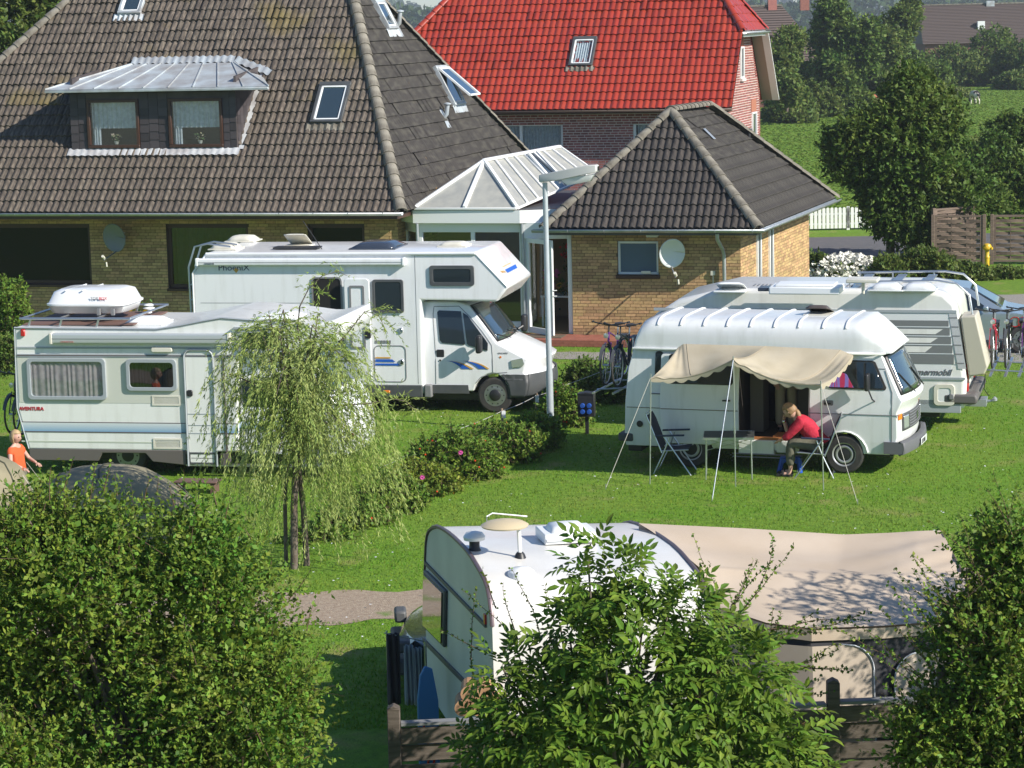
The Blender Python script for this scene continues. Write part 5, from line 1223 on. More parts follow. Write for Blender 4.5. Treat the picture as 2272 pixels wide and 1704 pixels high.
# body details
mb = MB(); mb.tube([(r0+.3, -.005, tz-.03), (ax-.02, -.005, tz-.03)], .035, 8); mb.tube([(ax-.02, -.005, tz-.03), (an[0], -.005, an[1])], .01, 6); mb.tube([(r0+.3, -.005, tz-.03), (r0+.01, -.005, tz-.40), (r0+.01, -.005, .5)], .02, 6); mb.build('edge_trim', M_white, pho, smooth=60)
a0, a1 = S(438, 589), S(898, 575); zA = S(700, 577)
mb = MB(); az = S(640, 582)[1]; ax1 = S(900, 575)[0]; ax0 = S(437, 575)[0]
mb.prism(rrect(-.115, -.002, az-.055, az+.085, .03), ax0+.05, ax1-.05, plane='yz'); aw = mb.build('awning_box', M_gelcoat, pho, smooth=40)
mb = MB()
for x in (ax0, ax1-.05): mb.box(x, x+.05, -.125, 0, az-.06, az+.09)
mb.build('end_cap', M_pvc, aw, bevel=.01); mb = MB(); mb.box(ax0+.05, ax1-.05, -.121, -.112, az+.008, az+.014); mb.build('awning_seam', M_mgrey, aw)
text('OMNISTOR', .04, M_dgrey, aw, (ax0+.18, -.117, az-.03), (R_(90), 0, 0))
q = S(484, 600); text('PhoeniX', .16, mat('navy_lettering', (.015, .03, .09), .5), pho, (q[0], -.004, q[1]), (R_(90), 0, 0), sx=1.15)
mb = MB(); q = S(524, 600); mb.add([(q[0]-.06, -.008, q[1]+.02), (q[0], -.008, q[1]-.05), (q[0]+.06, -.008, q[1]+.02), (q[0]+.03, -.008, q[1]+.02), (q[0], -.008, q[1]+.06), (q[0]-.03, -.008, q[1]+.02)], [(0, 1, 2, 3, 4, 5)]); mb.build('gold_emblem', M_gold, pho, fix=False)
a, b = S(953, 589), S(1053, 634); vwindow(pho, rrect(a[0], b[0], b[1], a[1], .05), 0, fw=.07, depth=.035)
a, b = S(826, 620), S(897, 694); w_ = vwindow(pho, rrect(a[0], b[0], b[1], a[1], .05), 0, fw=.05, depth=.035)
mb = MB(); mb.box(a[0]+.06, a[0]+.17, -.022, -.014, b[1]+.07, a[1]-.08); mb.build('blind_or_backing', M_mgrey, w_)
# open habitation door: dark doorway and the leaf folded back against the wall
a, b = S(694, 618), S(763, 855); mb = MB(); mb.prism(rrect(a[0], b[0], b[1], a[1], .06), -.006, .004); dw = mb.build('doorway', M_interior, pho)
mb = MB(); o1 = rrect(a[0]-.03, b[0]+.03, b[1]-.03, a[1]+.03, .08); i1 = rrect(a[0], b[0], b[1], a[1], .06); ring(mb, o1, i1, -.02, .004); mb.build('door_frame', M_mgrey, pho)
a, b = S(763, 618, -.1), S(827, 853, -.1); mb = MB(); mb.prism(rrect(a[0], b[0], b[1], a[1], .07), -.13, -.09); dl_ = mb.build('habitation_door', M_gelcoat, pho, bevel=.012)
mb = MB(); wq = (a[0], b[0], b[1], a[1]); hw_ = (wq[1]-wq[0]); 
o1 = rrect(wq[0]+.10, wq[1]-.10, wq[3]-1.35, wq[3]-.13, .04); i1 = rrect(wq[0]+.14, wq[1]-.14, wq[3]-1.31, wq[3]-.17, .03); ring(mb, o1, i1, -.142, -.128); mb.build('door_liner', M_mgrey, dl_)
mb = MB(); q = S(818, 740, -.1); mb.prism(rrect(q[0]-.05, q[0]+.05, q[1]-.09, q[1]+.09, .02), -.15, -.12); mb.build('door_lock', M_black, dl_)
q0, q1 = S(831, 755), S(868, 762); mb = MB()
for k in range(6): u = q0[0]+(q1[0]-q0[0])*k/6; mb.box(u+.01, u+(q1[0]-q0[0])/6-.005, -.008, 0, q1[1], q0[1])
mb.build('fridge_vent', M_mgrey, pho)
q0, q1 = S(829, 766), S(903, 848); mb = MB(); ring(mb, rrect(q0[0], q1[0], q1[1], q0[1], .10), rrect(q0[0]+.015, q1[0]-.015, q1[1]+.015, q0[1]-.015, .09), -.008, 0); mb.build('locker_flap', M_mgrey, pho)
for (y0_, y1_, x1_, mt_) in ((792, 795, 869, M_gold), (797, 803, 878, M_blue), (806, 811, 889, M_blue)):
    p, q = S(833, y0_), S(x1_, y1_); mb = MB(); mb.add([(p[0], -.010, p[1]), (q[0]-(p[1]-q[1])*1.3, -.010, p[1]), (q[0], -.010, q[1]), (p[0], -.010, q[1])], [(0, 1, 2, 3)]); mb.build('side_stripe', mt_, pho, fix=False)
mb = MB()
for px in (924,): q = S(px, 700); mb.box(q[0]-.004, q[0]+.004, -.003, .0, kz+.02, tz-.06)
for py in (672,): q0, q1 = S(445, py), S(690, py); mb.box(q0[0], q1[0], -.003, 0, q0[1]-.004, q0[1]+.004)
mb.build('panel_seam', M_mgrey, pho)
for px, py in ((890, 733), (892, 803), (890, 620)):
    if py == 620: continue
    q = S(px, py); mb = MB(); mb.box(q[0]-.035, q[0]+.035, -.03, 0, q[1]-.05, q[1]+.05); mb.build('catch', M_chrome, pho, bevel=.01, seg=1)
q = S(858, 869); mb = MB(); mb.prism(rrect(q[0]-.07, q[0]+.07, q[1]-.028, q[1]+.028, .025), -.03, .0); mb.build('marker_light', M_orange, pho, bevel=.006, seg=1)
mb = MB(); mb.tube([(r0-.10, .15, .8), (r0-.12, .15, tz-.30), (r0+.02, .15, tz+.10), (r0+.28, .15, tz+.16), (r0+.75, .15, tz+.10)], .02, 8); mb.tube([(r0-.10, .55, .8), (r0-.12, .55, tz-.30), (r0+.02, .55, tz+.10), (r0+.28, .55, tz+.16), (r0+.75, .55, tz+.10)], .02, 8)
for k in range(6): mb.tube([(r0-.11, .15, .95+k*.3), (r0-.11, .55, .95+k*.3)], .015, 6)
mb.build('ladder', M_alu, pho)
fl = lambda px, py, z: PH.flat(px, py, z)
for px, py, lx, ly, mt_, h_, lf in ((502, 547, .5, .5, M_cream, .10, 0), (540, 530, .55, .5, M_cream, .10, 0), (1008, 540, .50, .45, M_cream, .06, 0), (840, 543, .85, .95, mat('smoked_dome', (.04, .05, .07), .15, coat=.6), .10, 0), (662, 541, .45, .45, M_cream, .05, .22)):
    q = fl(px, py, tz+.05); hatch(pho, q[0], q[1], tz+.0, lx, ly, h_, mt_, lift=lf)
mb = MB(); q = fl(665, 553, tz); mb.box(q[0]-.5, q[0]+.4, q[1]-.15, q[1]+.2, tz+.02, tz+.05); mb.tube([(q[0]+.45, q[1], tz), (q[0]+.05, q[1]+.1, tz+.55)], .008, 5); mb.build('roof_aerial', M_black, pho)
# alcove front: stripe and emblem
e0 = V3(ax, 0, tz); e1 = V3(an[0]+.03, 0, an[1]); dn_ = (e1-e0).normalized(); nn = V3(-dn_.z, 0, dn_.x); nn = nn if nn.x > 0 else -nn
def apt(y, s, off=.006): return e0.lerp(e1, s) + V3(0, y, 0) + nn*off
mb = MB(); mb.add([apt(.75, .72), apt(.75, .63), apt(1.75, .63), apt(1.65, .72)], [(0, 1, 2, 3)]); mb.build('front_stripe', M_blue, pho, fix=False)
mb = MB(); mb.add([apt(.75, .56), apt(.75, .545), apt(1.55, .545), apt(1.55, .56)], [(0, 1, 2, 3)])
for k in range(5): mb.add([apt(.38+.06*k, .60+.03*(k % 2)), apt(.41+.06*k, .70), apt(.44+.06*k, .60+.02*k)], [(0, 1, 2)])
mb.build('front_emblem', M_gold, pho, fix=False)

# ---------------------------------------------------------------- part-integrated motorhome (left)
g0 = at_z(45, 1054); AV = Frame(g0.x, g0.y, -11)
ave = empty('low_profile_motorhome', AV, label='cream-white motorhome with pale blue side stripe and white roof box, half hidden behind the willow', cat='motorhome')
S = lambda px, py, y=0.0: AV.side(px, py, y)
AW = 2.2
x0 = S(36, 800)[0]; zr = S(36, 726)[1]; zr2 = S(347, 728)[1]; pk = S(491, 704); al = S(670, 713)
pts = [S(*p) for p in ((347, 729), (400, 721), (450, 711), (491, 704), (560, 709), (620, 715), (670, 722))]
avx = S(735, 760); ncx = S(800, 790); avx = (avx[0]-.25, avx[1]); ncx = (ncx[0]-.36, ncx[1])
M_ave = mat('motorhome_ivory', (0.76, 0.765, 0.73), .35, coat=.3, col2=(.62, .62, .57), nscale=2.2, ndetail=8, nlo=.5, nhi=.85, stretch=(3, 3, .4), bump=.05, bscale=2)
zs = S(150, 996)[1]; zr0 = zr
prof = [(x0+.14, zs-.02), (S(528, 1030)[0], zs-.02), (S(528, 800)[0], S(600, 792)[1]), (S(700, 775)[0], S(700, 775)[1]), (ncx[0]-.05, ncx[1]+.22), (ncx[0]+.03, ncx[1]+.40), (ncx[0]-.03, ncx[1]+.60), (avx[0]-.1, pts[-1][1]-.0)] + [(a, b) for a, b in pts[::-1]] + [(x0, zr0), (x0-.03, 1.15)]
ab_ = body_profile(prof, AW, 'body', M_ave, ave, bevel=.035, seg=3)
# cab below the alcove
fxa = S(829, 960)[0] - .30; cabx0 = S(528, 900)[0]
wa = S(700, 905)[0]
M_cabw = M_gelcoat
prof = [(cabx0, .38), (fxa-1.20, .38)] + [(fxa-.78 - .40*math.cos(R_(a)), .33+.40*math.sin(R_(a))) for a in range(8, 173, 18)] + [(fxa-.08, .36), (fxa, .55), (fxa-.02, .86), (fxa-.12, S(800, 905)[1]), (S(735, 873)[0], S(735, 873)[1]), (S(690, 800)[0], S(600, 792)[1]), (cabx0, S(600, 792)[1])]
def anose(x, z, t): f = max(0, (x-(fxa-1.0))/1.0); return -(f**1.5)*.25*abs(2*t-1)**2.2
body_profile(prof, 1.95, 'cab', M_cabw, ave, lambda x, z: max(0, z-1.1)*.15, bevel=.04, zcuts=(1.1,), y0=.10, xf=anose)
wheel(ave, fxa-.78, .20, .325, .2, 'holes'); wheel(ave, fxa-.78, 1.95, .325, .2, 'holes'); wheel(ave, S(275, 1000)[0], .28, .325, .2, 'holes'); wheel(ave, S(275, 1000)[0], 1.95, .325, .2, 'holes')
P = [[(S(690, 800)[0]+(S(735, 873)[0]-S(690, 800)[0])*v+.02, .22+1.7*t, S(600, 792)[1]-.03+(S(735, 873)[1]-S(600, 792)[1]+.06)*v) for t in (0, .5, 1)] for v in (0, 1)]
mb = MB(); mb.grid(P); mb.build('windscreen', M_glass_blue, ave, solid=.03, fix=False)
mb = MB(); mb.box(x0+.3, fxa-.9, .35, 1.85, .22, .40); mb.build('chassis', M_black, ave)
# skirt with a cut-out over the rear wheel
sx = S(275, 1000)[0]; mb = MB(); zk = S(150, 1022)[1]
mb.prism([(x0+.14, zs), (S(412, 1000)[0], zs), (S(412, 1000)[0], zk-.05), (sx+.50, zk), (sx+.38, zs-.06), (sx-.38, zs-.06), (sx-.46, zk), (x0+.16, zk)], -.01, .04); mb.build('skirt', mat('taupe_skirt', (.12, .105, .095), .6), ave, bevel=.012)
ch = S(450, 1034)[1]; cx_ = S(412, 1000)[0]; mb = MB(); mb.box(cx_, cabx0+1.6, -.012, .12, ch, ch+.025); mb.build('sill_trim', M_alu, ave)
mb = MB(); a, b = S(419, 1003), S(481, 1030); ring(mb, rrect(a[0], b[0], b[1], a[1], .01), rrect(a[0]+.03, b[0]-.03, b[1]+.03, a[1]-.03, .01), -.02, .0); mb.box(a[0], b[0], -.004, .01, b[1], a[1]); mb.box(a[0]+.04, b[0]-.04, -.014, 0, (a[1]+b[1])/2-.01, (a[1]+b[1])/2+.01); mb.build('step_recess', M_dgrey, ave)
mb = MB(); a, b = S(490, 1006), S(512, 1032); mb.box(a[0], b[0], -.012, .03, b[1], a[1]); mb.build('skirt_end', MATS['taupe_skirt'], ave)
# trim lines, stripe
def hline(y0_, y1_, name, mt_, off=.006, xa=36, xb=528, th=None):
    a = S(xa, y0_); b = S(xa, y1_); xe = S(xb, y0_)[0]; mb = MB(); mb.box(x0+.02 if xa == 36 else a[0], xe, -off, .004, b[1], a[1]); return mb.build(name, mt_, ave)
M_trim = mat('trim_brown', (.11, .085, .085), .5); M_trimg = mat('trim_grey', (.33, .36, .38), .5)
zt_ = [S(60, y)[1] for y in (767, 774, 787, 792)]
hline(769, 773, 'upper_trim', M_trimg, .012); hline(785, 791, 'belt_trim', M_trimg, .016); hline(787, 789, 'belt_insert', M_trim, .020)
hline(935, 936.5, 'stripe_line', M_trim, .006); hline(956, 958, 'stripe_line', M_trim, .008); hline(977, 980, 'stripe_line', mat('pale_green', (.52, .55, .46), .5), .005)
mst = bpy.data.materials.new('blue_fade_stripe'); mst.use_nodes = True; n_ = mst.node_tree.nodes; L_ = mst.node_tree.links
tc_ = n_.new('ShaderNodeTexCoord'); sp_ = n_.new('ShaderNodeSeparateXYZ'); mr_ = n_.new('ShaderNodeMapRange'); mx_ = n_.new('ShaderNodeMix'); mx_.data_type = 'RGBA'
L_.new(tc_.outputs['Generated'], sp_.inputs[0]); L_.new(sp_.outputs[2], mr_.inputs[0]); mr_.inputs[1].default_value = 0; mr_.inputs[2].default_value = 1
mx_.inputs[6].default_value = (.20, .36, .52, 1); mx_.inputs[7].default_value = (.62, .66, .66, 1); L_.new(mr_.outputs[0], mx_.inputs[0]); L_.new(mx_.outputs[2], n_['Principled BSDF'].inputs[0]); n_['Principled BSDF'].inputs['Roughness'].default_value = .35
hline(937, 956, 'fading_stripe', mst, .004)
a, b = S(515, 937), S(800, 957); mb = MB(); mb.box(a[0], fxa-1.0, .088, .10, b[1]+.02, a[1]+.02); mb.build('fading_stripe', mst, ave)
zc = S(60, 893)[1]; mb = MB(); mb.box(x0+.02, cabx0-.02, -.004, .004, zc, S(60, 792)[1]); mb.build('beige_band', mat('band_beige', (.56, .57, .50), .4), ave)
mb = MB(); mb.tube([(x0, -.005, zr-.01)] + [(a, -.005, b-.01) for a, b in pts] + [(avx[0]-.1, -.005, pts[-1][1]-.01)], .018, 6); mb.tube([(x0, -.005, zr-.01), (x0-.03, -.005, 1.15), (x0+.14, -.005, zs)], .012, 6); mb.build('edge_trim', M_trimg, ave, smooth=60)
# windows
def vw(px0, py0, px1, py1, **k):
    a, b = S(px0, py0), S(px1, py1); return vwindow(ave, rrect(a[0], b[0], b[1], a[1], .07), 0, frame=M_trimg, **k)
vw(60, 794, 239, 887, fw=.06, pane=M_glass, curtain=M_curtain_p, depth=.05)
vw(280, 796, 395, 867, fw=.06, pane=M_glass_smoke, depth=.05, curtain=mat('grey_blind', (.17, .18, .17), .6)); 
vw(528, 730, 630, 783, fw=.06, depth=.05)
mb = MB(); a, b = S(520, 725), S(640, 729); mb.box(a[0], b[0], -.07, 0, b[1], a[1]); mb.build('rain_strip', M_trimg, ave)
for p, q in (((337, 877), (401, 900)), ((340, 972), (404, 996))):
    a, b = S(*p), S(*q); mb = MB(); ring(mb, rrect(a[0], b[0], b[1], a[1], .01), rrect(a[0]+.03, b[0]-.03, b[1]+.03, a[1]-.03, .01), -.014, 0)
    for k in range(7): z = b[1]+.035+(a[1]-b[1]-.07)*k/7; mb.box(a[0]+.03, b[0]-.03, -.010, 0, z, z+.008)
    mb.build('side_grille', M_cream, ave)
a, b = S(408, 776), S(483, 1034); mb = MB(); P = [(a[0], -.03, b[1])] + [(x, -.03, z) for x, z in arc(a[0]+.12, a[1]-.12, .12, 180, 90, 5)] + [(x, -.03, z) for x, z in arc(b[0]-.12, a[1]-.12, .12, 90, 0, 5)] + [(b[0], -.03, b[1])]
mb.tube(P, .018, 6); db = mb.build('habitation_door', M_trimg, ave, smooth=60)
mb = MB(); mb.prism(rrect(a[0]+.02, b[0]-.02, b[1]+.02, a[1]-.02, .11), -.014, -.006); mb.build('door_leaf', M_ave, db)
q = S(422, 872); mb = MB(); mb.prism(rrect(q[0]-.05, q[0]+.05, q[1]-.055, q[1]+.055, .03), -.04, -.01); mb.build('door_lock', M_black, db, bevel=.008, seg=1)
for y_ in (918, 943, 961): q0, q1 = S(415, y_), S(480, y_); mb = MB(); mb.box(q0[0], q1[0], -.019, -.012, q0[1]-.006, q0[1]+.006); mb.build('seam', M_trimg, db)
q0 = S(493, 790)[0]; mb = MB(); mb.box(q0, q0+.03, -.016, .0, zk, S(493, 792)[1]); mb.build('corner_trim', M_trim, ave)
a, b = S(528, 845), S(690, 905); vwindow(ave, rrect(a[0], b[0], b[1], a[1], .08), .10+.05, depth=.05, fw=.03)
a = S(521, 926); mb = MB(); mb.box(a[0]-.04, a[0]+.05, .085, .10, a[1]-.10, a[1]+.10); mb.build('fuel_flap', M_black, ave)
q = S(51, 738); mb = MB(); mb.box(q[0]-.03, q[0]+.04, -.04, 0, q[1]-.06, q[1]+.06); mb.build('marker_light', M_red, ave, bevel=.01, seg=1)
q = S(361, 776); mb = MB(); mb.prism(rrect(q[0]-.18, q[0]+.18, q[1]-.035, q[1]+.045, .03), -.07, 0); mb.build('awning_light', M_cream, ave, bevel=.01)
a, b = S(114, 738), S(515, 762); mb = MB(); mb.prism(rrect(-.12, -.002, b[1], a[1], .03), a[0]+.05, b[0]-.05, plane='yz'); aw = mb.build('awning_box', mat('awning_silver', (.50, .53, .54), .4, .3), ave, smooth=40)
mb = MB()
for x in (a[0], b[0]-.05): mb.box(x, x+.05, -.13, 0, b[1]-.005, a[1]+.01)
mb.build('end_cap', M_cream, aw, bevel=.01)
mb = MB(); mb.box(a[0]+.05, b[0]-.05, -.125, -.115, (a[1]+b[1])/2-.004, (a[1]+b[1])/2+.004); mb.build('awning_seam', M_mgrey, aw)
text('OMNISTOR', .045, mat('faded_red', (.45, .20, .17), .6), aw, (a[0]+.2, -.123, b[1]+.02), (R_(90), 0, 0))
q = S(43, 910); text('AVENTURA', .085, mat('red_lettering', (.45, .01, .02), .5), ave, (q[0], -.005, q[1]), (R_(90), 0, 0), bold=.002)
# roof furniture
zz = zr
def F_(px, py, z): return AV.flat(px, py, z)
q = F_(332, 712, zz); hatch(ave, q[0], q[1]-.1, zz-.02, .62, .55, .08, M_pvc); q = F_(625, 696, pk[1]); hatch(ave, q[0], q[1]-.1, pk[1]-.05, .65, .6, .07, M_pvc)
q = F_(331, 697, zz); mb = MB(); mb.lathe([(.05, 0), (.05, .05), (.03, .06), (.03, .08), (.10, .09), (.105, .11), (.07, .125), (.03, .13), (.03, .145), (.09, .155), (.06, .18), (0, .185)], c=(q[0], q[1], zz), n=20); mb.build('mushroom_vent', M_pvc, ave, smooth=40)
mb = MB(); mb.box(x0+.05, x0+2.0, .25, AW-.2, zz+.002, zz+.02); mb.build('roof_walkway', mat('brown_walkway', (.16, .09, .07), .7), ave)
rail = [(x0+.12, .10), (x0+2.1, .10)]
mb = MB()
for y in (.12, AW-.15): mb.tube([(x0+.05, y, zz+.13), (x0+2.0, y, zz+.13)], .022, 8)
for x in (x0+.08, x0+.75, x0+1.4, x0+1.98): mb.tube([(x, .12, zz+.13), (x, AW-.15, zz+.13)], .018, 6)
for x in (x0+.2, x0+.75, x0+1.4):
    for y in (.12, AW-.15): mb.bar((x, y, zz-.01), (x+.05, y, zz+.13), .03)
mb.build('roof_rack', M_alu, ave)
# roof box: its own thing, resting on the rack
bx = empty('roof_box', AV.w(x0+1.05, 1.05, zz+.155), AV.a, 'white plastic roof box on the left motorhome\'s rack', 'roof box')
P = []
for z, sx_, sy_ in ((0.0, .62, .36), (.02, .66, .40), (.13, .70, .43), (.14, .73, .45), (.17, .73, .45), (.18, .70, .43), (.36, .62, .36), (.40, .52, .28), (.405, .0, .0)):
    P.append([(sx_*abs(math.cos(a))**.35*(1 if math.cos(a) > 0 else -1), sy_*1.3*abs(math.sin(a))**.35*(1 if math.sin(a) > 0 else -1), z) for a in [k*2*math.pi/40 for k in range(41)]])
mb = MB(); mb.grid(P); mb.build('shell', M_white, bx, smooth=50); mb = MB()
for x in (-.35, -.05): mb.box(x, x+.02, -.5, .5, .385, .402)
mb.build('lid_rib', M_pvc, bx)
for x in (.25, .5): mb = MB(); mb.box(x, x+.05, -.62, -.56, -.01, .10); mb.build('clasp', M_mgrey, bx)
text('TOP', .07, M_mgrey, bx, (.12, -.552, .245), (R_(78), 0, 0)); text('BOX', .07, M_geran, bx, (.27, -.552, .245), (R_(78), 0, 0))

S_ave_x0 = x0
# ---------------------------------------------------------------- integrated motorhome behind the van (right)
g0 = at_z(2150, 962); HY = Frame(g0.x, g0.y, -15)
hym = empty('integrated_motorhome', HY, label='older white motorhome with grey side stripes and beige rear locker, behind the camper van', cat='motorhome')
S = lambda px, py, y=0.0: HY.side(px, py, y)
rb = S(2145, 850)[0]; rt = S(2122, 694); zt = S(1800, 652)[1]; zsm = S(2000, 691)[1]; fxh = rb - 5.9
def tum_h(x, z): return max(0, z-1.0)*.05
prof = [(fxh+.1, .42), (rb-.03, .42), (rb, .95), (rt[0]+.02, zsm), (rt[0]-.02, zsm+.14), (rt[0]-.22, zt+.03), (rt[0]-.5, zt+.08), (fxh+1.6, zt+.08), (fxh+.75, zt-.12), (fxh+.28, zsm-.12), (fxh, 1.1)]
M_hym = mat('hymer_white', (.74, .73, .69), .3, coat=.3, col2=(.62, .60, .55), nscale=2.2, ndetail=8, nlo=.5, nhi=.85, stretch=(3, 3, .4))
body_profile(prof, 2.2, 'body', M_hym, hym, tum_h, bevel=.09, seg=4, zcuts=(1.0,))
def hp(x, z, off): return (x, tum_h(x, z)-off, z)
def hband(y0_, y1_, name, mt_, off, xl=-4.4, xr=None):
    z1, z0 = S(2090, y0_)[1], S(2090, y1_)[1]; xr = (rt[0] + (rb-rt[0])*(zsm-(z0+z1)/2)/(zsm-.95) - .17) if xr is None else xr
    mb = MB(); mb.add([hp(xl, z0, off), hp(xr, z0, off), hp(xr, z1, off), hp(xl, z1, off), hp(xl, z0, -.02), hp(xr, z0, -.02), hp(xr, z1, -.02), hp(xl, z1, -.02)], [(0,1,2,3), (7,6,5,4), (0,4,5,1), (1,5,6,2), (2,6,7,3), (3,7,4,0)]); return mb.build(name, mt_, hym)
hband(697, 840, 'side_panel', mat('ribbed_white', (.66, .67, .67), .35), .006)
M_stg = mat('stripe_grey', (.165, .172, .172), .5)
for y0_, y1_ in ((712, 725), (728, 745), (748, 764), (767, 784), (787, 808)): hband(y0_, y1_, 'grey_stripe', M_stg, .010)
for k, (y0_, y1_, xa, xb) in enumerate(((730, 742, 1985, 2075), (749, 761, 1980, 2064), (768, 782, 1990, 2052))):
    a, b = S(xa, y0_), S(xb, y1_); mb = MB(); mb.add([hp(a[0], a[1], .014), hp(b[0]+.13, a[1], .014), hp(b[0], b[1], .014), hp(a[0]-.1, b[1], .014)], [(0, 1, 2, 3)]); mb.build('white_flash', M_hym, hym, fix=False)
for y_ in (726, 746, 765, 785): hband(y_-.5, y_+.8, 'panel_groove', M_white, .013)
hband(689, 695, 'seam_trim', M_trimg, .02, xl=fxh+.3, xr=rt[0]+.0); hband(837, 842, 'lower_trim', M_trimg, .02, xr=rb-.03)
a = S(2033, 822); text('Hymermobil', .155, mat('grey_lettering', (.12, .12, .13), .5), hym, (S(2010, 832)[0], hp(0, a[1], .013)[1], S(2060, 832)[1]), (R_(88), 0, 0), shear=.35, sx=1.0, bold=.003)
a, b = S(2072, 852), S(2118, 900); w = vwindow(hym, rrect(a[0], b[0], b[1], a[1], .07), .0, frame=M_cream, pane=M_white, fw=.07, depth=.03, name='service_flap'); mb = MB(); q = S(2110, 880); mb.box(q[0]-.03, q[0]+.05, -.05, 0, q[1]-.05, q[1]+.05); mb.build('flap_lock', M_mgrey, w, bevel=.01, seg=1)
# corner trim, tail lights, bumper, tow bar
mb = MB(); mb.add([hp(rt[0]-.14, zsm-.02, .012), hp(rt[0]+.0, zsm-.02, .012), hp(rb-.01, 1.15, .012), hp(rb-.15, 1.15, .012)], [(0, 1, 2, 3)]); mb.build('corner_panel', M_chrome if False else mat('alu_corner', (.60, .59, .60), .3, .3), hym, fix=False)
for k in range(6):
    z = zsm-.1 - k*.16; x = rt[0] + (rb-rt[0])*(zsm-z)/(zsm-.95); mb = MB(); mb.add([hp(x-.14, z, .016), hp(x+.0, z-.0, .016), hp(x+.0, z-.02, .016), hp(x-.14, z-.02, .016)], [(0, 1, 2, 3)]); mb.build('corner_rib', M_mgrey, hym, fix=False)
for y in (.16, 1.85): mb = MB(); mb.box(rb-.03, rb+.02, y, y+.14, .72, 1.22); mb.build('tail_light', M_red, hym, bevel=.015)
mb = MB(); mb.box(rb-.02, rb+.015, .75, 1.4, .80, .95); mb.build('number_plate', M_white, hym, bevel=.01)
mb = MB(); mb.prism([(rb-.40, .52), (rb+.16, .52), (rb+.20, .60), (rb+.16, .70), (rb-.40, .70)], -.03, 2.23); mb.build('rear_bumper', mat('bumper_grey', (.12, .11, .105), .6), hym, bevel=.04, seg=3)
mb = MB(); mb.box(rb-.3, rb+.28, .9, 1.35, .34, .46); mb.tube([(rb+.2, 1.1, .40), (rb+.42, 1.1, .42)], .025, 8); mb.lathe([(0, .39), (.045, .42), (.045, .46), (0, .50)], c=(rb+.42, 1.1, 0), n=12); mb.build('tow_bar', M_zinc, hym, smooth=40)
mb = MB(); mb.box(fxh+.3, rb-.1, .0, .04, .36, .60); mb.build('skirt', M_trimg, hym, bevel=.01)
mb = MB(); mb.box(fxh+.4, rb-.5, .4, 1.8, .22, .42); mb.build('chassis', M_black, hym)
for x in (fxh+1.0, rb-1.75):
    for y in (.12, 2.08): wheel(hym, x, y, .34, .21, 'steel')
mb = MB(); f0 = fxh
# rear locker
lz0, lz1 = S(2160, 838)[1], S(2125, 715)[1]
mb = MB(); mb.prism([(rb+.03, 1.0), (rb+.30, 1.05), (rb+.36, 1.18), (rt[0]+.33, lz1+.12), (rt[0]+.06, lz1+.08)], .05, .85); lk = mb.build('rear_locker', mat('beige_locker', (.50, .46, .37), .5), hym, bevel=.03, seg=3)
mb = MB(); mb.lathe([(.015, 0), (0, .005)], c=(rb+.4, .5, 1.6), axis='x', n=8); mb.build('lock', M_black, lk)
mb = MB(); mb.tube([(rb+.30, .3, 1.02), (rb+.28, .32, .75), (rb+.35, .5, .60), (rb+.25, .7, .7)], .008, 5); mb.build('hanging_strap', M_black, hym)
# roof: rails, boxes, hatches, aerial
zr_ = zt+.08
def Fh(px, py, z): return HY.flat(px, py, z)
mb = MB(); xr_ = rt[0]
for y in (.30, 1.90): mb.tube([(xr_-1.95, y, zr_+.10), (xr_-.35, y, zr_+.13), (xr_-.02, y, zr_+.08), (xr_+.20, y, zr_-.12), (xr_+.26, y, zr_-.50)], .022, 8)
for x in (xr_-1.9, xr_-1.3, xr_-.55):
    for y in (.30, 1.90): mb.tube([(x, y, zr_-.02), (x, y, zr_+.12)], .015, 6)
mb.build('roof_rail', M_alu, hym, smooth=60)
for x in (xr_-1.8, xr_-1.2, xr_-.65): mb = MB(); mb.box(x, x+.16, .25, 1.95, zr_+.05, zr_+.07); mb.build('rack_slat', M_alu, hym)
mb = MB(); q = Fh(1915, 617, zr_+.28); mb.box(q[0]-.27, q[0]+.27, q[1]-.25, q[1]+.25, zr_+.22, zr_+.28); mb.tube([(q[0], q[1], zr_), (q[0], q[1], zr_+.22)], .03, 8); mb.build('flat_aerial', M_cream, hym, bevel=.015)
q = Fh(1790, 630, zr_+.15); mb = MB(); mb.box(q[0]-.62, q[0]+.62, q[1]-.35, q[1]+.35, zr_, zr_+.13); mb.box(q[0]-.52, q[0]+.52, q[1]-.28, q[1]+.28, zr_+.13, zr_+.17); mb.build('white_roof_hatch', M_pvc, hym, bevel=.03, seg=2)
q = Fh(1625, 640, zr_); hatch(hym, q[0], q[1]-.1, zr_-.04, .5, .4, .05, M_pvc, lift=.12)
q = Fh(1715, 640, zr_+.05); mb = MB(); mb.box(q[0]-.24, q[0]+.24, q[1]-.2, q[1]+.2, zr_+.02, zr_+.08); mb.build('solar_panel', mat('solar_blue', (.02, .035, .06), .15), hym, bevel=.01)
for px, py in ((1968, 640), (2040, 640)): q = Fh(px, py, zr_); hatch(hym, q[0], q[1]-.05, zr_-.02, .55, .5, .10, M_white)
mb = MB()
for k in range(26): mb.box(q[0]-3.0+k*.07, q[0]-2.97+k*.07, .45, .72, zr_+.0, zr_+.012)
mb.build('roof_grille', M_mgrey, hym)

S_hym_rb = rb
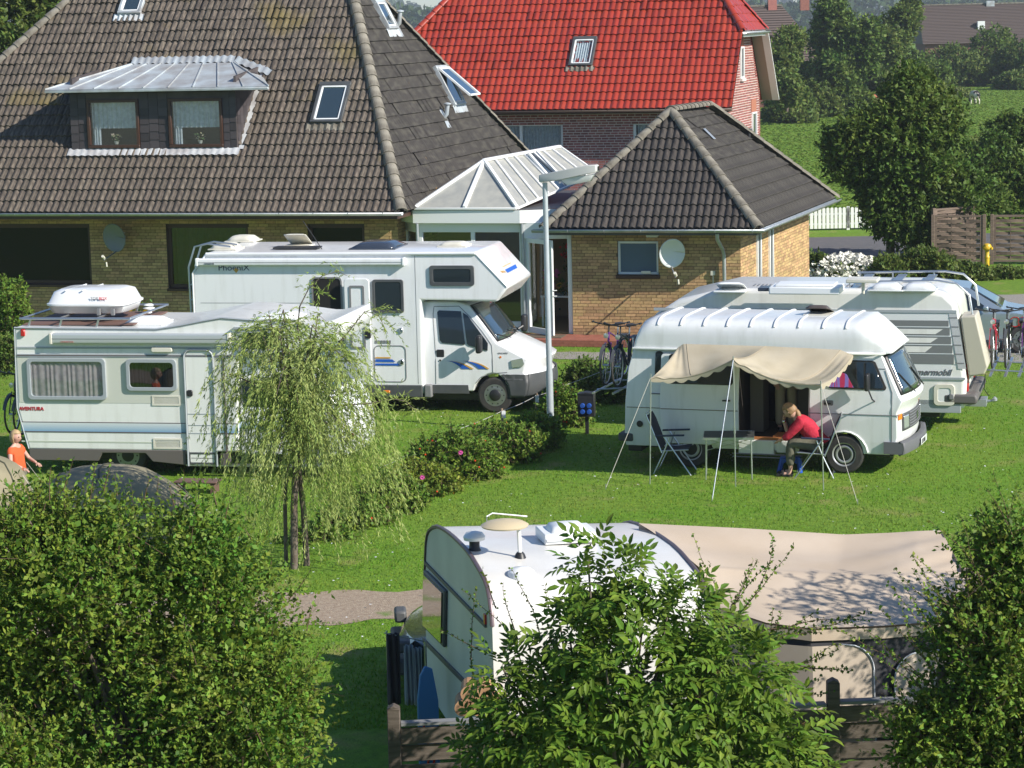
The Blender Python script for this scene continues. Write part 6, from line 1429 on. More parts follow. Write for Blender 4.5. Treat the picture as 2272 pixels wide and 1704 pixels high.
# ---------------------------------------------------------------- caravan with awning tent (foreground)
nx = at_y(1096, 1500, 20.9); CV = Frame(nx.x, 20.9, 11.5)
crv = empty('caravan', CV, label='old white caravan with rounded roof in the foreground, behind the elder bush', cat='caravan')
raw = [(228, 620), (229, 500), (232, 400), (236, 300), (244, 240), (256, 212), (275, 196), (300, 189), (330, 200), (365, 222), (400, 250), (440, 288), (480, 330), (515, 378), (540, 420), (568, 468), (590, 510), (608, 560), (620, 620), (628, 680), (634, 740), (638, 800)]
cp = [CV.end(860+x/2.747, 1100+y/2.747, 0) for x, y in raw]
yn = min(p[0] for p in cp); yf = max(p[0] for p in cp)
prof = [(yf, .40)] + cp + [(cp[-1][0]-.03, 1.2), (cp[-1][0]+.05, .40)]
CWd = 2.02; tilt = 0.045
bm = bmesh.new(); n = len(prof)
a_ = [bm.verts.new((0, y, z)) for y, z in prof]; b_ = [bm.verts.new((CWd, y, z - tilt*CWd*(.0 if z < .5 else 1))) for y, z in prof]
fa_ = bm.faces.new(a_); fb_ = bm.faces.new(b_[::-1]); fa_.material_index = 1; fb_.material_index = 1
for i in range(n): bm.faces.new((a_[i], b_[i], b_[(i+1) % n], a_[(i+1) % n]))
bmesh.ops.recalc_face_normals(bm, faces=bm.faces)
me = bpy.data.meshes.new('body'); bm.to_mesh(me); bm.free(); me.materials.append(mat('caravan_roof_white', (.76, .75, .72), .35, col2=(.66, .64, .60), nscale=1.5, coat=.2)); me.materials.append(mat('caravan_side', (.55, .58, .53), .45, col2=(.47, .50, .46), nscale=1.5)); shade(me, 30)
cb = bpy.data.objects.new('body', me); link(cb, crv)
for xx, dzz in ((0, 0), (CWd, -tilt*CWd)):
    mb = MB(); mb.tube([(xx, y, z+dzz+.004) for y, z in cp], .022, 6); mb.build('edge_rail', mat('edge_rail_purple', (.16, .12, .13), .4, .4), crv, smooth=60)
def cs(x, y): return CV.end(860+x/2.747, 1100+y/2.747, -.0)
for p, q, w_ in (((234, 408), (604, 792), .035), ((224, 880), (545, 1205), .05)):
    a = cs(*p); b = cs(*q); mb = MB(); mb.bar((-.01, a[0], a[1]), (-.01, b[0], b[1]), .02, w_, up=(0, 0, 1)); mb.build('side_trim', M_dgrey, crv)
wpts = [cs(*p) for p in ((240, 450), (368, 575), (362, 925), (236, 800))]
mb = MB(); mb.prism(wpts, -.04, .0, plane='yz'); cwn = mb.build('window', M_dgrey, crv, bevel=.02)
cyc = sum(p[0] for p in wpts)/4; czc = sum(p[1] for p in wpts)/4
mb = MB(); mb.prism([(cyc+(y-cyc)*.88, czc+(z-czc)*.88) for y, z in wpts], -.055, -.03, plane='yz'); mb.build('pane', mat('mirror_pane', (.03, .03, .025), .02, coat=1.0, spec=1.0), cwn)
a = cs(600, 740); mb = MB(); mb.box(-.02, .0, a[0]-.03, a[0]+.03, a[1]-.06, a[1]+.03); mb.build('marker_light', M_red, crv)
mb = MB(); mb.box(.1, CWd-.1, yn+.2, yf-.1, .3, .42); mb.build('chassis', M_black, crv)
for x in (.1, CWd-.1): 
    wc = wheel(crv, x, 0, .31, .18, 'steel'); wc.rotation_euler[2] = R_(90); wc.location = (x, (yn+yf)/2, .31)
def roofz(y):
    c = sorted(cp[7:], key=lambda p: p[0])
    for i in range(len(c)-1):
        if c[i][0] <= y <= c[i+1][0]: return c[i][1] + (c[i+1][1]-c[i][1])*(y-c[i][0])/max(1e-6, c[i+1][0]-c[i][0])
    return c[-1][1]
def onr(px, py):
    z = 2.4
    for _ in range(25):
        x, y = CV.flat(px, py, z); z = z*.5 + .5*(roofz(y) - tilt*max(0, x))
    return V3(x, y, z)
def zc_(x, y): return x/2.747+860, y/2.747+1100
q = onr(*zc_(1090, 275)); ht = hatch(crv, q.x, q.y, q.z, .42, .40, .10, M_pvc, lift=0)
mb = MB(); mb.box(-.26, .26, -.22, .22, -.03, .07); mb.build('hatch_base', M_pvc, ht, bevel=.01); ht.location.z += .05
q = onr(*zc_(530, 330)); mb = MB(); mb.lathe([(.08, -.03), (.05, .02), (.05, .10)], n=20, m_=0); mb.lathe([(.10, .10), (.105, .13), (.08, .165), (.03, .18), (0, .182)], n=24, m_=1); o = mb.build('mushroom_vent', [M_black, M_pvc], crv, smooth=40); o.location = q
q = onr(*zc_(808, 375)); mb = MB(); mb.lathe([(.07, -.04), (.045, .03), (.03, .05)], n=16); o = mb.build('aerial_foot', M_black, crv, smooth=40); o.location = q
mb = MB(); mb.tube([(0, 0, 0), (-.01, 0, .31)], .020, 10); mb.build('aerial_mast', M_pvc, o)
mb = MB(); mb.lathe([(.05, .345), (.215, .365), (.225, .38), (.18, .405), (.09, .425), (0, .43)], n=36); o2 = mb.build('aerial_dome', mat('aged_cream', (.60, .49, .31), .4), o, smooth=30); o2.location = (-.14, 0, -.06)
mb = MB(); mb.tube([(-.30, .05, .32), (-.30, .05, .40), (-.24, .08, .42), (.10, .12, .36)], .008, 5); mb.build('aerial_rod', M_alu, o)
q = onr(*zc_(815, 485)); mb = MB(); mb.lathe([(.13, -.03), (.13, .01), (.12, .04), (.08, .07), (0, .08)], n=28); o = mb.build('round_vent', M_pvc, crv, smooth=30); o.location = q

# awning tent
tent = empty('awning_tent', CV, label='beige and grey awning tent attached to the foreground caravan, leaf shade on its roof', cat='awning tent')
X1 = CWd
def tz_(px, py, z): x, y = CV.flat(px, py, z); return V3(x, y, z)
far = [tz_(1417, 1161, 2.40), tz_(1650, 1172, 2.33), tz_(1873, 1186, 2.25), tz_(2000, 1181, 2.26), tz_(2088, 1178, 2.28)]
midl = [tz_(1552, 1248, 2.28), tz_(1700, 1256, 2.22), tz_(1850, 1262, 2.19), tz_(1990, 1266, 2.18), tz_(2135, 1262, 2.14)]
near = [tz_(1592, 1350, 1.98), tz_(1700, 1385, 1.95), tz_(1800, 1398, 1.93), tz_(1960, 1392, 1.92), tz_(2180, 1375, 1.90)]
near = [V3(p.x, near[0].y*.0 + p.y, p.z) for p in near]
def spl(L, t): i = min(int(t*(len(L)-1)), len(L)-2); f = t*(len(L)-1)-i; return L[i].lerp(L[i+1], f)
P = []
for i in range(61):
    u = i/60; row = []
    a, b, c = spl(far, u), spl(midl, u), spl(near, u)
    for j in range(15):
        v = j/14; p = a.lerp(b, v) - V3(0, 0, .06*math.sin(math.pi*v)*math.sin(math.pi*min(1, u*1.2))) if True else 0
        p += V3(0, 0, .012*math.sin(v*9 + u*4)*math.sin(math.pi*v) + .010*math.sin(9*u + 22*v*u)*max(0, u-.5)*2); p -= V3(0, 0, .05*v*v*(1-.3*u)); row.append(p)
    for j in range(1, 19):
        v = j/18; p = b.lerp(c, v) + V3(0, 0, -.03*math.sin(math.pi*v) + .005*math.sin(26*u + 5*v)*math.sin(math.pi*v))
        if v > .86: p += V3(0, 0, .015)
        row.append(p)
    P.append(row)
mb = MB(); mb.grid(P); mb.build('roof_cloth', M_tentbeige, tent, smooth=60, fix=False)
mb = MB(); mb.grid([[p, p - V3(0, 0, .10)] for p in [spl(near, i/40) + V3(0, -.01, .0) for i in range(41)]]); mb.build('valance', M_tentbeige, tent, fix=False)
fr_ = [spl(near, i/20) + V3(0, .02, -.08) for i in range(21)]
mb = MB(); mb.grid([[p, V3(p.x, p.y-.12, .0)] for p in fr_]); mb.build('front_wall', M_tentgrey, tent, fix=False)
last = [spl([far[-1], midl[-1], near[-1]], i/10) for i in range(11)]
mb = MB(); mb.grid([[p, V3(p.x+.35, p.y, 0)] for p in last]); mb.build('side_wall', M_tentbeige, tent, fix=False)
mb = MB(); mb.grid([[p, V3(p.x, p.y, 0)] for p in [spl(far, i/12) for i in range(13)]]); mb.build('back_wall', M_tentbeige, tent, fix=False)
for xa, xb in ((1620, 1930), (1975, 2260)):
    a = CV.side(xa, 1432, fr_[10].y-.0); b = CV.side(xb, 1432, fr_[10].y)
    x0_, x1_ = a[0], b[0]; z1_ = a[1]-.06
    # arched panel that follows the wall
    poly = rrect(x0_, x1_, .45, z1_, .24, 6)
    def wy(x, z):
        i = max(i for i in range(len(fr_)-1) if fr_[i].x <= x or i == 0); f = (x-fr_[i].x)/(fr_[i+1].x-fr_[i].x); p = fr_[i].lerp(fr_[i+1], f); return p.y - .12*(1-z/p.z) - .02
    mb = MB(); tp_ = lambda x: z1_ - .24 + math.sqrt(max(0, .24**2 - max(0, .24-min(x-x0_, x1_-x))**2))
    mb.grid([[(x, wy(x, z)-.012, z) for z in [.45+(tp_(x)-.45)*k/8 for k in range(9)]] for x in [x0_+(x1_-x0_)*j/40 for j in range(41)]]); wn = mb.build('window_flap', mat('cream_flap', (.52, .44, .35), .85, col2=(.46, .38, .30), nscale=2), tent, fix=False)
    mb = MB(); pts_ = [(x, wy(x, z)-.02, z) for x, z in poly]; mb.tube(pts_ + [pts_[0]], .008, 4); mb.build('piping', M_curtain, wn)

# ---------------------------------------------------------------- cars
def car(fr, name, label, paint, lamp=None, L=4.5, Wd=1.75, H_=1.42, estate=True, nose_left=True):
    e = empty(name, fr, label=label, cat='car'); s = 1 if nose_left else -1
    X = lambda x: x if nose_left else L - x
    prof = [(.10, .30)] + [(.78-.34*math.cos(R_(a)), .30+.34*math.sin(R_(a))) for a in range(0, 181, 18)] + [(L-.85-.34*math.cos(R_(a)), .30+.34*math.sin(R_(a))) for a in range(0, 181, 18)] + \
           [(L-.06, .30), (L, .55), (L-.05, .88), (L-.30 if estate else L-.25, .96), (L-.62, H_-.10), (L-1.1, H_), (L-2.0, H_+.02), (1.95, H_-.04), (1.15, .93), (.45, .80), (.12, .68), (.0, .48)]
    prof = [(X(x), z) for x, z in prof]
    tum = lambda x, z: max(0, z-.85)*.38 + max(0, .5-z)*.1
    def nz_(x, z, t): d0 = x; d1 = L-x; f = max(0, 1-min(d0, d1)/.8); return (1 if d0 < d1 else -1)*f*.22*(2*t-1)**2
    body_profile(prof, Wd, 'body', paint, e, tum, bevel=.05, seg=3, zcuts=(.5, .85, .97), xf=nz_)
    def pane(poly, nm):
        bm = bmesh.new(); bm.faces.new([bm.verts.new((X(x), 0, z)) for x, z in poly])
        for v in bm.verts: v.co.y = tum(v.co.x, v.co.z) - .008
        me = bpy.data.meshes.new(nm); bm.to_mesh(me); bm.free(); me.materials.append(M_glass_dark); o = bpy.data.objects.new(nm, me); link(o, e); md = o.modifiers.new('s', 'SOLIDIFY'); md.thickness = .01
        return o
    pane([(1.45, .93), (2.45, .96), (2.45, H_-.13), (1.98, H_-.15)], 'side_window'); pane([(2.52, .96), (3.35, .97), (3.30, H_-.14), (2.52, H_-.13)], 'side_window'); pane([(3.42, .98), (L-.48, 1.0), (L-.68, H_-.20), (3.40, H_-.15)], 'side_window')
    P = [[(X(1.17 + .78*v + .04), tum(0, .93+(H_-.98)*v)+.12 + t*(Wd-.24-2*tum(0, .93+(H_-.98)*v)), .955+(H_-1.01)*v + .01) for t in [k/10 for k in range(11)]] for v in (0.05, .3, .6, .93)]
    P = [[(p[0] + s*(-.03 + .22*max(0, 1-1.25/.8)), p[1], p[2]+.02) for p in r] for r in P]
    mb = MB(); mb.grid(P); mb.build('windscreen', M_glass_blue, e, smooth=60, solid=.01, fix=False)
    for x in (.78, L-.85):
        for y in (.10, Wd-.10): wheel(e, X(x), y, .31, .19, 'holes')
    for y in (.05, Wd-.35): mb = MB(); mb.box(min(X(.02), X(.16)), max(X(.02), X(.16)), y+.02, y+.30, .58, .72); mb.build('headlight', lamp or M_headlight, e, bevel=.03)
    for y in (.05, Wd-.25): mb = MB(); mb.box(min(X(L-.1), X(L-.01)), max(X(L-.1), X(L-.01)), y, y+.2, .65, .85); mb.build('tail_light', M_red, e, bevel=.02)
    mb = MB(); mb.box(min(X(-.03), X(.12)), max(X(-.03), X(.12)), .12, Wd-.12, .32, .50); mb.build('bumper', M_dgrey, e, bevel=.03)
    mb = MB(); mb.box(min(X(1.5), X(1.62)), max(X(1.5), X(1.62)), -.17, -.02, .92, 1.05); mb.build('mirror', paint, e, bevel=.03); 
    for x in (2.2, 3.1): mb = MB(); mb.box(min(X(x), X(x+.16)), max(X(x), X(x+.16)), -.03, .0, .78, .81); mb.build('door_handle', M_chrome, e)
    return e
g = at_z(2268, 785); CR = Frame(g.x-3.82*math.cos(R_(14)), g.y+3.82*math.sin(R_(14)), -14)
silver = mat('silver_blue_paint', (.36, .42, .48), .25, .5, coat=.6)
cr = car(CR, 'parked_car', 'silver-blue estate car with red rings on its door, cut by the right edge', silver, L=4.6, H_=1.45, nose_left=False)
a, b = CR.side(2250, 714), CR.side(2272, 714)
mb = MB()
for k in range(4):
    c = (a[0]+.02 + k*.17, a[1]); R1 = .105
    for j in range(24):
        a0, a1 = j*math.pi/12, (j+1)*math.pi/12; mb.bar((c[0]+R1*math.cos(a0), -.006, c[1]+R1*math.sin(a0)), (c[0]+R1*math.cos(a1), -.006, c[1]+R1*math.sin(a1)), .012, .018)
mb.build('red_rings', M_red, cr)
g = at_y(879, 1420, 25.4); CD = Frame(g.x, 25.3, 4)
car(CD, 'parked_car', 'dark green car whose nose shows left of the foreground caravan', mat('dark_car_paint', (.015, .03, .028), .2, .3, coat=.8), lamp=M_dgrey, L=4.2, H_=1.40)
# ================================================================ bicycles
def bicycle(loc, rot, label, frame_m, group='bicycles on the rear racks', detail=None, lean=0.0):
    e = empty('bicycle', loc, rot, label, 'bicycle', group); e.rotation_euler[0] = lean
    R = .34
    for x in (0, 1.05):
        wh = bpy.data.objects.new('wheel', None); link(wh, e); wh.location = (x, 0, R)
        mb = MB(); mb.tube([(R*.96*math.cos(t*math.pi/16), 0, R*.96*math.sin(t*math.pi/16)) for t in range(33)], .019, 6, caps=False); mb.build('tyre', M_rubber, wh, smooth=60, fix=False)
        mb = MB(); mb.tube([(R*.90*math.cos(t*math.pi/16), 0, R*.90*math.sin(t*math.pi/16)) for t in range(33)], .010, 4, caps=False)
        for k in range(16): a = k*math.pi/8; mb.tube([(0, .025*(1 if k % 2 else -1), 0), (R*.9*math.cos(a), 0, R*.9*math.sin(a))], .0022, 3)
        mb.tube([(0, -.05, 0), (0, .05, 0)], .02, 8); mb.build('spokes', M_alu, wh, fix=False)
        mb = MB(); mb.grid([[((R+.03)*math.cos(R_(a)), s*.028, (R+.03)*math.sin(R_(a))) for s in (-1, 0, 1)] for a in range(20, 190, 12)]); mb.build('mudguard', M_dgrey, wh, fix=False)
    bb = (.46, 0, .29); st = (.34, 0, .80); hd = (.86, 0, .88); hb = (.89, 0, .74)
    mb = MB(); mb.tube([bb, st], .016, 8); mb.tube([bb, hb], .018, 8); mb.tube([(.36, 0, .72), hd], .015, 8); mb.tube([hd, hb], .02, 8)
    for s in (-1, 1): mb.tube([(0, s*.06, R), bb], .010, 6); mb.tube([(0, s*.06, R), (.36, 0, .70)], .009, 6); mb.tube([(hb[0]+.01, s*.05, hb[2]-.03), (1.05, s*.06, R)], .012, 6)
    mb.build('frame', frame_m, e, smooth=60, fix=False)
    mb = MB(); mb.tube([(.33, 0, .80), (.31, 0, .93)], .012, 6); mb.build('seat_post', M_alu, e)
    mb = MB(); mb.grid([[(.16, -.08, .94), (.16, 0, .955), (.16, .08, .94)], [(.28, -.07, .955), (.28, 0, .965), (.28, .07, .955)], [(.44, -.015, .95), (.44, 0, .955), (.44, .015, .95)]]); mb.build('saddle', M_black, e, smooth=60, solid=.03, fix=False)
    mb = MB(); mb.tube([hd, (.84, 0, 1.0)], .014, 6); mb.tube([(.76, -.31, 1.04), (.84, -.20, 1.03), (.87, 0, 1.0), (.84, .20, 1.03), (.76, .31, 1.04)], .012, 6)
    mb.tube([(.70, -.32, 1.04), (.78, -.31, 1.04)], .017, 6); mb.tube([(.70, .32, 1.04), (.78, .31, 1.04)], .017, 6); mb.build('handlebar', M_black, e, smooth=60)
    mb = MB(); mb.lathe([(.09, -.012), (.095, 0), (.09, .012)], c=(.46, -.06, .29), axis='y', n=16); mb.tube([(.46, -.08, .29), (.52, -.08, .14)], .010, 5); mb.tube([(.46, .08, .29), (.40, .08, .44)], .010, 5); mb.box(.47, .57, -.14, -.07, .13, .15); mb.box(.35, .45, .07, .14, .43, .45); mb.build('crank', M_mgrey, e)
    mb = MB(); mb.lathe([(.01, 0), (.04, .02), (.045, .05), (0, .055)], c=(.98, 0, .84), axis='x', n=12); mb.build('headlamp', M_headlight, e, smooth=40)
    mb = MB(); mb.box(-.12, .30, -.06, .06, .72, .735); mb.box(-.16, -.13, -.05, .05, .62, .70); mb.build('carrier', M_black, e)
    mb = MB(); mb.box(-.175, -.15, -.05, .05, .60, .68); mb.build('rear_reflector', M_red, e)
    if detail == 'bag': mb = MB(); mb.box(.70, .92, -.10, .10, .78, .98); mb.build('bar_bag', M_black, e, bevel=.03)
    return e
M_purple = mat('purple_frame', (.12, .02, .16), .3, coat=.5); M_bkf = mat('black_frame', (.015, .015, .018), .3, coat=.5); M_redf = mat('red_frame', (.42, .02, .04), .3, coat=.5)
# on the camper van's tail (mounted crosswise, wheels off the ground)
vx = S_van_rx
for i, (dx, m_, lb) in enumerate(((-.50, M_purple, 'purple-barred trekking bicycle hanging outermost on the camper van\'s tail'), (-.25, M_bkf, 'black trekking bicycle hanging innermost on the camper van\'s tail'))):
    bicycle(LT.w(vx+dx, 1.60 - i*.15, 1.25), LT.a - math.pi/2, lb, m_)
rk = empty('bicycle_rack', LT.w(vx-.3, 1, 1.18), LT.a, 'aluminium bicycle rack on the camper van\'s tail', 'rack')
mb = MB(); mb.tube([(-.3, -.9, .0), (-.3, .75, 0)], .02, 6); mb.tube([(.05, -.9, 0), (.05, .75, 0)], .02, 6)
for y in (-.5, .5): mb.tube([(-.35, y, 0), (.3, y, .05), (.3, y, .9)], .018, 6)
mb.build('rack_frame', M_alu, rk)
hxr = S_hym_rb
for i, (dx, m_, lb, yy) in enumerate(((.38, M_redf, 'red bicycle with red tail lamp nearest to the rear locker of the right-hand motorhome', 1.95), (.60, M_bkf, 'dark bicycle standing outermost behind the right-hand motorhome', 2.3), (.82, M_purple, 'purple and red bicycle beside the silver-blue car', 2.6))):
    bicycle(HY.w(hxr+dx, yy+.1, 1.02 if i == 0 else .98), HY.a - math.pi/2 + (.1 if i == 2 else 0), lb, m_)
rk = empty('bicycle_rack', HY.w(hxr+.5, 1.7, .95), HY.a, 'aluminium bicycle rack at the tail of the right-hand motorhome', 'rack')
mb = MB()
for x in (-.13, .13, .37): mb.bar((x, -1.2, 0), (x, 1.2, 0), .05, .02)
for y in (-.6, .5): mb.tube([(-.85, y-.0, .05), (.42, y, 0)], .018, 6)
mb.build('rack_frame', M_alu, rk)
bicycle(AV.w(S_ave_x0-.42, 1.75, .58), AV.a - math.pi/2, 'black bicycle hanging on the tail of the left motorhome', M_bkf)
bicycle(AV.w(S_ave_x0-.22, 1.65, .58), AV.a - math.pi/2, 'black bicycle closest to the tail wall of the left motorhome', M_bkf)

# ================================================================ people
def skin_fig(name, verts, edges, radii, mtl, parent, root=0, sub=2):
    me = bpy.data.meshes.new(name); me.from_pydata(verts, edges, []); o = bpy.data.objects.new(name, me); link(o, parent)
    md = o.modifiers.new('skin', 'SKIN'); md.use_smooth_shade = True
    sv = me.skin_vertices[0].data
    for i, r in enumerate(radii): sv[i].radius = (r, r) if not isinstance(r, tuple) else r
    sv[root].use_root = True; o.modifiers.new('sub', 'SUBSURF').levels = sub; o.modifiers['sub'].render_levels = sub
    me.materials.append(mtl); return o
def head_parts(parent, c, fwd, up, hair_m, r=.105, long=False, tail=True):
    fwd, up = Vector(fwd).normalized(), Vector(up).normalized(); side = up.cross(fwd).normalized(); up = fwd.cross(side).normalized(); c = Vector(c)
    M_ = Matrix(((fwd.x, side.x, up.x, c.x), (fwd.y, side.y, up.y, c.y), (fwd.z, side.z, up.z, c.z), (0, 0, 0, 1)))
    bm = bmesh.new(); bmesh.ops.create_uvsphere(bm, u_segments=20, v_segments=14, radius=1)
    for v in bm.verts:
        x, y, z = v.co; f = 1.0
        v.co = Vector((x*r*.98*(1 if z > -.2 else .92), y*r*.78*(1 if z > -.3 else .84), z*r*1.18))
        if x > .75 and -.25 < z < .12 and abs(y) < .2: v.co.x += r*.22*(1-abs(y)*3)     # nose
        if x > .7 and .12 < z < .35 and .2 < abs(y) < .5: v.co.x -= r*.07               # eye sockets
        if abs(y) > .9 and -.2 < z < .25: v.co.y *= 1.12
    me = bpy.data.meshes.new('head'); bm.to_mesh(me); bm.free(); me.materials.append(M_skin); shade(me, 180); h = bpy.data.objects.new('head', me); link(h, parent); h.matrix_local = M_
    for s in (-1, 1):
        mb = MB(); mb.lathe([(.012, 0), (.008, .006), (0, .008)], axis='x', c=(r*.86, s*r*.32, r*.18), n=8); mb.build('eye', M_black, h)
        mb = MB(); mb.lathe([(.028, -.006), (.02, .008), (0, .01)], axis='y', c=(0, s*r*.80, 0), n=10); mb.build('ear', M_skin, h)
    mb = MB(); mb.box(r*.88, r*.93, -.022, .022, -r*.56, -r*.50); mb.build('mouth', mat('lips', (.40, .12, .10), .5), h, bevel=.003, seg=1)
    bm = bmesh.new(); bmesh.ops.create_uvsphere(bm, u_segments=24, v_segments=16, radius=1)
    dl = [v for v in bm.verts if (v.co.x > .35 and v.co.z < .45) or v.co.z < (-.55 if not long else -.9)]
    bmesh.ops.delete(bm, geom=dl, context='VERTS')
    for v in bm.verts:
        n = v.co.copy(); w = 1 + .05*math.sin(n.y*30)*.6; v.co = Vector((n.x*r*1.12*w - .008, n.y*r*.92*w, n.z*r*1.30*w))
    me = bpy.data.meshes.new('hair'); bm.to_mesh(me); bm.free(); me.materials.append(hair_m); shade(me, 180); q = bpy.data.objects.new('hair', me); link(q, h); q.modifiers.new('s', 'SOLIDIFY').thickness = .012
    return h
def hand(parent, w, d, pn, name='hand', s=1.0):
    """palm with five curled fingers from the wrist w along d, palm normal pn"""
    w, d, pn = Vector(w), Vector(d).normalized(), Vector(pn).normalized(); x = d.cross(pn).normalized()
    vs_ = [w, w + d*.05*s]; ed = [(0, 1)]; rd = [.022*s, (.034*s)]; 
    for k, (o_, L1, cu) in enumerate(((-.030, .070, .9), (-.010, .078, .8), (.010, .074, .8), (.029, .058, .9))):
        b0 = len(vs_); vs_ += [w + d*.085*s + x*o_*s, w + d*(.085+L1*.5)*s + x*o_*1.1*s + pn*.010*cu*s, w + d*(.085+L1*.85)*s + x*o_*1.1*s + pn*.035*cu*s]; ed += [(1, b0), (b0, b0+1), (b0+1, b0+2)]; rd += [.0105*s, .009*s, .0075*s]
    b0 = len(vs_); vs_ += [w + d*.04*s - x*.038*s + pn*.01*s, w + d*.075*s - x*.055*s + pn*.03*s]; ed += [(1, b0), (b0, b0+1)]; rd += [.011*s, .009*s]
    return skin_fig(name, vs_, ed, rd, M_skin, parent, 1, 2)
M_sweat = mat('red_sweater', (.50, .018, .045), .85, col2=(.42, .014, .04), nscale=10, bump=.9, bscale=14); M_trous = mat('olive_trousers', (.125, .12, .085), .85, col2=(.09, .087, .06), nscale=9, bump=.9, bscale=12)
M_hair = mat('blond_hair', (.36, .22, .11), .6, col2=(.22, .13, .07), nscale=30, stretch=(1, 1, .3)); M_hair2 = mat('light_hair', (.50, .36, .20), .6, col2=(.36, .24, .12), nscale=30)
wm = empty('person', chl, chr_, 'woman in red sweater and olive trousers sitting bent forward, head resting in her hand', 'person')
hip, wst_, chs, nk = (-.10, 0, .52), (-.02, 0, .65), (.17, 0, .83), (.29, 0, .95)
hc = (.39, .03, 1.06)
shl = [(.20, s*.17, .89) for s in (-1, 1)]; elb = [(.43, s*.16, .655) for s in (-1, 1)]; wrs = [(.49, -.09, .89), (.52, .10, .60)]
kn = [(.36, s*.12, .56) for s in (-1, 1)]; an_ = [(.38, s*.11, .12) for s in (-1, 1)]
# body: one continuous figure
vb_ = [hip, wst_, chs, nk, (.35, .02, 1.01)]; eb = [(0, 1), (1, 2), (2, 3), (3, 4)]; rb_ = [.13, .12, .125, .055, .05]
for s in (0, 1):
    b = len(vb_); vb_ += [shl[s], elb[s], wrs[s]]; eb += [(2, b), (b, b+1), (b+1, b+2)]; rb_ += [.06, .043, .026]
    b = len(vb_); sy = (-1, 1)[s]; vb_ += [(-.05, sy*.09, .50), kn[s], (.37, sy*.115, .30), an_[s], (.40, sy*.11, .05), (.54, sy*.12, .035)]; eb += [(0, b), (b, b+1), (b+1, b+2), (b+2, b+3), (b+3, b+4), (b+4, b+5)]; rb_ += [.085, .062, .05, .034, .036, .026]
skin_fig('body', vb_, eb, rb_, M_skin, wm)
vt = [(-.10, 0, .52), (-.02, 0, .65), (.10, 0, .78), (.20, 0, .88), (.28, 0, .94)]; et = [(0, 1), (1, 2), (2, 3), (3, 4)]; rt_ = [.170, .160, .170, .150, .085]
for s in (0, 1):
    b = len(vt); e0_ = Vector(elb[s]); w0 = Vector(wrs[s]); vt += [shl[s], tuple((Vector(shl[s])+e0_)/2), elb[s], tuple(e0_.lerp(w0, .30 if s == 0 else .7))]; et += [(3, b), (b, b+1), (b+1, b+2), (b+2, b+3)]; rt_ += [.088, .075, .066, .055]
skin_fig('sweater', vt, et, rt_, M_sweat, wm, 1)
vp = [(-.12, 0, .50)]; ep = []; rp_ = [.155]
for s in (0, 1):
    sy = (-1, 1)[s]; b = len(vp); vp += [(-.02, sy*.10, .51), (.18, sy*.12, .54), (.37, sy*.125, .555), (.385, sy*.12, .38), (.375, sy*.115, .17)]; ep += [(0, b), (b, b+1), (b+1, b+2), (b+2, b+3), (b+3, b+4)]; rp_ += [.115, .098, .085, .078, .070]
skin_fig('trousers', vp, ep, rp_, M_trous, wm, 0)
for s in (-1, 1):
    mb = MB(); P = [[(x, s*.115+y*.9, z) for y in (-.045, 0, .045)] for x, z in ((.34, .02), (.42, .02), (.52, .025), (.60, .03))]; mb.grid(P); sh_ = mb.build('sandal', M_black, wm, solid=.03, fix=False)
    mb = MB(); mb.tube([(.50, s*.115-.05, .03), (.50, s*.115, .085), (.50, s*.115+.05, .03)], .02, 6); mb.build('strap', M_black, sh_)
hh_ = head_parts(wm, hc, (.80, -.1, -.62), (.62, 0, .80), M_hair, r=.108)
mb = MB(); mb.tube([(.305, .02, 1.09), (.26, .03, 1.04), (.225, .05, .94), (.25, .06, .82)], [.03, .052, .045, .012], 10); mb.build('ponytail', M_hair, wm, smooth=60, sub=1)
mb = MB(); mb.lathe([(.03, -.02), (.042, 0), (.03, .02)], c=(0, 0, 0), n=12); o = mb.build('hair_band', mat('navy_scrunchie', (.01, .012, .04), .8), wm, smooth=60); o.location = (.295, .02, 1.085); o.rotation_euler = (0, .9, 0)
hand(wm, wrs[0], (-.15, .25, 1), (-.6, .4, 0)); hand(wm, wrs[1], (.6, -.5, -.3), (0, 0, -1))
mb = MB(); mb.lathe([(.032, -.012), (.034, 0), (.032, .012)], n=14); o = mb.build('wristwatch', M_chrome, wm, smooth=40); o.location = (wrs[0][0], wrs[0][1], wrs[0][2]-.02)

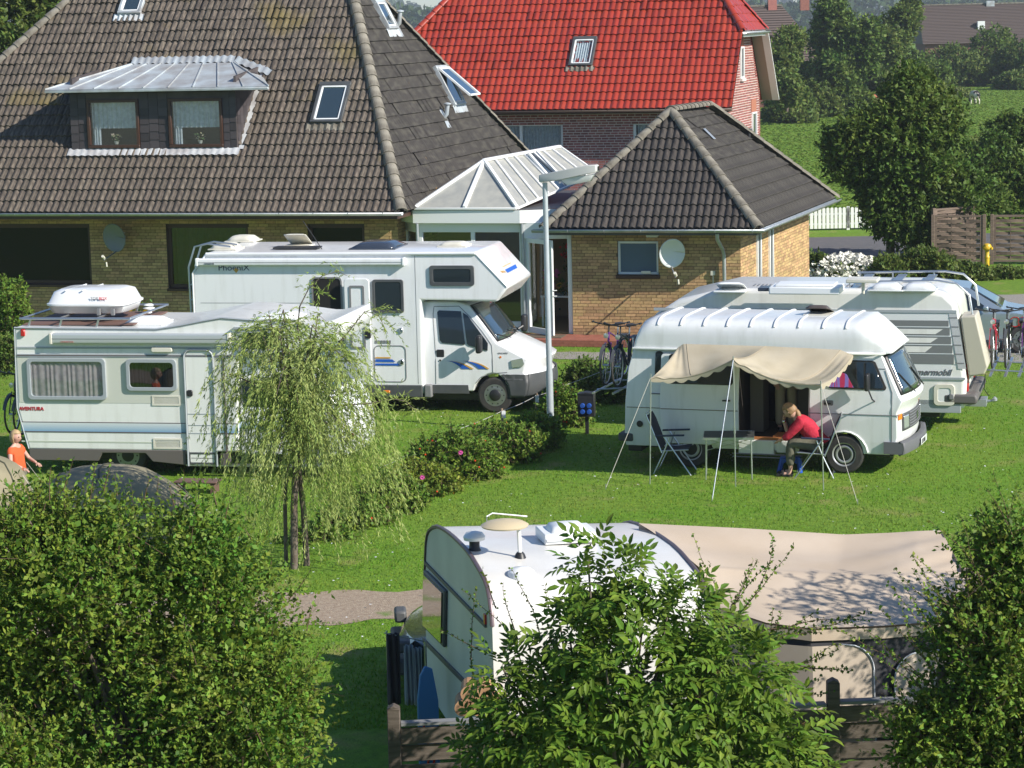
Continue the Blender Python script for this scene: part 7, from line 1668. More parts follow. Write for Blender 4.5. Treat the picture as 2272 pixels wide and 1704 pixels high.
def standing(name_label, loc, rot, H, top_m, leg_m, hair_m, arms, child=False, cat='person'):
    e = empty('person', loc, rot, name_label, cat); k = H/1.75
    def q(*p): return tuple(v*k for v in p)
    J = dict(hip=q(0, 0, .95), waist=q(0, 0, 1.10), chest=q(0, 0, 1.32), neck=q(0, 0, 1.50), top=q(.02, 0, 1.57))
    v = [J['hip'], J['waist'], J['chest'], J['neck'], J['top']]; ed = [(0, 1), (1, 2), (2, 3), (3, 4)]; rd = [.14*k, .12*k, .13*k, .055*k, .05*k]
    for s in (-1, 1):
        b = len(v); sh, el, wr = arms[0 if s < 0 else 1]; v += [q(*sh), q(*el), q(*wr)]; ed += [(2, b), (b, b+1), (b+1, b+2)]; rd += [.06*k, .042*k, .028*k]
        b = len(v); v += [q(0, s*.10, .90), q(.02, s*.11, .50), q(0, s*.11, .10), q(.02, s*.11, .04), q(.17, s*.13, .03)]; ed += [(0, b), (b, b+1), (b+1, b+2), (b+2, b+3), (b+3, b+4)]; rd += [.085*k, .058*k, .038*k, .038*k, .03*k]
    skin_fig('body', v, ed, rd, M_skin, e)
    v = [q(0, 0, .92), q(0, 0, 1.10), q(0, 0, 1.28), q(0, 0, 1.42)]; ed = [(0, 1), (1, 2), (2, 3)]; rd = [.155*k, .145*k, .155*k, .09*k]
    for s in (-1, 1):
        b = len(v); sh, el, wr = arms[0 if s < 0 else 1]; v += [q(*sh), tuple((Vector(q(*sh))+Vector(q(*el)))/2)]; ed += [(2, b), (b, b+1)]; rd += [.085*k, .075*k]
    skin_fig('shirt', v, ed, rd, top_m, e, 1)
    v = [q(0, 0, .94)]; ed = []; rd = [.155*k]
    for s in (-1, 1): b = len(v); v += [q(0, s*.10, .86), q(.02, s*.11, .50), q(0, s*.11, .08)]; ed += [(0, b), (b, b+1), (b+1, b+2)]; rd += [.11*k, .09*k, .085*k]
    skin_fig('trousers', v, ed, rd, leg_m, e, 0)
    for s in (-1, 1): mb = MB(); mb.box((-.07)*k, .20*k, (s*.11-.05)*k, (s*.11+.05)*k, 0, .07*k); mb.build('shoe', M_black, e, bevel=.02)
    head_parts(e, q(.03, 0, 1.63), (1, 0, -.15), (0, 0, 1), hair_m, r=.105*(k if not child else k*1.12), long=True)
    for i, a in enumerate(arms): w = Vector(q(*a[2])); d = w - Vector(q(*a[1])); hand(e, w, d, (0, 0, -1) if abs(d.normalized().z) < .9 else (1, 0, 0), s=k)
    return e
pg = at_y(34, 1000, 36.2); px_ = pg.x
standing('blond person in an orange T-shirt standing behind the olive tents at the left edge', (px_, 36.2, 0), R_(-25), 1.34, mat('orange_shirt', (.62, .10, .025), .85), M_trous, M_hair2,
         (((0, -.18, 1.38), (.10, -.30, 1.15), (.32, -.22, 1.05)), ((0, .18, 1.38), (.10, .30, 1.15), (.34, .22, 1.08))), child=True)
ip = LT.w((S_van_d0+S_van_d1)/2 + .02, .85, .53)
standing('person in pale trousers standing inside the camper van, seen through the open side door', ip, LT.a - R_(70), 1.68, mat('dark_pullover', (.05, .05, .05), .9), mat('beige_trousers', (.34, .30, .22), .9), M_hair, 
         (((0, -.18, 1.38), (.05, -.26, 1.1), (.15, -.2, .9)), ((0, .18, 1.38), (.05, .26, 1.1), (.15, .2, .9))))

# ================================================================ lamp post, pillar, posts and rope
lb = at_z(1222, 962); lp = empty('lamp_post', lb, R_(-16), 'grey-white lamp post with flat boxy head, in front of the alcove motorhome\'s nose', 'lamp post')
tp = at_y(1209, 405, lb.y); M_pole = mat('pole_paint', (.46, .50, .52), .45, .2, col2=(.40, .44, .46), nscale=4)
lp.rotation_euler = (0, 0, 0)
dx = tp.x - lb.x
mb = MB(); mb.tube([(0, 0, 0), (dx*.25, 0, 1.1), (dx*.28, 0, 1.2), (dx, 0, tp.z)], [.066, .062, .052, .045], 16); mb.build('pole', M_pole, lp, smooth=60)
mb = MB(); u0 = V3(dx, 0, tp.z); d_ = V3(math.cos(R_(-20)), math.sin(R_(-20)), 0)
P = []
for t, w, h0, h1 in ((-.10, .05, -.02, .08), (-.08, .07, -.04, .10), (.35, .11, -.03, .14), (.80, .14, .02, .18), (.98, .10, .04, .17), (1.0, .06, .06, .14)):
    c = u0 + d_*t + V3(0, 0, .05+.10*t); sd_ = V3(-d_.y, d_.x, 0); P.append([c + sd_*w + V3(0, 0, h0), c + sd_*w*.8 + V3(0, 0, h1), c - sd_*w*.8 + V3(0, 0, h1), c - sd_*w + V3(0, 0, h0), c + sd_*w + V3(0, 0, h0)])
mb.grid(P); mb.f.append((3, 2, 1, 0)); mb.mi.append(0); mb.build('lamp_head', M_cream if False else mat('lamp_grey', (.50, .50, .47), .5), lp, bevel=.015, fix=True)
mb = MB(); P = []
for t, w, h in ((.35, .08, -.03), (.45, .10, -.11), (.85, .11, -.08), (.92, .08, .03)):
    c = u0 + d_*t + V3(0, 0, .05+.10*t); P.append([c + sd_*w, c + sd_*w*.8 + V3(0, 0, h-.03), c - sd_*w*.8 + V3(0, 0, h-.03), c - sd_*w])
mb.grid(P); mb.build('lamp_glass', mat('milky_lens', (.60, .62, .62), .2, coat=.5), lp, smooth=60, fix=False)
b = at_z(1303, 962); e = empty('power_pillar', b, R_(-10), 'black electric hook-up pillar with blue sockets beside the hedge', 'power pillar')
mb = MB(); mb.box(-.03, .03, -.03, .03, 0, .5); mb.build('stand', M_black, e)
mb = MB(); mb.box(-.15, .15, -.10, .10, .32, .72); mb.prism([(-.16, .72), (.16, .72), (.16, .74), (0, .77), (-.16, .74)], -.11, .11); mb.build('case', M_black, e, bevel=.012)
for k in range(4): 
    x = -.06 + .12*(k % 2); z = .42 + .11*(k//2); mb = MB(); mb.lathe([(.042, 0), (.046, -.04), (.038, -.06), (0, -.062)], axis='y', c=(x, -.10, z), n=14); mb.build('socket', mat('socket_blue', (.02, .08, .34), .4), e, smooth=40)
posts = [((1190, 940), (1190, 872)), ((1116, 985), (1113, 906)), ((1017, 1012), (1013, 947)), ((911, 1042), (907, 1000))]
M_post = mat('stake_wood', (.22, .15, .09), .9, col2=(.30, .23, .16), nscale=10)
tops = []; desc = ['nearest the lamp post', 'in front of the alcove motorhome\'s wheel', 'with a pink rose at its foot', 'with number plate, beside the willow']
order = [((1254, 935), (1250, 850), 'right of the lamp post')] + [(a, b, d) for (a, b), d in zip(posts, desc)]
for a, b, d in order:
    g = at_z(*a); t_ = at_y(b[0], b[1], g.y); e = empty('fence_stake', g, 0, 'thin wooden stake in the rose hedge, ' + d, 'stake', 'stakes along the rose hedge'); tops.append(t_)
    mb = MB(); mb.tube([(0, 0, 0), (t_.x-g.x, 0, t_.z)], [.028, .024], 8); mb.build('stake', M_post, e, smooth=60)
    if b[0] in (1190, 907, 1113):
        mb = MB(); w = .06 if b[0] == 907 else .03; mb.box(-.01, .02+w*1.3, -.035, -.028, t_.z-.17, t_.z-.04); pl_ = mb.build('plate', M_white, e)
        if b[0] == 907: text('2', .12, M_black, pl_, (.015, -.037, t_.z-.15), (R_(90), 0, 0))
ends = [at_y(1400, 790, 46)] + tops + [at_y(830, 1035, 37.2)]
tops2 = []
mb = MB(); P = []
for i in range(len(ends)-1):
    for k in range(6): t = k/6; P.append(ends[i].lerp(ends[i+1], t) - V3(0, 0, .05 + .02*math.sin(math.pi*t)))
P.append(ends[-1]); mb.tube(P, .005, 5); tag(mb.build('boundary_rope', mat('grey_rope', (.40, .40, .38), .8), None, fix=False), 'pale rope strung from stake to stake along the rose hedge', 'rope')

# ================================================================ fences
def timber_fence():
    e = empty('timber_fence', (0, 0, 0), 0, 'dark weathered board fence with square posts along the bottom edge', 'fence')
    p1 = at_y(873, 1570, 20.0); p2 = at_y(1848, 1512, 20.3); p0 = Vector((p1.x-3.8, 19.85, 0)); p3 = Vector((p2.x+3.65, 20.5, 0))
    for p in (p1, p2): p.z = p.z
    P = [(p0.x, p0.y, p1.z), (p1.x, 20.0, p1.z), (p2.x, 20.3, p2.z), (p3.x, p3.y, p2.z)]
    for i, p in enumerate(P):
        mb = MB(); mb.box(-.055, .055, -.055, .055, 0, p[2]); mb.prism([(-.055, p[2]), (.055, p[2]), (0, p[2]+.03)], -.055, .055); o = mb.build('post', M_fence, e, bevel=.006, seg=1); o.location = (p[0], p[1], 0)
    pm = {}
    for i in range(1, 3):
        a, b = P[i], P[i+1]; L = b[0]-a[0]-.11; ang = math.atan2(b[1]-a[1], b[0]-a[0])
        z = a[2] - .16 if i == 1 else a[2]-.20; zt_ = z
        # each bay: top cap and horizontal boards, alternately set forward and back
        mb = MB(); mb.box(0, L, -.05, .05, 0, .03); o = mb.build('top_rail', mat('grey_cap_wood', (.20, .20, .20), .8), e, bevel=.005, seg=1); o.location = (a[0]+.055, a[1], zt_); o.rotation_euler = (0, 0, ang)
        k = 0
        while z > .25:
            z -= .165; mb = MB(); mb.box(0, L, -.012, .012, 0, .145); o = mb.build('board', M_fence, e, bevel=.004, seg=1); o.location = (a[0]+.055, a[1] + (.018 if k % 2 else -.018), z); o.rotation_euler = (random.uniform(-.03, .03), random.uniform(-.004, .004), ang); k += 1
timber_fence()
def panel_fence(x0, y0, deg, n, name, label, w=1.8, h=1.62, dz=0):
    e = empty(name, (x0, y0, 0), R_(deg), label, 'fence')
    for i in range(n):
        X = i*(w+.22)
        for x in (X, X+w): mb = MB(); mb.box(x-.05, x+.05, -.05, .05, 0, h+.02); mb.build('post', M_panel, e, bevel=.006, seg=1)
        mb = MB(); mb.box(X+.05, X+w-.05, -.03, .03, h-.06, h); mb.box(X+.05, X+w-.05, -.03, .03, .08, .14)
        for x in (X+.05, X+w-.12): mb.box(x, x+.07, -.03, .03, .14, h-.06)
        mb.build('panel_frame', M_panel, e)
        k = 0; z = .16; 
        while z < h-.16:
            mb = MB(); pts = []; s = 1 if k % 2 else -1; m = 12
            mb.grid([[(X+.12+(w-.24)*j/m, s*.022*math.cos(j/m*math.pi*3), z+q_) for j in range(m+1)] for q_ in (0, .10)]); mb.build('slat', M_panel, e, solid=.010, fix=False); z += .118; k += 1
        for x in (X+w*.36, X+w*.66): mb = MB(); mb.box(x-.015, x+.015, -.008, .008, .14, h-.06); mb.build('batten', M_panel, e)
pq = at_z(2070, 582); p_ = Vector((at_y(2070, 500, 70).x, 70, 0))
panel_fence(p_.x, 70, -12, 3, 'panel_fence', 'brown woven-slat garden fence panels behind the bushes at the right edge', h=7.4-70*(474-22)/5300 + .02, w=1.48)
panel_fence(p_.x + .05, 70.2, 28, 1, 'panel_fence', 'short brown woven-slat panel set back at an angle behind the right fence', h=1.62, w=1.5)
pk0 = at_z(1795, 512); e = empty('picket_fence', (pk0.x-2.2, pk0.y, 0), R_(0), 'white picket fence beyond the road, between the annex and the big bush', 'fence')
ph_ = .72; pm_ = MB(); pm_.prism([(0, 0), (.105, 0), (.105, ph_-.05)] + arc(.0525, ph_-.05, .0525, 0, 180, 6)[1:-1] + [(0, ph_-.05)], 0, .02); pme_ = pm_.mesh('picket', M_pvc)
for i in range(46): o = bpy.data.objects.new('picket', pme_); link(o, e); o.location = (i*.14, 0, .06)
for z in (.18, .52): mb = MB(); mb.box(0, 46*.14, .021, .055, z, z+.07); mb.build('rail', M_pvc, e)
for x in (3.55, 6.4): mb = MB(); mb.box(x-.05, x+.05, .0, .1, -.2, .8); mb.build('post', M_pvc, e)
hy_ = at_z(2190, 612); e = empty('hydrant', (at_y(2190, 580, 68.5).x, 68.5, 0), 0, 'yellow standpipe hydrant in front of the brown fence panels', 'hydrant'); e.scale = (.62, .62, .62)
M_yel = mat('yellow_paint', (.62, .40, .02), .4); mb = MB(); mb.lathe([(.11, 0), (.11, .5), (.13, .52), (.13, .56), (.10, .6), (.10, .85)], n=16); mb.build('pipe', M_yel, e, smooth=40)
mb = MB(); mb.lathe([(.10, .85), (.20, .92), (.22, 1.02), (.16, 1.14), (.06, 1.18)], n=16); mb.tube([(-.05, -.1, 1.0), (-.12, -.24, 1.02)], .06, 10); mb.tube([(.1, -.1, .98), (.2, -.2, .96)], .06, 10); mb.build('head', M_yel, e, smooth=40)

# ================================================================ small things behind the caravan, tents
M_olive = mat('olive_tent', (.27, .235, .15), .8, col2=(.20, .18, .115), nscale=3)
def tent_dome(name, label, loc, rot, L, Wd, Hh, mtl):
    e = empty(name, loc, rot, label, 'tent'); P = []
    for i in range(17):
        t = i/16; x = -L/2 + L*t; s = math.sin(math.pi*(.06+.88*t))**.55; row = []
        for k in range(13):
            a = math.pi*k/12; row.append((x + .04*math.sin(k*2), -Wd/2*math.cos(a)*s*(1+.1*math.sin(a)), Hh*s*(math.sin(a)**.8) - .03*abs(math.sin(t*math.pi*3))*math.sin(a)))
        P.append(row)
    mb = MB(); mb.grid(P); mb.build('flysheet', mtl, e, smooth=60, fix=False)
    mb = MB(); r = P[8]; mb.tube([(p[0], p[1], p[2]+.012) for p in r], .012, 5); r = P[4]; mb.tube([(p[0], p[1], p[2]+.012) for p in r], .010, 5); mb.build('seam_band', mat('seam_olive', (.07, .075, .05), .8), e, smooth=60, fix=False)
    mb = MB()
    for x, y in ((-L/2-.7, 0), (L/2+.7, -.3), (0, -Wd/2-.7)): mb.tube([(x*.55, y*.5, Hh*.75), (x, y, .03)], .004, 4)
    mb.build('guy_line', MATS['guy_rope'], e); return e
g = at_y(235, 1060, 34.6); tent_dome('dome_tent', 'low olive-green tent in front of the left motorhome, partly hidden by the big bush', (g.x, 34.6, 0), R_(-8), 2.7, 1.7, 1.10, M_olive)
g = at_y(-20, 1040, 35.0); tent_dome('dome_tent', 'olive tent cut by the left edge beside the person in orange', (g.x-.1, 35.0, 0), R_(70), 2.0, 1.2, 1.22, M_olive)
g = at_z(440, 1092); e = empty('foot_step', g, R_(-11), 'brown wooden step below the left motorhome\'s door', 'step')
mb = MB(); mb.box(-.36, .36, -.16, .16, .17, .20); mb.build('tread', mat('brown_step', (.13, .075, .06), .7), e, bevel=.01)
for x in (-.30, .28): mb = MB(); mb.box(x-.03, x+.03, -.14, .14, 0, .17); mb.build('leg', MATS['brown_step'], e)
# laundry and boards by the caravan's flank
lx = at_y(905, 1560, 23.3)
e = empty('laundry_line', (lx.x, lx.y, 0), CV.a, 'dark and pale cloths hung beside the foreground caravan', 'laundry')
def cloth_strip(name, mtl, x, y, w, z0, z1, par):
    P = [[(x + w*i/12, y + .03*math.sin(i*1.1+z*3), z) for i in range(13)] for z in [z0+(z1-z0)*k/8 for k in range(9)]]; mb = MB(); mb.grid(P); return mb.build(name, mtl, par, smooth=70, solid=.006, fix=False)
cloth_strip('dark_cloth', mat('dark_cloth', (.04, .035, .04), .9), -.20, 0, .13, .62, 1.36, e); cloth_strip('pale_towel', mat('grey_blue_towel', (.26, .30, .33), .9), -.02, .03, .09, .60, 1.22, e); cloth_strip('pale_towel', MATS['grey_blue_towel'], .08, .05, .08, .58, 1.18, e)
mb = MB(); mb.tube([(-.22, 0, 1.37), (.20, .04, 1.24)], .006, 5); mb.tube([(-.19, .03, 0), (-.19, .03, 1.38)], .010, 6); mb.tube([(.20, .06, 0), (.20, .06, 1.24)], .010, 6); mb.build('line_frame', M_alu, e)
bp = at_y(957, 1590, 21.7); e = empty('body_board', (bp.x, bp.y, 0), CV.a + R_(4), 'light blue bodyboard with a red squiggle leaning on the caravan side', 'board')
bz_ = 1.42
mb = MB(); mb.prism([(-.13, 0), (.07, 0), (.07, bz_*.78), (.02, bz_), (-.05, bz_+.03), (-.10, bz_*.96), (-.13, bz_*.8)], -.02, .02); mb.build('board', mat('light_blue_foam', (.04, .18, .42), .6), e, bevel=.01)
mb = MB(); mb.tube([(-.08, -.026, bz_*.62), (-.03, -.026, bz_*.45), (-.06, -.026, bz_*.33), (-.02, -.026, bz_*.25), (.02, -.026, bz_*.42), (.03, -.026, bz_*.6)], .012, 5); mb.build('red_print', M_red, e)
for i in range(5):
    p = at_y(1028 + (i % 3)*33 + 14*(i//3), 1575, 20.75); z = 1.90 + (i//3)*.13
    o = MB(); o.lathe([(.075, -.15), (.075, .15)], axis='y', n=14); q = o.build('log', mat('cut_wood', (.48, .28, .15), .8, col2=(.36, .20, .10), nscale=12), None); q.location = (p.x, p.y-.0, z-.55); tag(q, ['leftmost pale firewood log in the lower row behind the board fence', 'middle pale firewood log in the lower row behind the board fence', 'pale firewood log touching the elder leaves, lower row', 'left pale firewood log lying on top of the stack', 'right pale firewood log lying on top of the stack'][i], 'log', 'firewood logs behind the fence')
# ================================================================ GROUND
def ground_mat():
    mt = bpy.data.materials.new('grass_ground'); mt.use_nodes = True; n = mt.node_tree.nodes; L = mt.node_tree.links; b = n['Principled BSDF']
    tc = n.new('ShaderNodeTexCoord'); b.inputs['Roughness'].default_value = .9; b.inputs['Specular IOR Level'].default_value = .15
    def noise(sc, det, st=None):
        z = n.new('ShaderNodeTexNoise'); z.inputs['Scale'].default_value = sc; z.inputs['Detail'].default_value = det
        if st: mp = n.new('ShaderNodeMapping'); mp.inputs['Scale'].default_value = st; L.new(tc.outputs['Object'], mp.inputs[0]); L.new(mp.outputs[0], z.inputs[0])
        else: L.new(tc.outputs['Object'], z.inputs[0])
        return z
    def mixc(f, a, c, lo, hi):
        r = n.new('ShaderNodeMapRange'); r.inputs[1].default_value = lo; r.inputs[2].default_value = hi; L.new(f, r.inputs[0])
        m = n.new('ShaderNodeMix'); m.data_type = 'RGBA'; L.new(r.outputs[0], m.inputs[0])
        (L.new(a, m.inputs[6]) if not isinstance(a, tuple) else setattr(m.inputs[6], 'default_value', (*a, 1)))
        (L.new(c, m.inputs[7]) if not isinstance(c, tuple) else setattr(m.inputs[7], 'default_value', (*c, 1))); return m.outputs[2]
    c1 = mixc(noise(.35, 5).outputs[0], (.135, .265, .022), (.185, .280, .036), .35, .65)
    c2 = mixc(noise(9, 8).outputs[0], (.100, .180, .022), c1, .30, .58)
    c3 = mixc(noise(1.1, 9).outputs[0], c2, (.26, .25, .08), .56, .74)
    c4 = mixc(noise(.23, 6).outputs[0], c3, (.20, .16, .10), .72, .80)
    L.new(c4, b.inputs['Base Color'])
    bp = n.new('ShaderNodeBump'); bp.inputs['Strength'].default_value = .8; bp.inputs['Distance'].default_value = .04; L.new(noise(28, 6).outputs[0], bp.inputs['Height']); L.new(bp.outputs[0], b.inputs['Normal'])
    return mt
M_ground = ground_mat()
P = []
ys = [-40, 0, 10, 20] + list(np.linspace(24, 60, 50)) + [65, 72, 85, 100, 130, 170, 220, 300, 450, 700, 1200, 2500, 4500]
for y in ys:
    w = 60 + y*1.2 if y > 0 else 60
    P.append([(w*(2*i/60-1), y, 0 if y < 60 else 0) for i in range(61)])
mb = MB(); mb.grid(P); tag(mb.build('ground', M_ground, None, fix=False), kind='structure')
M_gravel = mat('gravel', (.28, .205, .145), .95, col2=(.38, .30, .22), nscale=16, ndetail=8, bump=.8, bscale=60, third=(.13, .20, .035), t_scale=1.1, t_lo=.62, t_hi=.68)
def sheet(name, pts, z, mtl, kind='structure', jag=0.0, n=60):
    """strip between two edges (near, far), each a list of two points"""
    (a, b), (c, d) = pts; a, b, c, d = map(lambda p: Vector((p[0], p[1], z)), (a, b, c, d)); P = []
    for i in range(n+1):
        t = i/n; p, q = a.lerp(b, t), c.lerp(d, t); j1 = V3(0, jag*(math.sin(i*1.7)+math.sin(i*.61+1)), 0); j2 = V3(0, jag*(math.sin(i*1.3+2)+math.sin(i*.45)), 0); P.append([p + j1, q + j2])
    mb = MB(); mb.grid(P); return tag(mb.build(name, mtl, None, fix=False), kind=kind)
sheet('gravel_track', (((-26, 27.2), (26, 31.2)), ((-26, 28.9), (26, 33.0))), .006, M_gravel, jag=.10, n=200)
sheet('road', (((-60, 73.8), (90, 73.8)), ((-60, 79.3), (90, 79.3))), .02, mat('asphalt', (.10, .10, .105), .85, col2=(.125, .12, .12), nscale=3, bump=.3, bscale=50))
sheet('pavement', (((-60, 72.2), (90, 72.2)), ((-60, 73.7), (90, 73.7))), .03, mat('pavement_grey', (.20, .185, .17), .85, col2=(.16, .15, .14), nscale=5))
sheet('gravel_bed', (((-.6, 52.5), (3.4, 51.4)), ((-.6, 53.6), (3.4, 52.6))), .008, mat('pale_gravel', (.36, .33, .29), .9, col2=(.22, .20, .17), nscale=30, bump=.8, bscale=60), jag=.03)
sheet('gravel_drive', (((9.6, 50.2), (22, 48.0)), ((9.0, 62), (24, 62))), .008, MATS['pale_gravel'], jag=.08)
# grass blades and daisies on the lawn
def blades(n, x0, x1, y0, y1, h, w):
    x = rng.uniform(x0, x1, n); y = y0 + (y1-y0)*rng.random(n)**1.25; xx = x*y/42 if True else x
    keep = ~((y > 27.3+(xx+26)*.077) & (y < 28.8+(xx+26)*.079)); xx, y = xx[keep], y[keep]; n = len(xx)
    a = rng.uniform(0, 2*np.pi, n); hh = h*rng.uniform(.5, 1.2, n); ww = w*rng.uniform(.6, 1.3, n); le = rng.normal(0, .35, (n, 2))*hh[:, None]
    p0 = np.stack([xx-np.cos(a)*ww, y-np.sin(a)*ww, np.zeros(n)], 1); p1 = np.stack([xx+np.cos(a)*ww, y+np.sin(a)*ww, np.zeros(n)], 1); p2 = np.stack([xx+le[:, 0], y+le[:, 1], hh], 1)
    co = np.stack([p0, p1, p2], 1).reshape(-1, 3); return co, np.arange(3*n).reshape(-1, 3)
M_blade = mat('grass_blade', (.135, .275, .022), .8, spec=.1, col2=(.215, .295, .045), nscale=.6, ndetail=6, nlo=.42, nhi=.66, vary=.22, vary_hue=.03, subs=.4)
co, f = blades(150000, -9.6, 9.6, 24.5, 56, .038, .009)
me = np_mesh('lawn_grass', co, f, M_blade); o = bpy.data.objects.new('lawn_grass', me); link(o); tag(o, 'short mown grass blades covering the campsite lawn', 'grass', kind='stuff')
n = 650; y = 28 + 22*rng.random(n)**1.3; x = rng.uniform(-8, 9, n)*y/42; r = rng.uniform(.010, .02, n); k = 5
an = np.linspace(0, 2*np.pi, 6)[:-1]; co = np.stack([x[:, None]+r[:, None]*np.cos(an), y[:, None]+r[:, None]*np.sin(an), np.full((n, 5), .06)+rng.normal(0, .004, (n, 5))], 2).reshape(-1, 3)
me = np_mesh('daisies', co, np.arange(5*n).reshape(-1, 5), M_white); o = bpy.data.objects.new('daisies', me); link(o); tag(o, 'tiny white daisies and clover heads dotted over the lawn', 'daisies', kind='stuff')

# ================================================================ FOLIAGE
def leafmesh(p, d, nrm, L, W, fold=.25):
    """folded diamond leaves; p base points, d directions, nrm normals"""
    d = d/np.linalg.norm(d, axis=1, keepdims=True); s = np.cross(d, nrm); s /= np.linalg.norm(s, axis=1, keepdims=True)+1e-9; nn = np.cross(s, d)
    L = L[:, None]; W = W[:, None]
    a = p; b = p + d*L*.45 + s*W*.5 + nn*W*fold*.5; c = p + d*L - nn*W*fold*.3; e = p + d*L*.45 - s*W*.5 + nn*W*fold*.5
    co = np.stack([a, b, c, e], 1).reshape(-1, 3); return co
def quads(n, off=0): return np.arange(off, off+4*n).reshape(-1, 4)
def unit(v): return v/(np.linalg.norm(v, axis=1, keepdims=True)+1e-9)
def sphere(n): return unit(rng.normal(size=(n, 3)))
def lobes(blobs, n, shell=(.72, 1.03), clump=None):
    """points on/near the surface of the union of ellipsoids; hidden inner points are dropped"""
    v = np.array([b[3]*b[4]+b[3]*b[5]+b[4]*b[5] for b in blobs]); k = rng.choice(len(blobs), n, p=v/v.sum()); B = np.array(blobs)[k]
    u = sphere(n); r = rng.uniform(shell[0], shell[1], n)
    p = B[:, :3] + u*B[:, 3:6]*r[:, None]; keep = np.ones(n, bool)
    for b in blobs:
        q = (p - np.array(b[:3]))/np.array(b[3:6]); keep &= (np.linalg.norm(q, axis=1) > shell[0]*.80) | (np.abs(B[:, :3]-np.array(b[:3])).sum(1) < 1e-9)
    return p[keep], u[keep]
def sprays(blobs, ns, nl, slen, L, W, droop=.1, up=.25, spread=.8, outl=(0, 0, 0)):
    """short shoots leaving the crown surface, each carrying nl leaves"""
    p, u = lobes(blobs, ns, (.62, .95)); n = len(p)
    d = unit(u*.8 + rng.normal(size=(n, 3))*spread*.6 + np.array([0, 0, up])); ln = slen*rng.uniform(.4, 1.3, n)
    t = np.tile(np.linspace(.05, 1, nl), n); idx = np.repeat(np.arange(n), nl)
    base = p[idx] + d[idx]*(ln[idx]*t)[:, None] - np.array([0, 0, 1])*(droop*ln[idx]*t**2)[:, None]
    ld = unit(d[idx]*.5 + sphere(n*nl)*.9 + np.array([0, 0, .1])); nr = unit(sphere(n*nl)*.7 + np.array([.25, -.2, .8]))
    m = n*nl; co = leafmesh(base, ld, nr, L*rng.uniform(.45, 1.45, m), W*rng.uniform(.6, 1.3, m))
    return co, (p, d, ln)
def twigs_mesh(p, d, ln, r, name, parent, mtl):
    n = len(p); s = unit(np.cross(d, sphere(n))); s2 = unit(np.cross(d, s)); e = p + d*ln[:, None]; b = p - d*ln[:, None]*.5
    ang = [0, 2.09, 4.19]; ring = lambda c, rr: np.stack([c + s*rr*np.cos(a) + s2*rr*np.sin(a) for a in ang], 1)
    co = np.concatenate([ring(b, r*1.3), ring(e, r*.3)], 1).reshape(-1, 3); o = np.arange(n)[:, None]*6
    f = np.concatenate([o + np.array([0, 1, 4, 3]), o + np.array([1, 2, 5, 4]), o + np.array([2, 0, 3, 5])], 0)
    me = np_mesh(name, co, f, mtl); q = bpy.data.objects.new(name, me); link(q, parent); return q
def leaf_mat(name, c, c2, vary=.35, hue=.02, rough=.55, subs=.3, ns=1.2):
    return mat(name, c, rough, col2=c2, nscale=ns, ndetail=3, nlo=.35, nhi=.65, vary=vary, vary_hue=hue, subs=subs, spec=.22)
def plant(name, label, cat, blobs, mtl, ns, nl, slen, L, W, loc, trunk=None, group=None, droop=.1, twig=.004, up=.25, spread=.8, inner=None, extra=None, foliage='foliage'):
    e = empty(name, loc, 0, label, cat, group); o_ = np.array(loc, float)
    B = [(b[0]-o_[0], b[1]-o_[1], b[2]-o_[2], *b[3:]) for b in blobs]
    co, (p, d, ln) = sprays(B, ns, nl, slen, L, W, droop, up, spread)
    if inner:      # sparse, larger leaves deeper in, so that the crown is not hollow
        q, u = lobes(B, inner, (.25, .8)); m = len(q); c2 = leafmesh(q, sphere(m), unit(sphere(m)+np.array([0, 0, .6])), np.full(m, L*1.6), np.full(m, W*1.8)); co = np.concatenate([co, c2])
    if extra is not None: co = np.concatenate([co, extra - o_])
    me = np_mesh(foliage, co, quads(len(co)//4), mtl); f = bpy.data.objects.new(foliage, me); link(f, e)
    if twig: k = max(1, len(p)//1600); twigs_mesh(p[::k], d[::k], ln[::k], twig, 'twigs', e, M_twig)
    if trunk:
        mb = MB(); (tx, ty, th, tr, nb) = trunk; base = V3(tx-o_[0], ty-o_[1], -o_[2])
        mb.tube([base, base + V3(.03, 0, th*.5), base + V3(-.02, .03, th)], [tr, tr*.8, tr*.65], 10)
        for i in range(nb):
            b = B[i % len(B)]; c = V3(b[0], b[1], b[2]); s_ = base + V3(0, 0, th*random.uniform(.4, 1)); m_ = s_.lerp(c, .5) + V3(random.uniform(-.1, .1), random.uniform(-.1, .1), -.05)*(b[3]); mb.tube([s_, m_, c + V3(0, 0, b[5]*.4)], [tr*.5, tr*.35, tr*.12], 6)
        mb.build('trunk', M_bark, e, smooth=60, fix=False)
    return e
def blobpx(px, py, Y, rx, ry=None, rz=None):
    p = at_y(px, py, Y); s = Y/5300.; return (p.x, p.y, p.z, rx*s, (ry or rx)*s, (rz or rx)*s)
def lumpy(blobs, k, f=.38):
    """break big ellipsoids into many overlapping small ones for an uneven outline"""
    out = []
    for b in blobs:
        out.append((*b[:3], b[3]*.82, b[4]*.82, b[5]*.82))
        for _ in range(k):
            u = sphere(1)[0]; s = f*random.uniform(.6, 1.15); out.append((b[0]+u[0]*b[3]*.74, b[1]+u[1]*b[4]*.74, b[2]+u[2]*b[5]*.74, b[3]*s, b[4]*s, b[5]*s))
    return out
G_haw = leaf_mat('hawthorn_leaf', (.098, .185, .020), (.168, .230, .032), vary=.5, hue=.035)
G_elder = leaf_mat('elder_leaf', (.095, .180, .018), (.140, .210, .025), vary=.4, hue=.02)
G_willow = leaf_mat('willow_leaf', (.25, .33, .07), (.36, .42, .14), vary=.3, hue=.02)
G_rose = leaf_mat('rose_leaf', (.11, .20, .024), (.155, .23, .032), vary=.35, hue=.03)
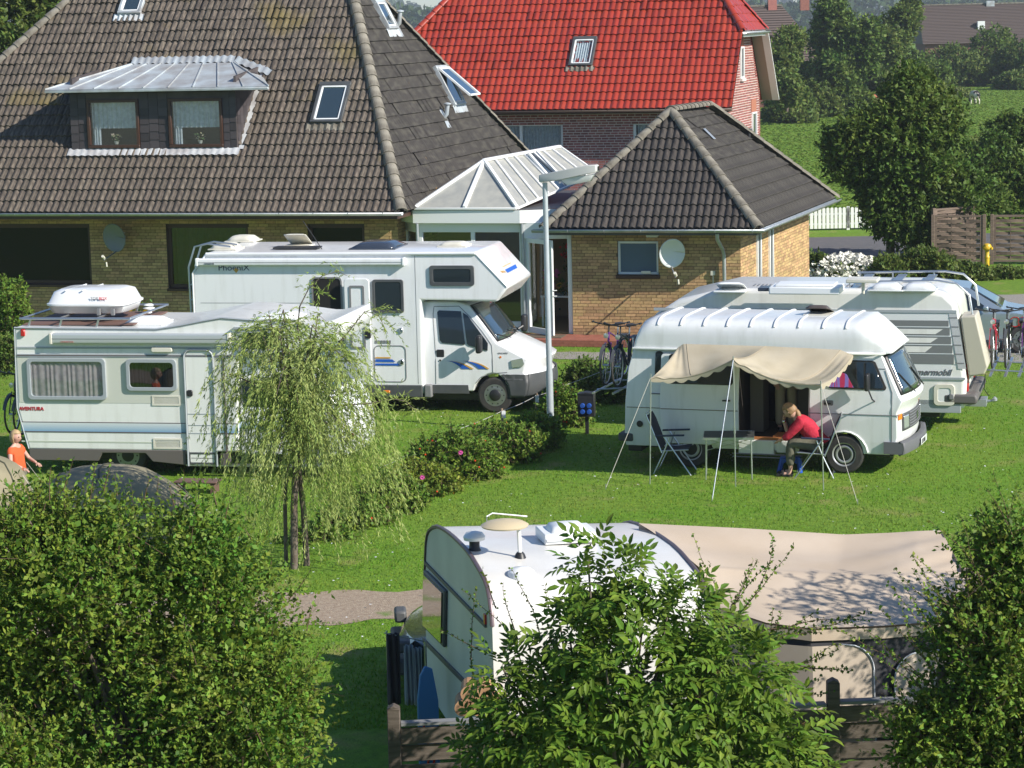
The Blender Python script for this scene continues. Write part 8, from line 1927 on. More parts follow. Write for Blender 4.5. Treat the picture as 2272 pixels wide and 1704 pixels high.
G_dark = leaf_mat('dark_tree_leaf', (.075, .135, .022), (.12, .17, .032), vary=.45, hue=.02, ns=.5)
G_mid = leaf_mat('mid_tree_leaf', (.090, .140, .026), (.135, .175, .038), vary=.35, hue=.03, ns=.4)
G_yel = leaf_mat('yellowing_leaf', (.22, .26, .03), (.13, .20, .03), vary=.3, hue=.03)
G_far = leaf_mat('far_leaf', (.045, .080, .030), (.065, .105, .035), vary=.25, ns=.1)
# ---- foreground left: big hawthorn / rose thicket
bl = [blobpx(60, 1320, 18.0, 330, 300, 250), blobpx(300, 1330, 17.8, 330, 300, 265), blobpx(495, 1430, 17.6, 225, 250, 275), blobpx(580, 1640, 17.4, 145, 200, 240), blobpx(-260, 1400, 18.2, 330, 300, 300), blobpx(150, 1700, 17.6, 420, 330, 250), blobpx(470, 1800, 17.4, 260, 260, 250)]
bl = lumpy(bl, 14, .27)
plant('hawthorn_bush', 'large dense green thicket filling the lower left corner', 'bush', bl, G_haw, 9000, 13, .30, .044, .029, (-2.8, 17.7, 0), trunk=(-2.8, 17.7, 2.0, .07, 14), inner=16000, up=.35, twig=.003)
# long free shoots above its top
def free_shoots(name, label, starts, mtl, L, W, step=.028, par=None, loc=(0, 0, 0), seed=1, size=.003):
    e = par or empty(name, loc, 0, label, 'bush'); rs = np.random.default_rng(seed); C0 = []; tw = MB(); o_ = V3(*loc)
    for (p, d, ln) in starts:
        p = Vector(p); d = Vector(d).normalized(); q = []; n = max(3, int(ln/step)); c = p.copy(); bend = Vector(rs.normal(0, .35, 3)); 
        for i in range(n):
            q.append(c.copy()); c = c + d*step; d = (d + bend*step*.5 + Vector(rs.normal(0, .05, 3))).normalized()
        tw.tube([a - o_ for a in q[::2]] + [q[-1]-o_], [size*1.6*(1-.8*i/len(q[::2])) for i in range(len(q[::2]))] + [size*.3], 4)
        for i, a in enumerate(q):
            for _ in range(2):
                if rs.random() < .85: C0.append(tuple(a))
    p = np.array(C0); m = len(p); s = sphere(m); co = leafmesh(p, unit(s + np.array([0, 0, .2])), unit(sphere(m)+np.array([.2, -.4, .7])), L*rs.uniform(.6, 1.2, m), W*rs.uniform(.7, 1.2, m))
    me = np_mesh('shoot_leaves', co - np.array(loc), quads(m), mtl); f = bpy.data.objects.new('shoot_leaves', me); link(f, e); tag(tw.build('shoots', M_twig, e, fix=False), kind='stuff'); return e
stt = []
for px, py in [(30, 1150), (110, 1110), (140, 1090), (200, 1110), (260, 1100), (320, 1110), (390, 1130), (440, 1130), (500, 1150), (560, 1200), (600, 1260), (640, 1330), (680, 1400), (700, 1480), (480, 1120), (350, 1100), (70, 1120), (230, 1090)]:
    p = at_y(px, py, 17.0 + random.random()); stt.append((p, (random.uniform(-.3, .5), random.uniform(-.2, .2), 1.0 if px < 560 else .35), random.uniform(.16, .34)))
hb_ = [o for o in C.objects if o.get('label') == 'large dense green thicket filling the lower left corner'][0]
free_shoots('', '', stt, G_haw, .036, .024, par=hb_, loc=tuple(hb_.location), seed=3)
# ---- foreground centre: elder with compound leaves
def elder():
    loc = (.75, 18.1, 0); e = empty('elder_bush', loc, 0, 'tall elder bush with large feathery leaves in the bottom centre, in front of the caravan', 'bush')
    bl = [blobpx(1420, 1480, 18.1, 185, 180, 190), blobpx(1200, 1600, 18.1, 150, 150, 125), blobpx(1590, 1530, 18.2, 165, 170, 165), blobpx(1340, 1700, 18.0, 330, 220, 220), blobpx(1640, 1700, 18.1, 180, 170, 170), blobpx(1345, 1290, 18.2, 85, 100, 95), blobpx(1480, 1370, 18.2, 95, 110, 95), blobpx(1130, 1500, 18.2, 75, 80, 50), blobpx(1180, 1690, 18.0, 150, 150, 120), blobpx(1265, 1420, 18.2, 80, 80, 60), blobpx(1750, 1650, 18.2, 75, 80, 90)]
    bl = lumpy(bl, 9, .30)
    # three variants of one compound leaf: stalk and seven leaflets
    protos = []
    for v in range(4):
        ps, ds, ns_, ls = [], [], [], []; L0 = .22; cur = random.uniform(.15, .5)
        for i, t in enumerate((.35, .58, .80)):
            for s in (-1, 1):
                ps.append((t*L0, 0, -cur*(t*L0)**2*3)); ds.append((.75, s*.95, -.25+random.uniform(-.15, .15))); ns_.append((random.uniform(-.1, .2), -s*.25, 1)); ls.append(.102-.012*abs(i-1))
        ps.append((L0*.95, 0, -cur*L0**2*3)); ds.append((1, 0, -.4)); ns_.append((.3, 0, 1)); ls.append(.115)
        ps, ds, ns_ = map(np.array, (ps, ds, ns_)); ls = np.array(ls); d = unit(ds); s = unit(np.cross(d, ns_)); nn = np.cross(s, d); W = ls*.40
        rows = []
        for t, w, h in ((0, 0, 0), (.3, .9, .0), (.62, .8, -.03), (1, 0, -.14)): rows.append((t, w, h))
        co = []; fc = []
        for i in range(len(ps)):
            b = len(co); c = lambda t, w, h: ps[i] + d[i]*ls[i]*t + s[i]*W[i]*w*.5 + nn[i]*(h*ls[i] + abs(w)*W[i]*.14)
            co += [c(0, 0, 0), c(.3, .95, 0), c(.62, .8, -.03), c(1, 0, -.14), c(.62, -.8, -.03), c(.3, -.95, 0), c(.35, 0, 0), c(.66, 0, -.03)]
            fc += [(b, b+1, b+6, b+6), (b+1, b+2, b+7, b+6), (b+2, b+3, b+7, b+7), (b, b+6, b+5, b+5), (b+6, b+7, b+4, b+5), (b+7, b+3, b+4, b+4)]
        me = bpy.data.meshes.new('leaf'); me.from_pydata([tuple(x) for x in co], [], [tuple(dict.fromkeys(f)) for f in fc]); me.materials.append(G_elder); protos.append((me, co, fc))
    o_ = np.array(loc); B = [(b[0]-o_[0], b[1]-o_[1], b[2], *b[3:]) for b in bl]
    p, u = lobes(B, 3300, (.70, 1.05)); n = len(p)
    d = unit(u*.9 + rng.normal(size=(n, 3))*.45 + np.array([.05, -.1, .05])); up = unit(u*.5 + np.array([.1, -.25, .9]) + rng.normal(size=(n, 3))*.25); s = unit(np.cross(up, d)); nn = np.cross(d, s); sc = rng.uniform(.7, 1.2, n)
    order = np.argsort(p[:, 1] - p[:, 2]*.3); CO, FC = [], []
    for k, i in enumerate(order):
        Mt = np.stack([d[i], s[i], nn[i]], 1)*sc[i]; me, co, fc = protos[k % 4]
        if k < 300:
            q = bpy.data.objects.new('leaf', me); link(q, e); M4 = Matrix([[*Mt[r], p[i][r]] for r in range(3)] + [[0, 0, 0, 1]]); q.matrix_local = M4
        else:
            b = len(CO)*len(co); CO.append(np.array(co) @ Mt.T + p[i]); FC += [tuple(b+x for x in dict.fromkeys(f)) for f in fc]
    me = bpy.data.meshes.new('foliage'); me.from_pydata(np.concatenate(CO).tolist(), [], FC); me.materials.append(G_elder); f = bpy.data.objects.new('foliage', me); link(f, e); f['kind'] = 'stuff'
    mb = MB()
    for b in B[::3]:
        c = V3(b[0], b[1], b[2]); g = V3(random.uniform(-.2, .2), random.uniform(-.1, .1), 0); mb.tube([g, g.lerp(c, .5) + V3(0, 0, .2), c], [.035, .022, .008], 6)
    mb.build('stem', M_bark, e, smooth=60, fix=False)
    # brown berry umbels
    q, u = lobes(B, 70, (1.0, 1.06)); C1 = []
    for a in q:
        m = 60; r = .055*np.sqrt(rng.random(m)); t = rng.uniform(0, 6.28, m); C1.append(a + np.stack([r*np.cos(t), r*np.sin(t), .02+rng.normal(0, .008, m)], 1))
    C1 = np.concatenate(C1); m = len(C1); co = leafmesh(C1, sphere(m), sphere(m), np.full(m, .010), np.full(m, .009)); me = np_mesh('berry_umbel', co, quads(m), mat('brown_umbel', (.16, .09, .04), .8, vary=.3)); f = bpy.data.objects.new('berry_umbel', me); link(f, e)
elder()
# ---- foreground: free hawthorn twigs left and right of the elder
st1 = []
for a, b in (((1160, 1480), (1080, 1260)), ((1150, 1420), (1090, 1290)), ((1100, 1350), (1065, 1250)), ((1200, 1420), (1170, 1240)), ((1050, 1500), (1000, 1300)), ((1080, 1450), (960, 1400)), ((1230, 1380), (1190, 1290))):
    p, q = at_y(*a, 18.7), at_y(*b, 18.8); st1.append((p, q-p, (q-p).length))
free_shoots('hawthorn_twigs', 'loose hawthorn shoots rising left of the elder over the caravan roof', st1, G_haw, .034, .022, step=.03, loc=(-.1, 18.7, 0), seed=5, size=.0035)
st2 = []
for a, b in (((1560, 1460), (1690, 1195)), ((1600, 1420), (1780, 1210)), ((1540, 1400), (1590, 1240)), ((1640, 1400), (1650, 1300)), ((1650, 1420), (1860, 1370)), ((1620, 1480), (1830, 1400)), ((1680, 1470), (1900, 1500)), ((1640, 1500), (1800, 1480)), ((1700, 1440), (1740, 1350)), ((1560, 1380), (1540, 1260)), ((1600, 1400), (1700, 1230)), ((1690, 1400), (1930, 1350)), ((1600, 1540), (1850, 1540)), ((1660, 1500), (1760, 1380)), ((1730, 1500), (1870, 1440))):
    for _ in range(2):
        p, q = at_y(*a, 19.1), at_y(b[0]+random.uniform(-25, 25), b[1]+random.uniform(-20, 20), 19.2+random.uniform(-.2, .2)); st2.append((p, q-p, (q-p).length))
free_shoots('hawthorn_twigs', 'arching hawthorn shoots right of the elder, over the tent roof', st2, G_haw, .038, .025, step=.024, loc=(1.4, 19.1, 0), seed=8, size=.0035)
# ---- foreground right
bl = [blobpx(2345, 1340, 18.7, 180, 200, 215), blobpx(2190, 1470, 18.5, 125, 150, 190), blobpx(2260, 1640, 18.5, 230, 200, 220), blobpx(2070, 1630, 18.4, 85, 110, 110), blobpx(2135, 1400, 18.6, 55, 80, 75), blobpx(2230, 1230, 18.7, 80, 90, 110)]
bl = lumpy(bl, 12, .28)
rb_e = plant('hawthorn_bush', 'dense dark green thicket cut by the lower right edge', 'bush', bl, G_haw, 4600, 13, .30, .046, .030, (3.4, 18.5, 0), trunk=(3.4, 18.5, 2.2, .06, 10), inner=9000, up=.3, twig=.003)
st3 = []
for a, b in (((2150, 1400), (1990, 1240)), ((2160, 1380), (2080, 1200)), ((2100, 1450), (1975, 1280)), ((2080, 1500), (1960, 1330)), ((2060, 1520), (1900, 1350)), ((2100, 1400), (2020, 1260)), ((2180, 1300), (2120, 1130)), ((2250, 1200), (2210, 1060)), ((2090, 1560), (1930, 1450)), ((2040, 1600), (1950, 1480)), ((2130, 1350), (2030, 1320))):
    for _ in range(2):
        p, q = at_y(*a, 18.4), at_y(b[0]+random.uniform(-20, 20), b[1]+random.uniform(-20, 20), 18.3); st3.append((p, q-p, (q-p).length))
free_shoots('', '', st3, G_haw, .036, .024, par=rb_e, loc=tuple(rb_e.location), seed=11)
# tree standing just outside the frame on the right: it dapples the tent roof
bl = lumpy([(5.6, 19.9, 3.6, .85, .8, .75), (6.4, 20.0, 3.2, .9, .9, .9), (5.4, 19.6, 2.6, .6, .6, .6)], 6, .4)
plant('small_tree', 'small hawthorn tree right of the board fence, outside the picture', 'tree', bl, G_haw, 900, 10, .28, .045, .03, (6.0, 19.9, 0), trunk=(6.0, 19.9, 2.6, .07, 8))
# bushes behind the fence line bottom right and between
# ---- willow
def willow():
    b0, b1 = at_z(653, 1262), at_z(681, 1255); e = empty('willow_tree', b0, 0, 'young weeping willow with narrow grey-green leaves, between the left motorhome and the rose hedge', 'tree')
    o_ = np.array(b0); mb = MB(); top = at_y(700, 860, 32.3) - b0
    mb.tube([V3(0, 0, 0), V3(.03, 0, .9), V3(.10, .0, 1.6), top], [.055, .05, .045, .03], 10); mb.tube([b1-b0, b1-b0 + V3(-.02, 0, .8), V3(.10, 0, 1.5)], [.045, .04, .035], 10)
    mb.tube([V3(-.12, .10, 0), V3(-.10, .08, 1.0), V3(.0, 0, 1.7)], [.028, .028, .02], 8)
    strands = []
    # main limbs arch up and out; strands hang from them
    rs = np.random.default_rng(4)
    limbs = []
    for i in range(34):
        a = rs.uniform(0, 2*np.pi); R = rs.uniform(.25, 1.0)*(1.0 if np.cos(a) < 0 else 1.05); hz_ = rs.uniform(1.7, 3.5) - R*.25; s = V3(.1, 0, rs.uniform(1.3, 2.2)); m_ = V3(.15+.5*R*np.cos(a), .5*R*np.sin(a), hz_+.25); t_ = V3(.2+R*np.cos(a), R*np.sin(a)*.9, hz_-.1)
        limbs.append((s, m_, t_)); mb.tube([s, s.lerp(m_, .55) + V3(0, 0, .1), m_, t_], [.022, .016, .010, .004], 5)
    # the long leader arching over the top
    arch = [at_y(x, y, 32.2) - b0 for x, y in ((690, 870), (672, 800), (660, 730), (665, 680), (685, 640), (715, 612), (750, 602), (770, 612))]
    mb.tube(arch, [.016, .014, .012, .010, .008, .006, .005, .003], 5)
    branch = [at_y(x, y, 32.0) - b0 for x, y in ((740, 900), (820, 895), (870, 885), (900, 890), (925, 915))]; mb.tube(branch, [.012, .010, .008, .005, .003], 5)
    branch2 = [at_y(x, y, 32.0) - b0 for x, y in ((640, 900), (560, 850), (510, 830), (480, 850))]; mb.tube(branch2, [.012, .010, .006, .003], 5)
    branch3 = [at_y(x, y, 32.4) - b0 for x, y in ((720, 800), (770, 740), (810, 690), (840, 700), (860, 740))]; mb.tube(branch3, [.012, .010, .007, .005, .003], 5)
    mb.build('trunk', M_bark, e, smooth=60, fix=False)
    P, D = [], []
    def hang(p, ln, lean):
        n = int(ln/.022); c = np.array(p); up_ = rs.uniform(-.3, .75); d = np.array([lean[0]*1.3, lean[1]*1.3, up_])
        for k in range(n):
            P.append(c.copy()); d = d*.94 + np.array([lean[0]*.03, lean[1]*.03, -.065]) + rs.normal(0, .035, 3); d /= np.linalg.norm(d); D.append(d.copy()); c = c + d*.022
            if c[2] < .25: break
    for s, m_, t_ in limbs:
        for k in range(26):
            t = rs.uniform(.25, 1); p = (s.lerp(m_, t*2) if t < .5 else m_.lerp(t_, t*2-1)) + V3(*rs.normal(0, .05, 3)); a = rs.uniform(0, 6.28); hang(p, rs.uniform(.25, .8) if rs.random() < .38 else rs.uniform(.9, 2.3), (np.cos(a)*.7, np.sin(a)*.6))
    for pts, lo, hi, k in ((arch, .15, .50, 5), (branch, .2, .55, 9), (branch2, .15, .5, 8), (branch3, .15, .55, 8)):
        for i in range(len(pts)-1):
            for _ in range(k): p = pts[i].lerp(pts[i+1], rs.random()); hang(p, rs.uniform(lo, hi), (rs.uniform(-.6, .8), rs.uniform(-.5, .5)))
    P, D = np.array(P), np.array(D); idx = rs.integers(0, len(P), int(len(P)*1.25)); m = len(idx)
    ld = unit(D[idx]*1.0 + sphere(m)*.55); co = leafmesh(P[idx], ld, unit(sphere(m)+np.array([.3, -.3, .4])), rs.uniform(.045, .085, m), np.full(m, .013), fold=.1)
    me = np_mesh('foliage', co, quads(m), G_willow); f = bpy.data.objects.new('foliage', me); link(f, e); print('willow leaves', m)
willow()
# ---- rose hedge
rose = [((700, 1215), 34.0, 80, 60, 'lowest rose bush of the hedge, under the willow'), ((780, 1165), 34.9, 85, 62, 'rose bush with red hips right of the willow trunk'), ((860, 1110), 35.9, 95, 62, 'dark rose bush at the right foot of the willow'), ((945, 1075), 37.2, 80, 52, 'rose bush with yellowing leaves in the hedge'), ((1010, 1020), 38.4, 105, 66, 'broad rose bush around the stake with the pink rose'), ((1100, 985), 40.0, 105, 62, 'broad bright rose bush in front of the alcove motorhome\'s wheel'), ((1180, 965), 41.0, 75, 55, 'rose bush at the left foot of the lamp post'), ((1255, 912), 43.4, 62, 62, 'rose bush with orange hips between lamp post and power pillar'), ((1345, 868), 46.0, 75, 68, 'dark shaded bush beside the tail of the camper van'), ((1290, 850), 47.5, 50, 45, 'small shaded bush behind the power pillar')]
M_hip = mat('rose_hip', (.55, .05, .01), .4)
for i, ((px, py), Y, w, h, lb_) in enumerate(rose):
    bl = lumpy([blobpx(px, py, Y, w, w*.9, h), blobpx(px-w*.45, py+12, Y-.1, w*.6, w*.6, h*.7), blobpx(px+w*.45, py+8, Y+.1, w*.6, w*.6, h*.75)], 4, .42); c = bl[0]
    m_ = G_yel if i == 3 else (G_dark if i >= 8 else G_rose)
    e = plant('rose_bush', lb_, 'bush', bl, m_, 800, 9, .16, .062, .042, (c[0], c[1], 0), group='bushes of the rose hedge', inner=500, twig=.004)
    q, u = lobes([(b[0]-c[0], b[1]-c[1], b[2], *b[3:]) for b in bl], 26, (1.0, 1.1)); 
    if i in (1, 3, 4, 5, 7):
        mb = MB()
        for a in q: mb.lathe([(0, -.02), (.02, 0), (0, .022)], c=tuple(a), n=6)
        mb.build('rose_hips', M_hip, e, fix=False)
for px, py, Y in ((1022, 1003, 37.6), (937, 1058, 36.4), (780, 965, 33.0)):
    p = at_y(px, py, Y); mb = MB()
    for k in range(9): a = k*.7; c = V3(.022*math.cos(a), -.02, .022*math.sin(a)); mb.add([c + V3(-.02, 0, 0), c + V3(0, -.01, -.02), c + V3(.02, 0, 0), c + V3(0, -.01, .02)], [(0, 1, 2, 3)])
    o = mb.build('rose_blossom', M_pinkf if px != 780 else M_geran, None, fix=False); o.location = p; tag(o, {1022: 'pink rose blossom at the foot of a stake', 937: 'pale pink rose blossom low in the hedge', 780: 'red blossom glimpsed through the willow'}[px], 'flower')
# ---- plants along the house
def clump(name, label, px, py, Y, w, h, mtl, L, W, ns=500, cat='bush', slen=.15, dark=None, **k):
    bl = lumpy([blobpx(px, py, Y, w*.85, w*.75, h*.8)], 7, .42); c = bl[0]
    return plant(name, label, cat, bl, mtl, ns, 8, slen, L, W, (c[0], c[1], 0), **k)
clump('garden_shrub', 'leafy shrub in front of the house wall at the left edge', 15, 690, 50, 70, 95, G_rose, .07, .045, 900)
clump('garden_shrub', 'low green shrubs at the left edge below the window', 10, 790, 49, 60, 55, G_dark, .07, .045, 500)
q = at_y(314, 700, 52.5); flowers('yellow_flowers', (q.x, 52.5, 0), 16, .3, 1.45, M_sunf, 'tall yellow flowers against the sunlit brick wall, above the roof box', size=.07, z0=.1)
clump('white_flower_shrub', 'low shrub covered with white blossom by the annex\'s far corner', 1880, 612, 66.5, 85, 40, G_rose, .09, .05, 500)
bl = [blobpx(1880, 606, 66.3, 85, 70, 38)]; q, u = lobes(bl, 2600, (.9, 1.15)); q = q[(u[:, 2] > -.1) | (u[:, 1] < 0)]; m = len(q)
me = np_mesh('white_blossom', leafmesh(q, sphere(m), unit(sphere(m)+np.array([.3, -.6, .8])), np.full(m, .11), np.full(m, .10)), quads(m), mat('white_petal', (.72, .70, .62), .7, vary=.15)); o = bpy.data.objects.new('white_blossom', me); link(o); par = [x for x in C.objects if x.name.startswith('white_flower_shrub')][0]; o.parent = par; o.matrix_parent_inverse = Matrix.Translation(-Vector(par.location))
for i, (px, py, w, h, lb_) in enumerate(((1975, 608, 75, 50, 'hedge bush with reddish leaves right of the white blossom'), (2060, 600, 80, 58, 'round hedge bush in front of the left fence panel'), (2150, 622, 80, 44, 'hedge bush below the yellow hydrant'), (2240, 628, 70, 42, 'hedge bush at the right edge behind the silver-blue car'), (1825, 600, 40, 35, 'small shrub at the far corner of the annex'))):
    clump('hedge_bush', lb_, px, py, 65.5 + i*.2, w, h, G_mid, .11, .07, 900, group='bushes by the brown fence', slen=.2)
# ---- trees and hedges beyond the road
def bgtree(name, label, blobs, mtl, ns, nl, slen, L, trunk=True, k=8, f=.36, inner=0, cat='tree', group=None):
    bl = lumpy([blobpx(*b) for b in blobs], k, f); c = bl[0]
    return plant(name, label, cat, bl, mtl, ns, nl, slen, L, L*.62, (c[0], c[1], 0), trunk=(c[0], c[1], max(.6, c[2]*.8), .14, 8) if trunk else None, twig=0, inner=inner, group=group)
bgtree('ash_tree', 'big leafy dark green tree right of the annex, in front of the meadow', [(1975, 330, 71.5, 130, 120, 145), (2052, 280, 72, 92, 90, 105), (2025, 480, 71.6, 95, 80, 100), (2110, 440, 72, 120, 100, 105), (1890, 320, 71.5, 70, 70, 70), (2020, 200, 72.4, 75, 75, 65), (1955, 440, 71.6, 55, 60, 70)], G_dark, 5200, 10, .32, .15, inner=4500)
bgtree('hawthorn_tree', 'broad hawthorn at the right edge behind the brown fence', [(2205, 405, 84, 130, 100, 110), (2290, 355, 86, 125, 90, 115), (2150, 460, 82, 85, 70, 75)], G_dark, 3600, 10, .32, .15, inner=2500)
bgtree('hawthorn_tree', 'lighter hawthorn below the black and white cow', [(2200, 330, 95, 55, 60, 28), (2265, 300, 96, 45, 50, 26)], G_mid, 900, 9, .35, .16, trunk=False)
bgtree('poplar_tree', 'tall dark round tree on the skyline between the two far houses', [(1850, 80, 178, 62, 62, 90), (1905, 110, 176, 55, 55, 80), (1850, 170, 175, 55, 55, 60)], G_dark, 2600, 9, .55, .30, inner=1500)
bgtree('willow_shrub', 'pale round bush beside the red-roofed house', [(1745, 110, 165, 42, 45, 50), (1720, 150, 163, 38, 40, 45), (1740, 200, 162, 48, 45, 45)], G_mid, 1300, 9, .5, .28)
bgtree('skyline_tree', 'tree left of the far brown roof', [(1995, 60, 190, 38, 40, 55), (1965, 100, 188, 35, 35, 45), (2015, 30, 192, 30, 30, 34)], G_mid, 1300, 9, .55, .30)
for i, (px, py, Y, w, h, lb_) in enumerate(((1740, 225, 172, 60, 85, 'leftmost hedge tree beside the red house gable'), (1800, 225, 174, 65, 60, 'hedge tree left of the brown cows'), (1870, 215, 180, 70, 55, 'hedge tree above the brown cows'), (1950, 180, 195, 75, 60, 'hedge tree below the dark skyline tree'), (2040, 160, 205, 85, 75, 'hedge tree below the left corner of the far roof'), (2120, 145, 235, 85, 70, 'hedge tree in front of the far roof'), (2200, 120, 240, 95, 80, 'large hedge tree in front of the far gable'), (2268, 130, 232, 80, 70, 'hedge tree at the right edge above the cow'), (1930, 262, 165, 60, 30, 'low scrub in front of the brown cows'), (1745, 262, 166, 62, 34, 'low scrub at the meadow edge beside the red gable'), (1765, 175, 182, 75, 62, 'hedge tree behind the pale round bush'), (2085, 205, 206, 62, 34, 'low scrub left of the black and white cow'), (1985, 225, 190, 70, 45, 'dense scrub behind the top of the big ash'), (2255, 178, 222, 55, 24, 'low scrub right of the black and white cow'))):
    bgtree('hedge_tree', lb_, [(px, py, Y, w*.72, w*.72, h*.66), (px+25, py+12, Y-2, w*.6, w*.6, h*.5), (px-10, py+h*.45, Y+1, w*.8, w*.6, h*.5), (px+w*.4, py+h*.4, Y, w*.6, w*.6, h*.5)], G_mid if i % 2 else G_dark, 1900, 9, .5, .30, trunk=False, group='hedgerow trees beyond the meadow', k=6)
bgtree('garden_tree', 'leafy tree top behind the big house at the upper left corner', [(40, 40, 72, 110, 110, 110), (100, -20, 73, 100, 100, 100), (-30, 110, 71, 100, 100, 100)], G_mid, 1500, 10, .5, .2)
# rough meadow grass
n = 60000; y = rng.uniform(84, 230, n); x = y*rng.uniform(.09, .24, n); h = rng.uniform(.02, .09, n); a = rng.uniform(0, 6.28, n); w = .09
p0 = np.stack([x-np.cos(a)*w, y-np.sin(a)*w, np.zeros(n)], 1); p1 = np.stack([x+np.cos(a)*w, y+np.sin(a)*w, np.zeros(n)], 1); p2 = np.stack([x+rng.normal(0, .1, n), y, h], 1)
me = np_mesh('meadow_grass', np.stack([p0, p1, p2], 1).reshape(-1, 3), np.arange(3*n).reshape(-1, 3), mat('meadow_blade', (.13, .20, .032), .8, spec=.1, vary=.3, vary_hue=.02, subs=.3)); o = bpy.data.objects.new('meadow_grass', me); link(o); tag(o, 'rough tall grass of the meadow behind the road', 'grass', kind='stuff')
# distant woods
def far_wood(label, Y, x0, x1, h, n, L):
    k = 60; bl = [(x0+(x1-x0)*i/k + random.uniform(-4, 4), Y+random.uniform(-15, 15), h*.35, (x1-x0)/k*1.1, 12, h*random.uniform(.45, .8)) for i in range(k+1)]
    q, u = lobes(bl, n, (.85, 1.0)); m = len(q); co = leafmesh(q, sphere(m), unit(sphere(m)+np.array([0, -.5, .6])), np.full(m, L), np.full(m, L*.7)); me = np_mesh('distant_wood', co, quads(m), G_far); o = bpy.data.objects.new('distant_wood', me); link(o); tag(o, label, 'wood', kind='stuff')
far_wood('distant bluish wood on the skyline', 900, -190, 260, 12, 30000, 2.8)
far_wood('far low wood line at the horizon', 1900, -420, 560, 22, 16000, 6)

# ================================================================ far houses
def far_house(label, x0, x1, Y, ze, zr, depth, deg, wallm, roofm, left_hip=False, right_hip=False, chimney=None):
    e = empty('far_house', (x0, Y, 0), R_(deg), label, 'house'); L = x1-x0; a = depth/2
    mb = MB(); mb.box(.3, L-.3, .3, depth-.3, 0, ze)
    for x in (.3, L-.31): mb.add([(x, .3, ze), (x, depth-.3, ze), (x, a, zr-.3)], [(0, 1, 2)])
    mb.build('wall', mat('far_brick_wall', (.16, .075, .06), .9), e, fix=False); l = a*.9 if left_hip else 0; r = a*.9 if right_hip else 0
    mb = MB(); mb.add([(0, 0, ze), (L, 0, ze), (L-r, a, zr), (l, a, zr), (0, depth, ze), (L, depth, ze)], [(0, 1, 2, 3), (4, 3, 2, 5), (0, 3, 4), (1, 5, 2)]); rf = mb.build('roof', roofm, e, fix=False)
    # courses of tiles read as fine steps
    mb = MB(); n = 26
    for i in range(n): t = i/n; mb.bar((l*t, a*t-.02, ze+(zr-ze)*t+.03), (L-r*t, a*t-.02, ze+(zr-ze)*t+.03), .10, .05)
    o = mb.build('tile_course', roofm, e, fix=False); o['kind'] = 'stuff'
    mb = MB(); mb.bar((l, a, zr+.05), (L-r, a, zr+.05), .25, .15); mb.build('ridge', M_ridge, rf)
    if chimney: mb = MB(); mb.box(chimney-.35, chimney+.35, a-.3, a+.3, zr-.6, zr+.9); mb.build('chimney', M_rbrick, rf)
    return e
xa = at_y(1640, 40, 185).x; xb = at_y(1775, 40, 185).x
far_house('far house with grey-brown hipped roof, right of the red roof', xa-6, xb-3.8, 185, 3.0, at_y(1690, 8, 185+4).z, 8, 0, M_rbrick, M_farroof, right_hip=True, chimney=14.5-3)
far_house('far house with brown roof and brick chimney behind the pale bush', xb-5.5, xb+3.5, 192, 3.0, at_y(1770, 12, 192+3).z, 8, 0, M_rbrick, M_farroof, right_hip=True, chimney=4.6)
xa = at_y(2048, 50, 270).x
fh = far_house('long far house with plain brown roof at the upper right', xa, xa+22, 270, at_y(2060, 98, 270).z, at_y(2100, 11, 275).z, 10, -3, M_rbrick, M_farroof)
mb = MB(); zz_ = at_y(2172, 55, 271).z; mb.box(6.3, 7.1, 1.6, 2.3, zz_-.5, zz_+.4); mb.build('white_chimney_box', M_pvc, fh)
mb = MB(); zr_ = at_y(2100, 11, 275).z; mb.box(7.7, 8.6, 4.6, 5.2, zr_-.6, zr_+.35); mb.build('flue', M_lead, fh)
mb = MB(); X = 14.5; mb.add([(X-2.6, -1.5, 3.2), (X+3, -1.5, 3.2), (X+3, 5, zr_-.2), (X+.2, 5, zr_-.2), (X-2.6, -.2, 3.2)], [(0, 3, 4), (0, 1, 2, 3)]); mb.build('cross_roof', M_tile_dk, fh, fix=False)

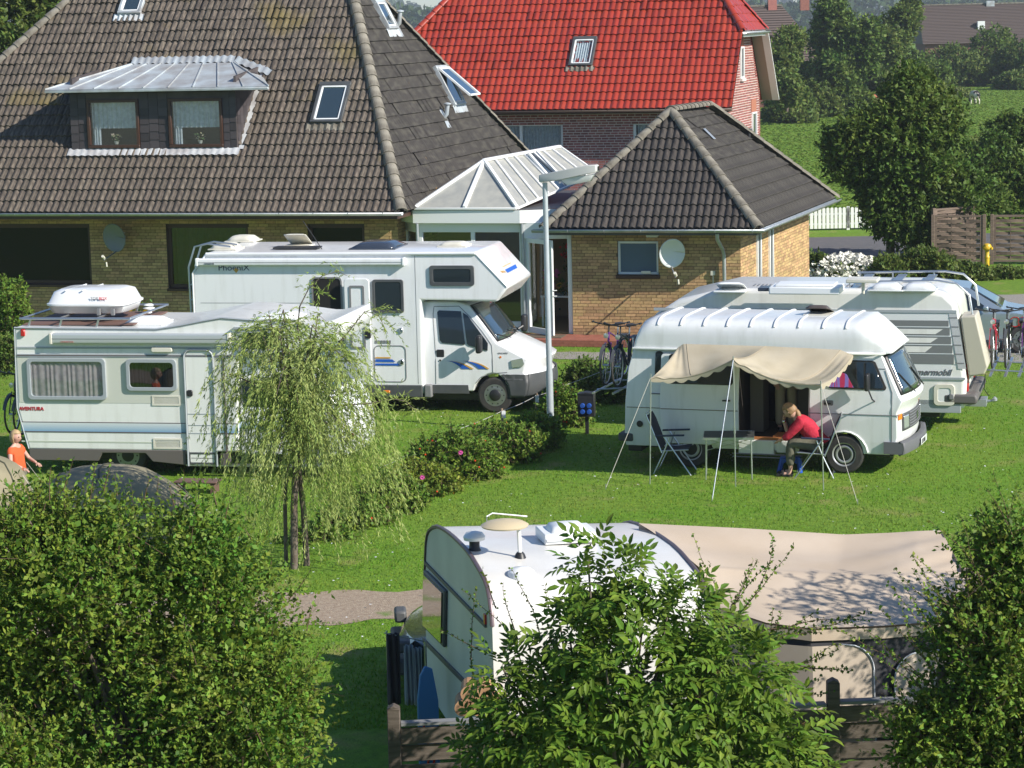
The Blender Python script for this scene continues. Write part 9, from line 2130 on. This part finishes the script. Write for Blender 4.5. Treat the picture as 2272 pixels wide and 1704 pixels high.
# ================================================================ cows
def cow(loc, rot, label, coat, s=1.0, graze=True):
    e = empty('cow', loc, rot, label, 'cow')
    v = [(0, 0, 1.05), (.45, 0, 1.02), (.75, 0, 1.08), (-.40, 0, 1.06), (-.70, 0, 1.08), (1.05, 0, .85 if graze else 1.25), (1.30, 0, .45 if graze else 1.42), (1.48, 0, .25 if graze else 1.32)]
    ed = [(0, 1), (1, 2), (0, 3), (3, 4), (2, 5), (5, 6), (6, 7)]; rd = [.36, .36, .27, .36, .27, .17, .14, .08]
    for s_ in (-1, 1):
        b = len(v); v += [(.62, s_*.16, .70), (.60, s_*.17, .38), (.62, s_*.17, .04)]; ed += [(1, b), (b, b+1), (b+1, b+2)]; rd += [.12, .065, .05]
        b = len(v); v += [(-.62, s_*.18, .78), (-.52, s_*.18, .58), (-.74, s_*.18, .42), (-.70, s_*.18, .04)]; ed += [(4, b), (b, b+1), (b+1, b+2), (b+2, b+3)]; rd += [.16, .10, .06, .05]
        b = len(v); v += [(1.24 if graze else 1.26, s_*.20, .58 if graze else 1.46)]; ed += [(6, b)]; rd += [.04]
    b = len(v); v += [(-.93, 0, 1.05), (-.97, 0, .5)]; ed += [(4, b), (b, b+1)]; rd += [.04, .03]
    v = [tuple(c*s for c in p) for p in v]; skin_fig('body', v, ed, [r*s for r in rd], coat, e); return e
M_cowbw = mat('black_white_coat', (.72, .66, .56), .8, col2=(.015, .013, .012), nscale=1.7, ndetail=2, nlo=.49, nhi=.51)
M_cowbr = mat('brown_coat', (.28, .085, .03), .7)
c = at_z(2163, 232); cow((c.x, c.y, 0), R_(100), 'black and white cow grazing on the meadow at the upper right', M_cowbw, .80)
c = at_z(1862, 246); cow((c.x, c.y, 0), R_(200), 'brown cow half hidden in the hedgerow scrub, left of the big tree', M_cowbr, .9); c = at_z(1895, 243); cow((c.x+1, c.y, 0), R_(20), 'second brown cow lying lower behind the scrub, nearer to the big tree', M_cowbr, .85)

# ================================================================ air
hz = MB(); hz.box(-700, 800, -12, 2300, -1.0, 32); hm = bpy.data.materials.new('haze'); hm.use_nodes = True; n_ = hm.node_tree; n_.nodes.remove(n_.nodes['Principled BSDF'])
pv = n_.nodes.new('ShaderNodeVolumePrincipled'); pv.inputs['Color'].default_value = (.82, .88, .96, 1); pv.inputs['Density'].default_value = .00030; pv.inputs['Anisotropy'].default_value = .2
n_.links.new(pv.outputs[0], n_.nodes['Material Output'].inputs['Volume']); tag(hz.build('haze', hm, None), 'thin pale summer haze lying over the meadow and woods', 'haze', kind='stuff')
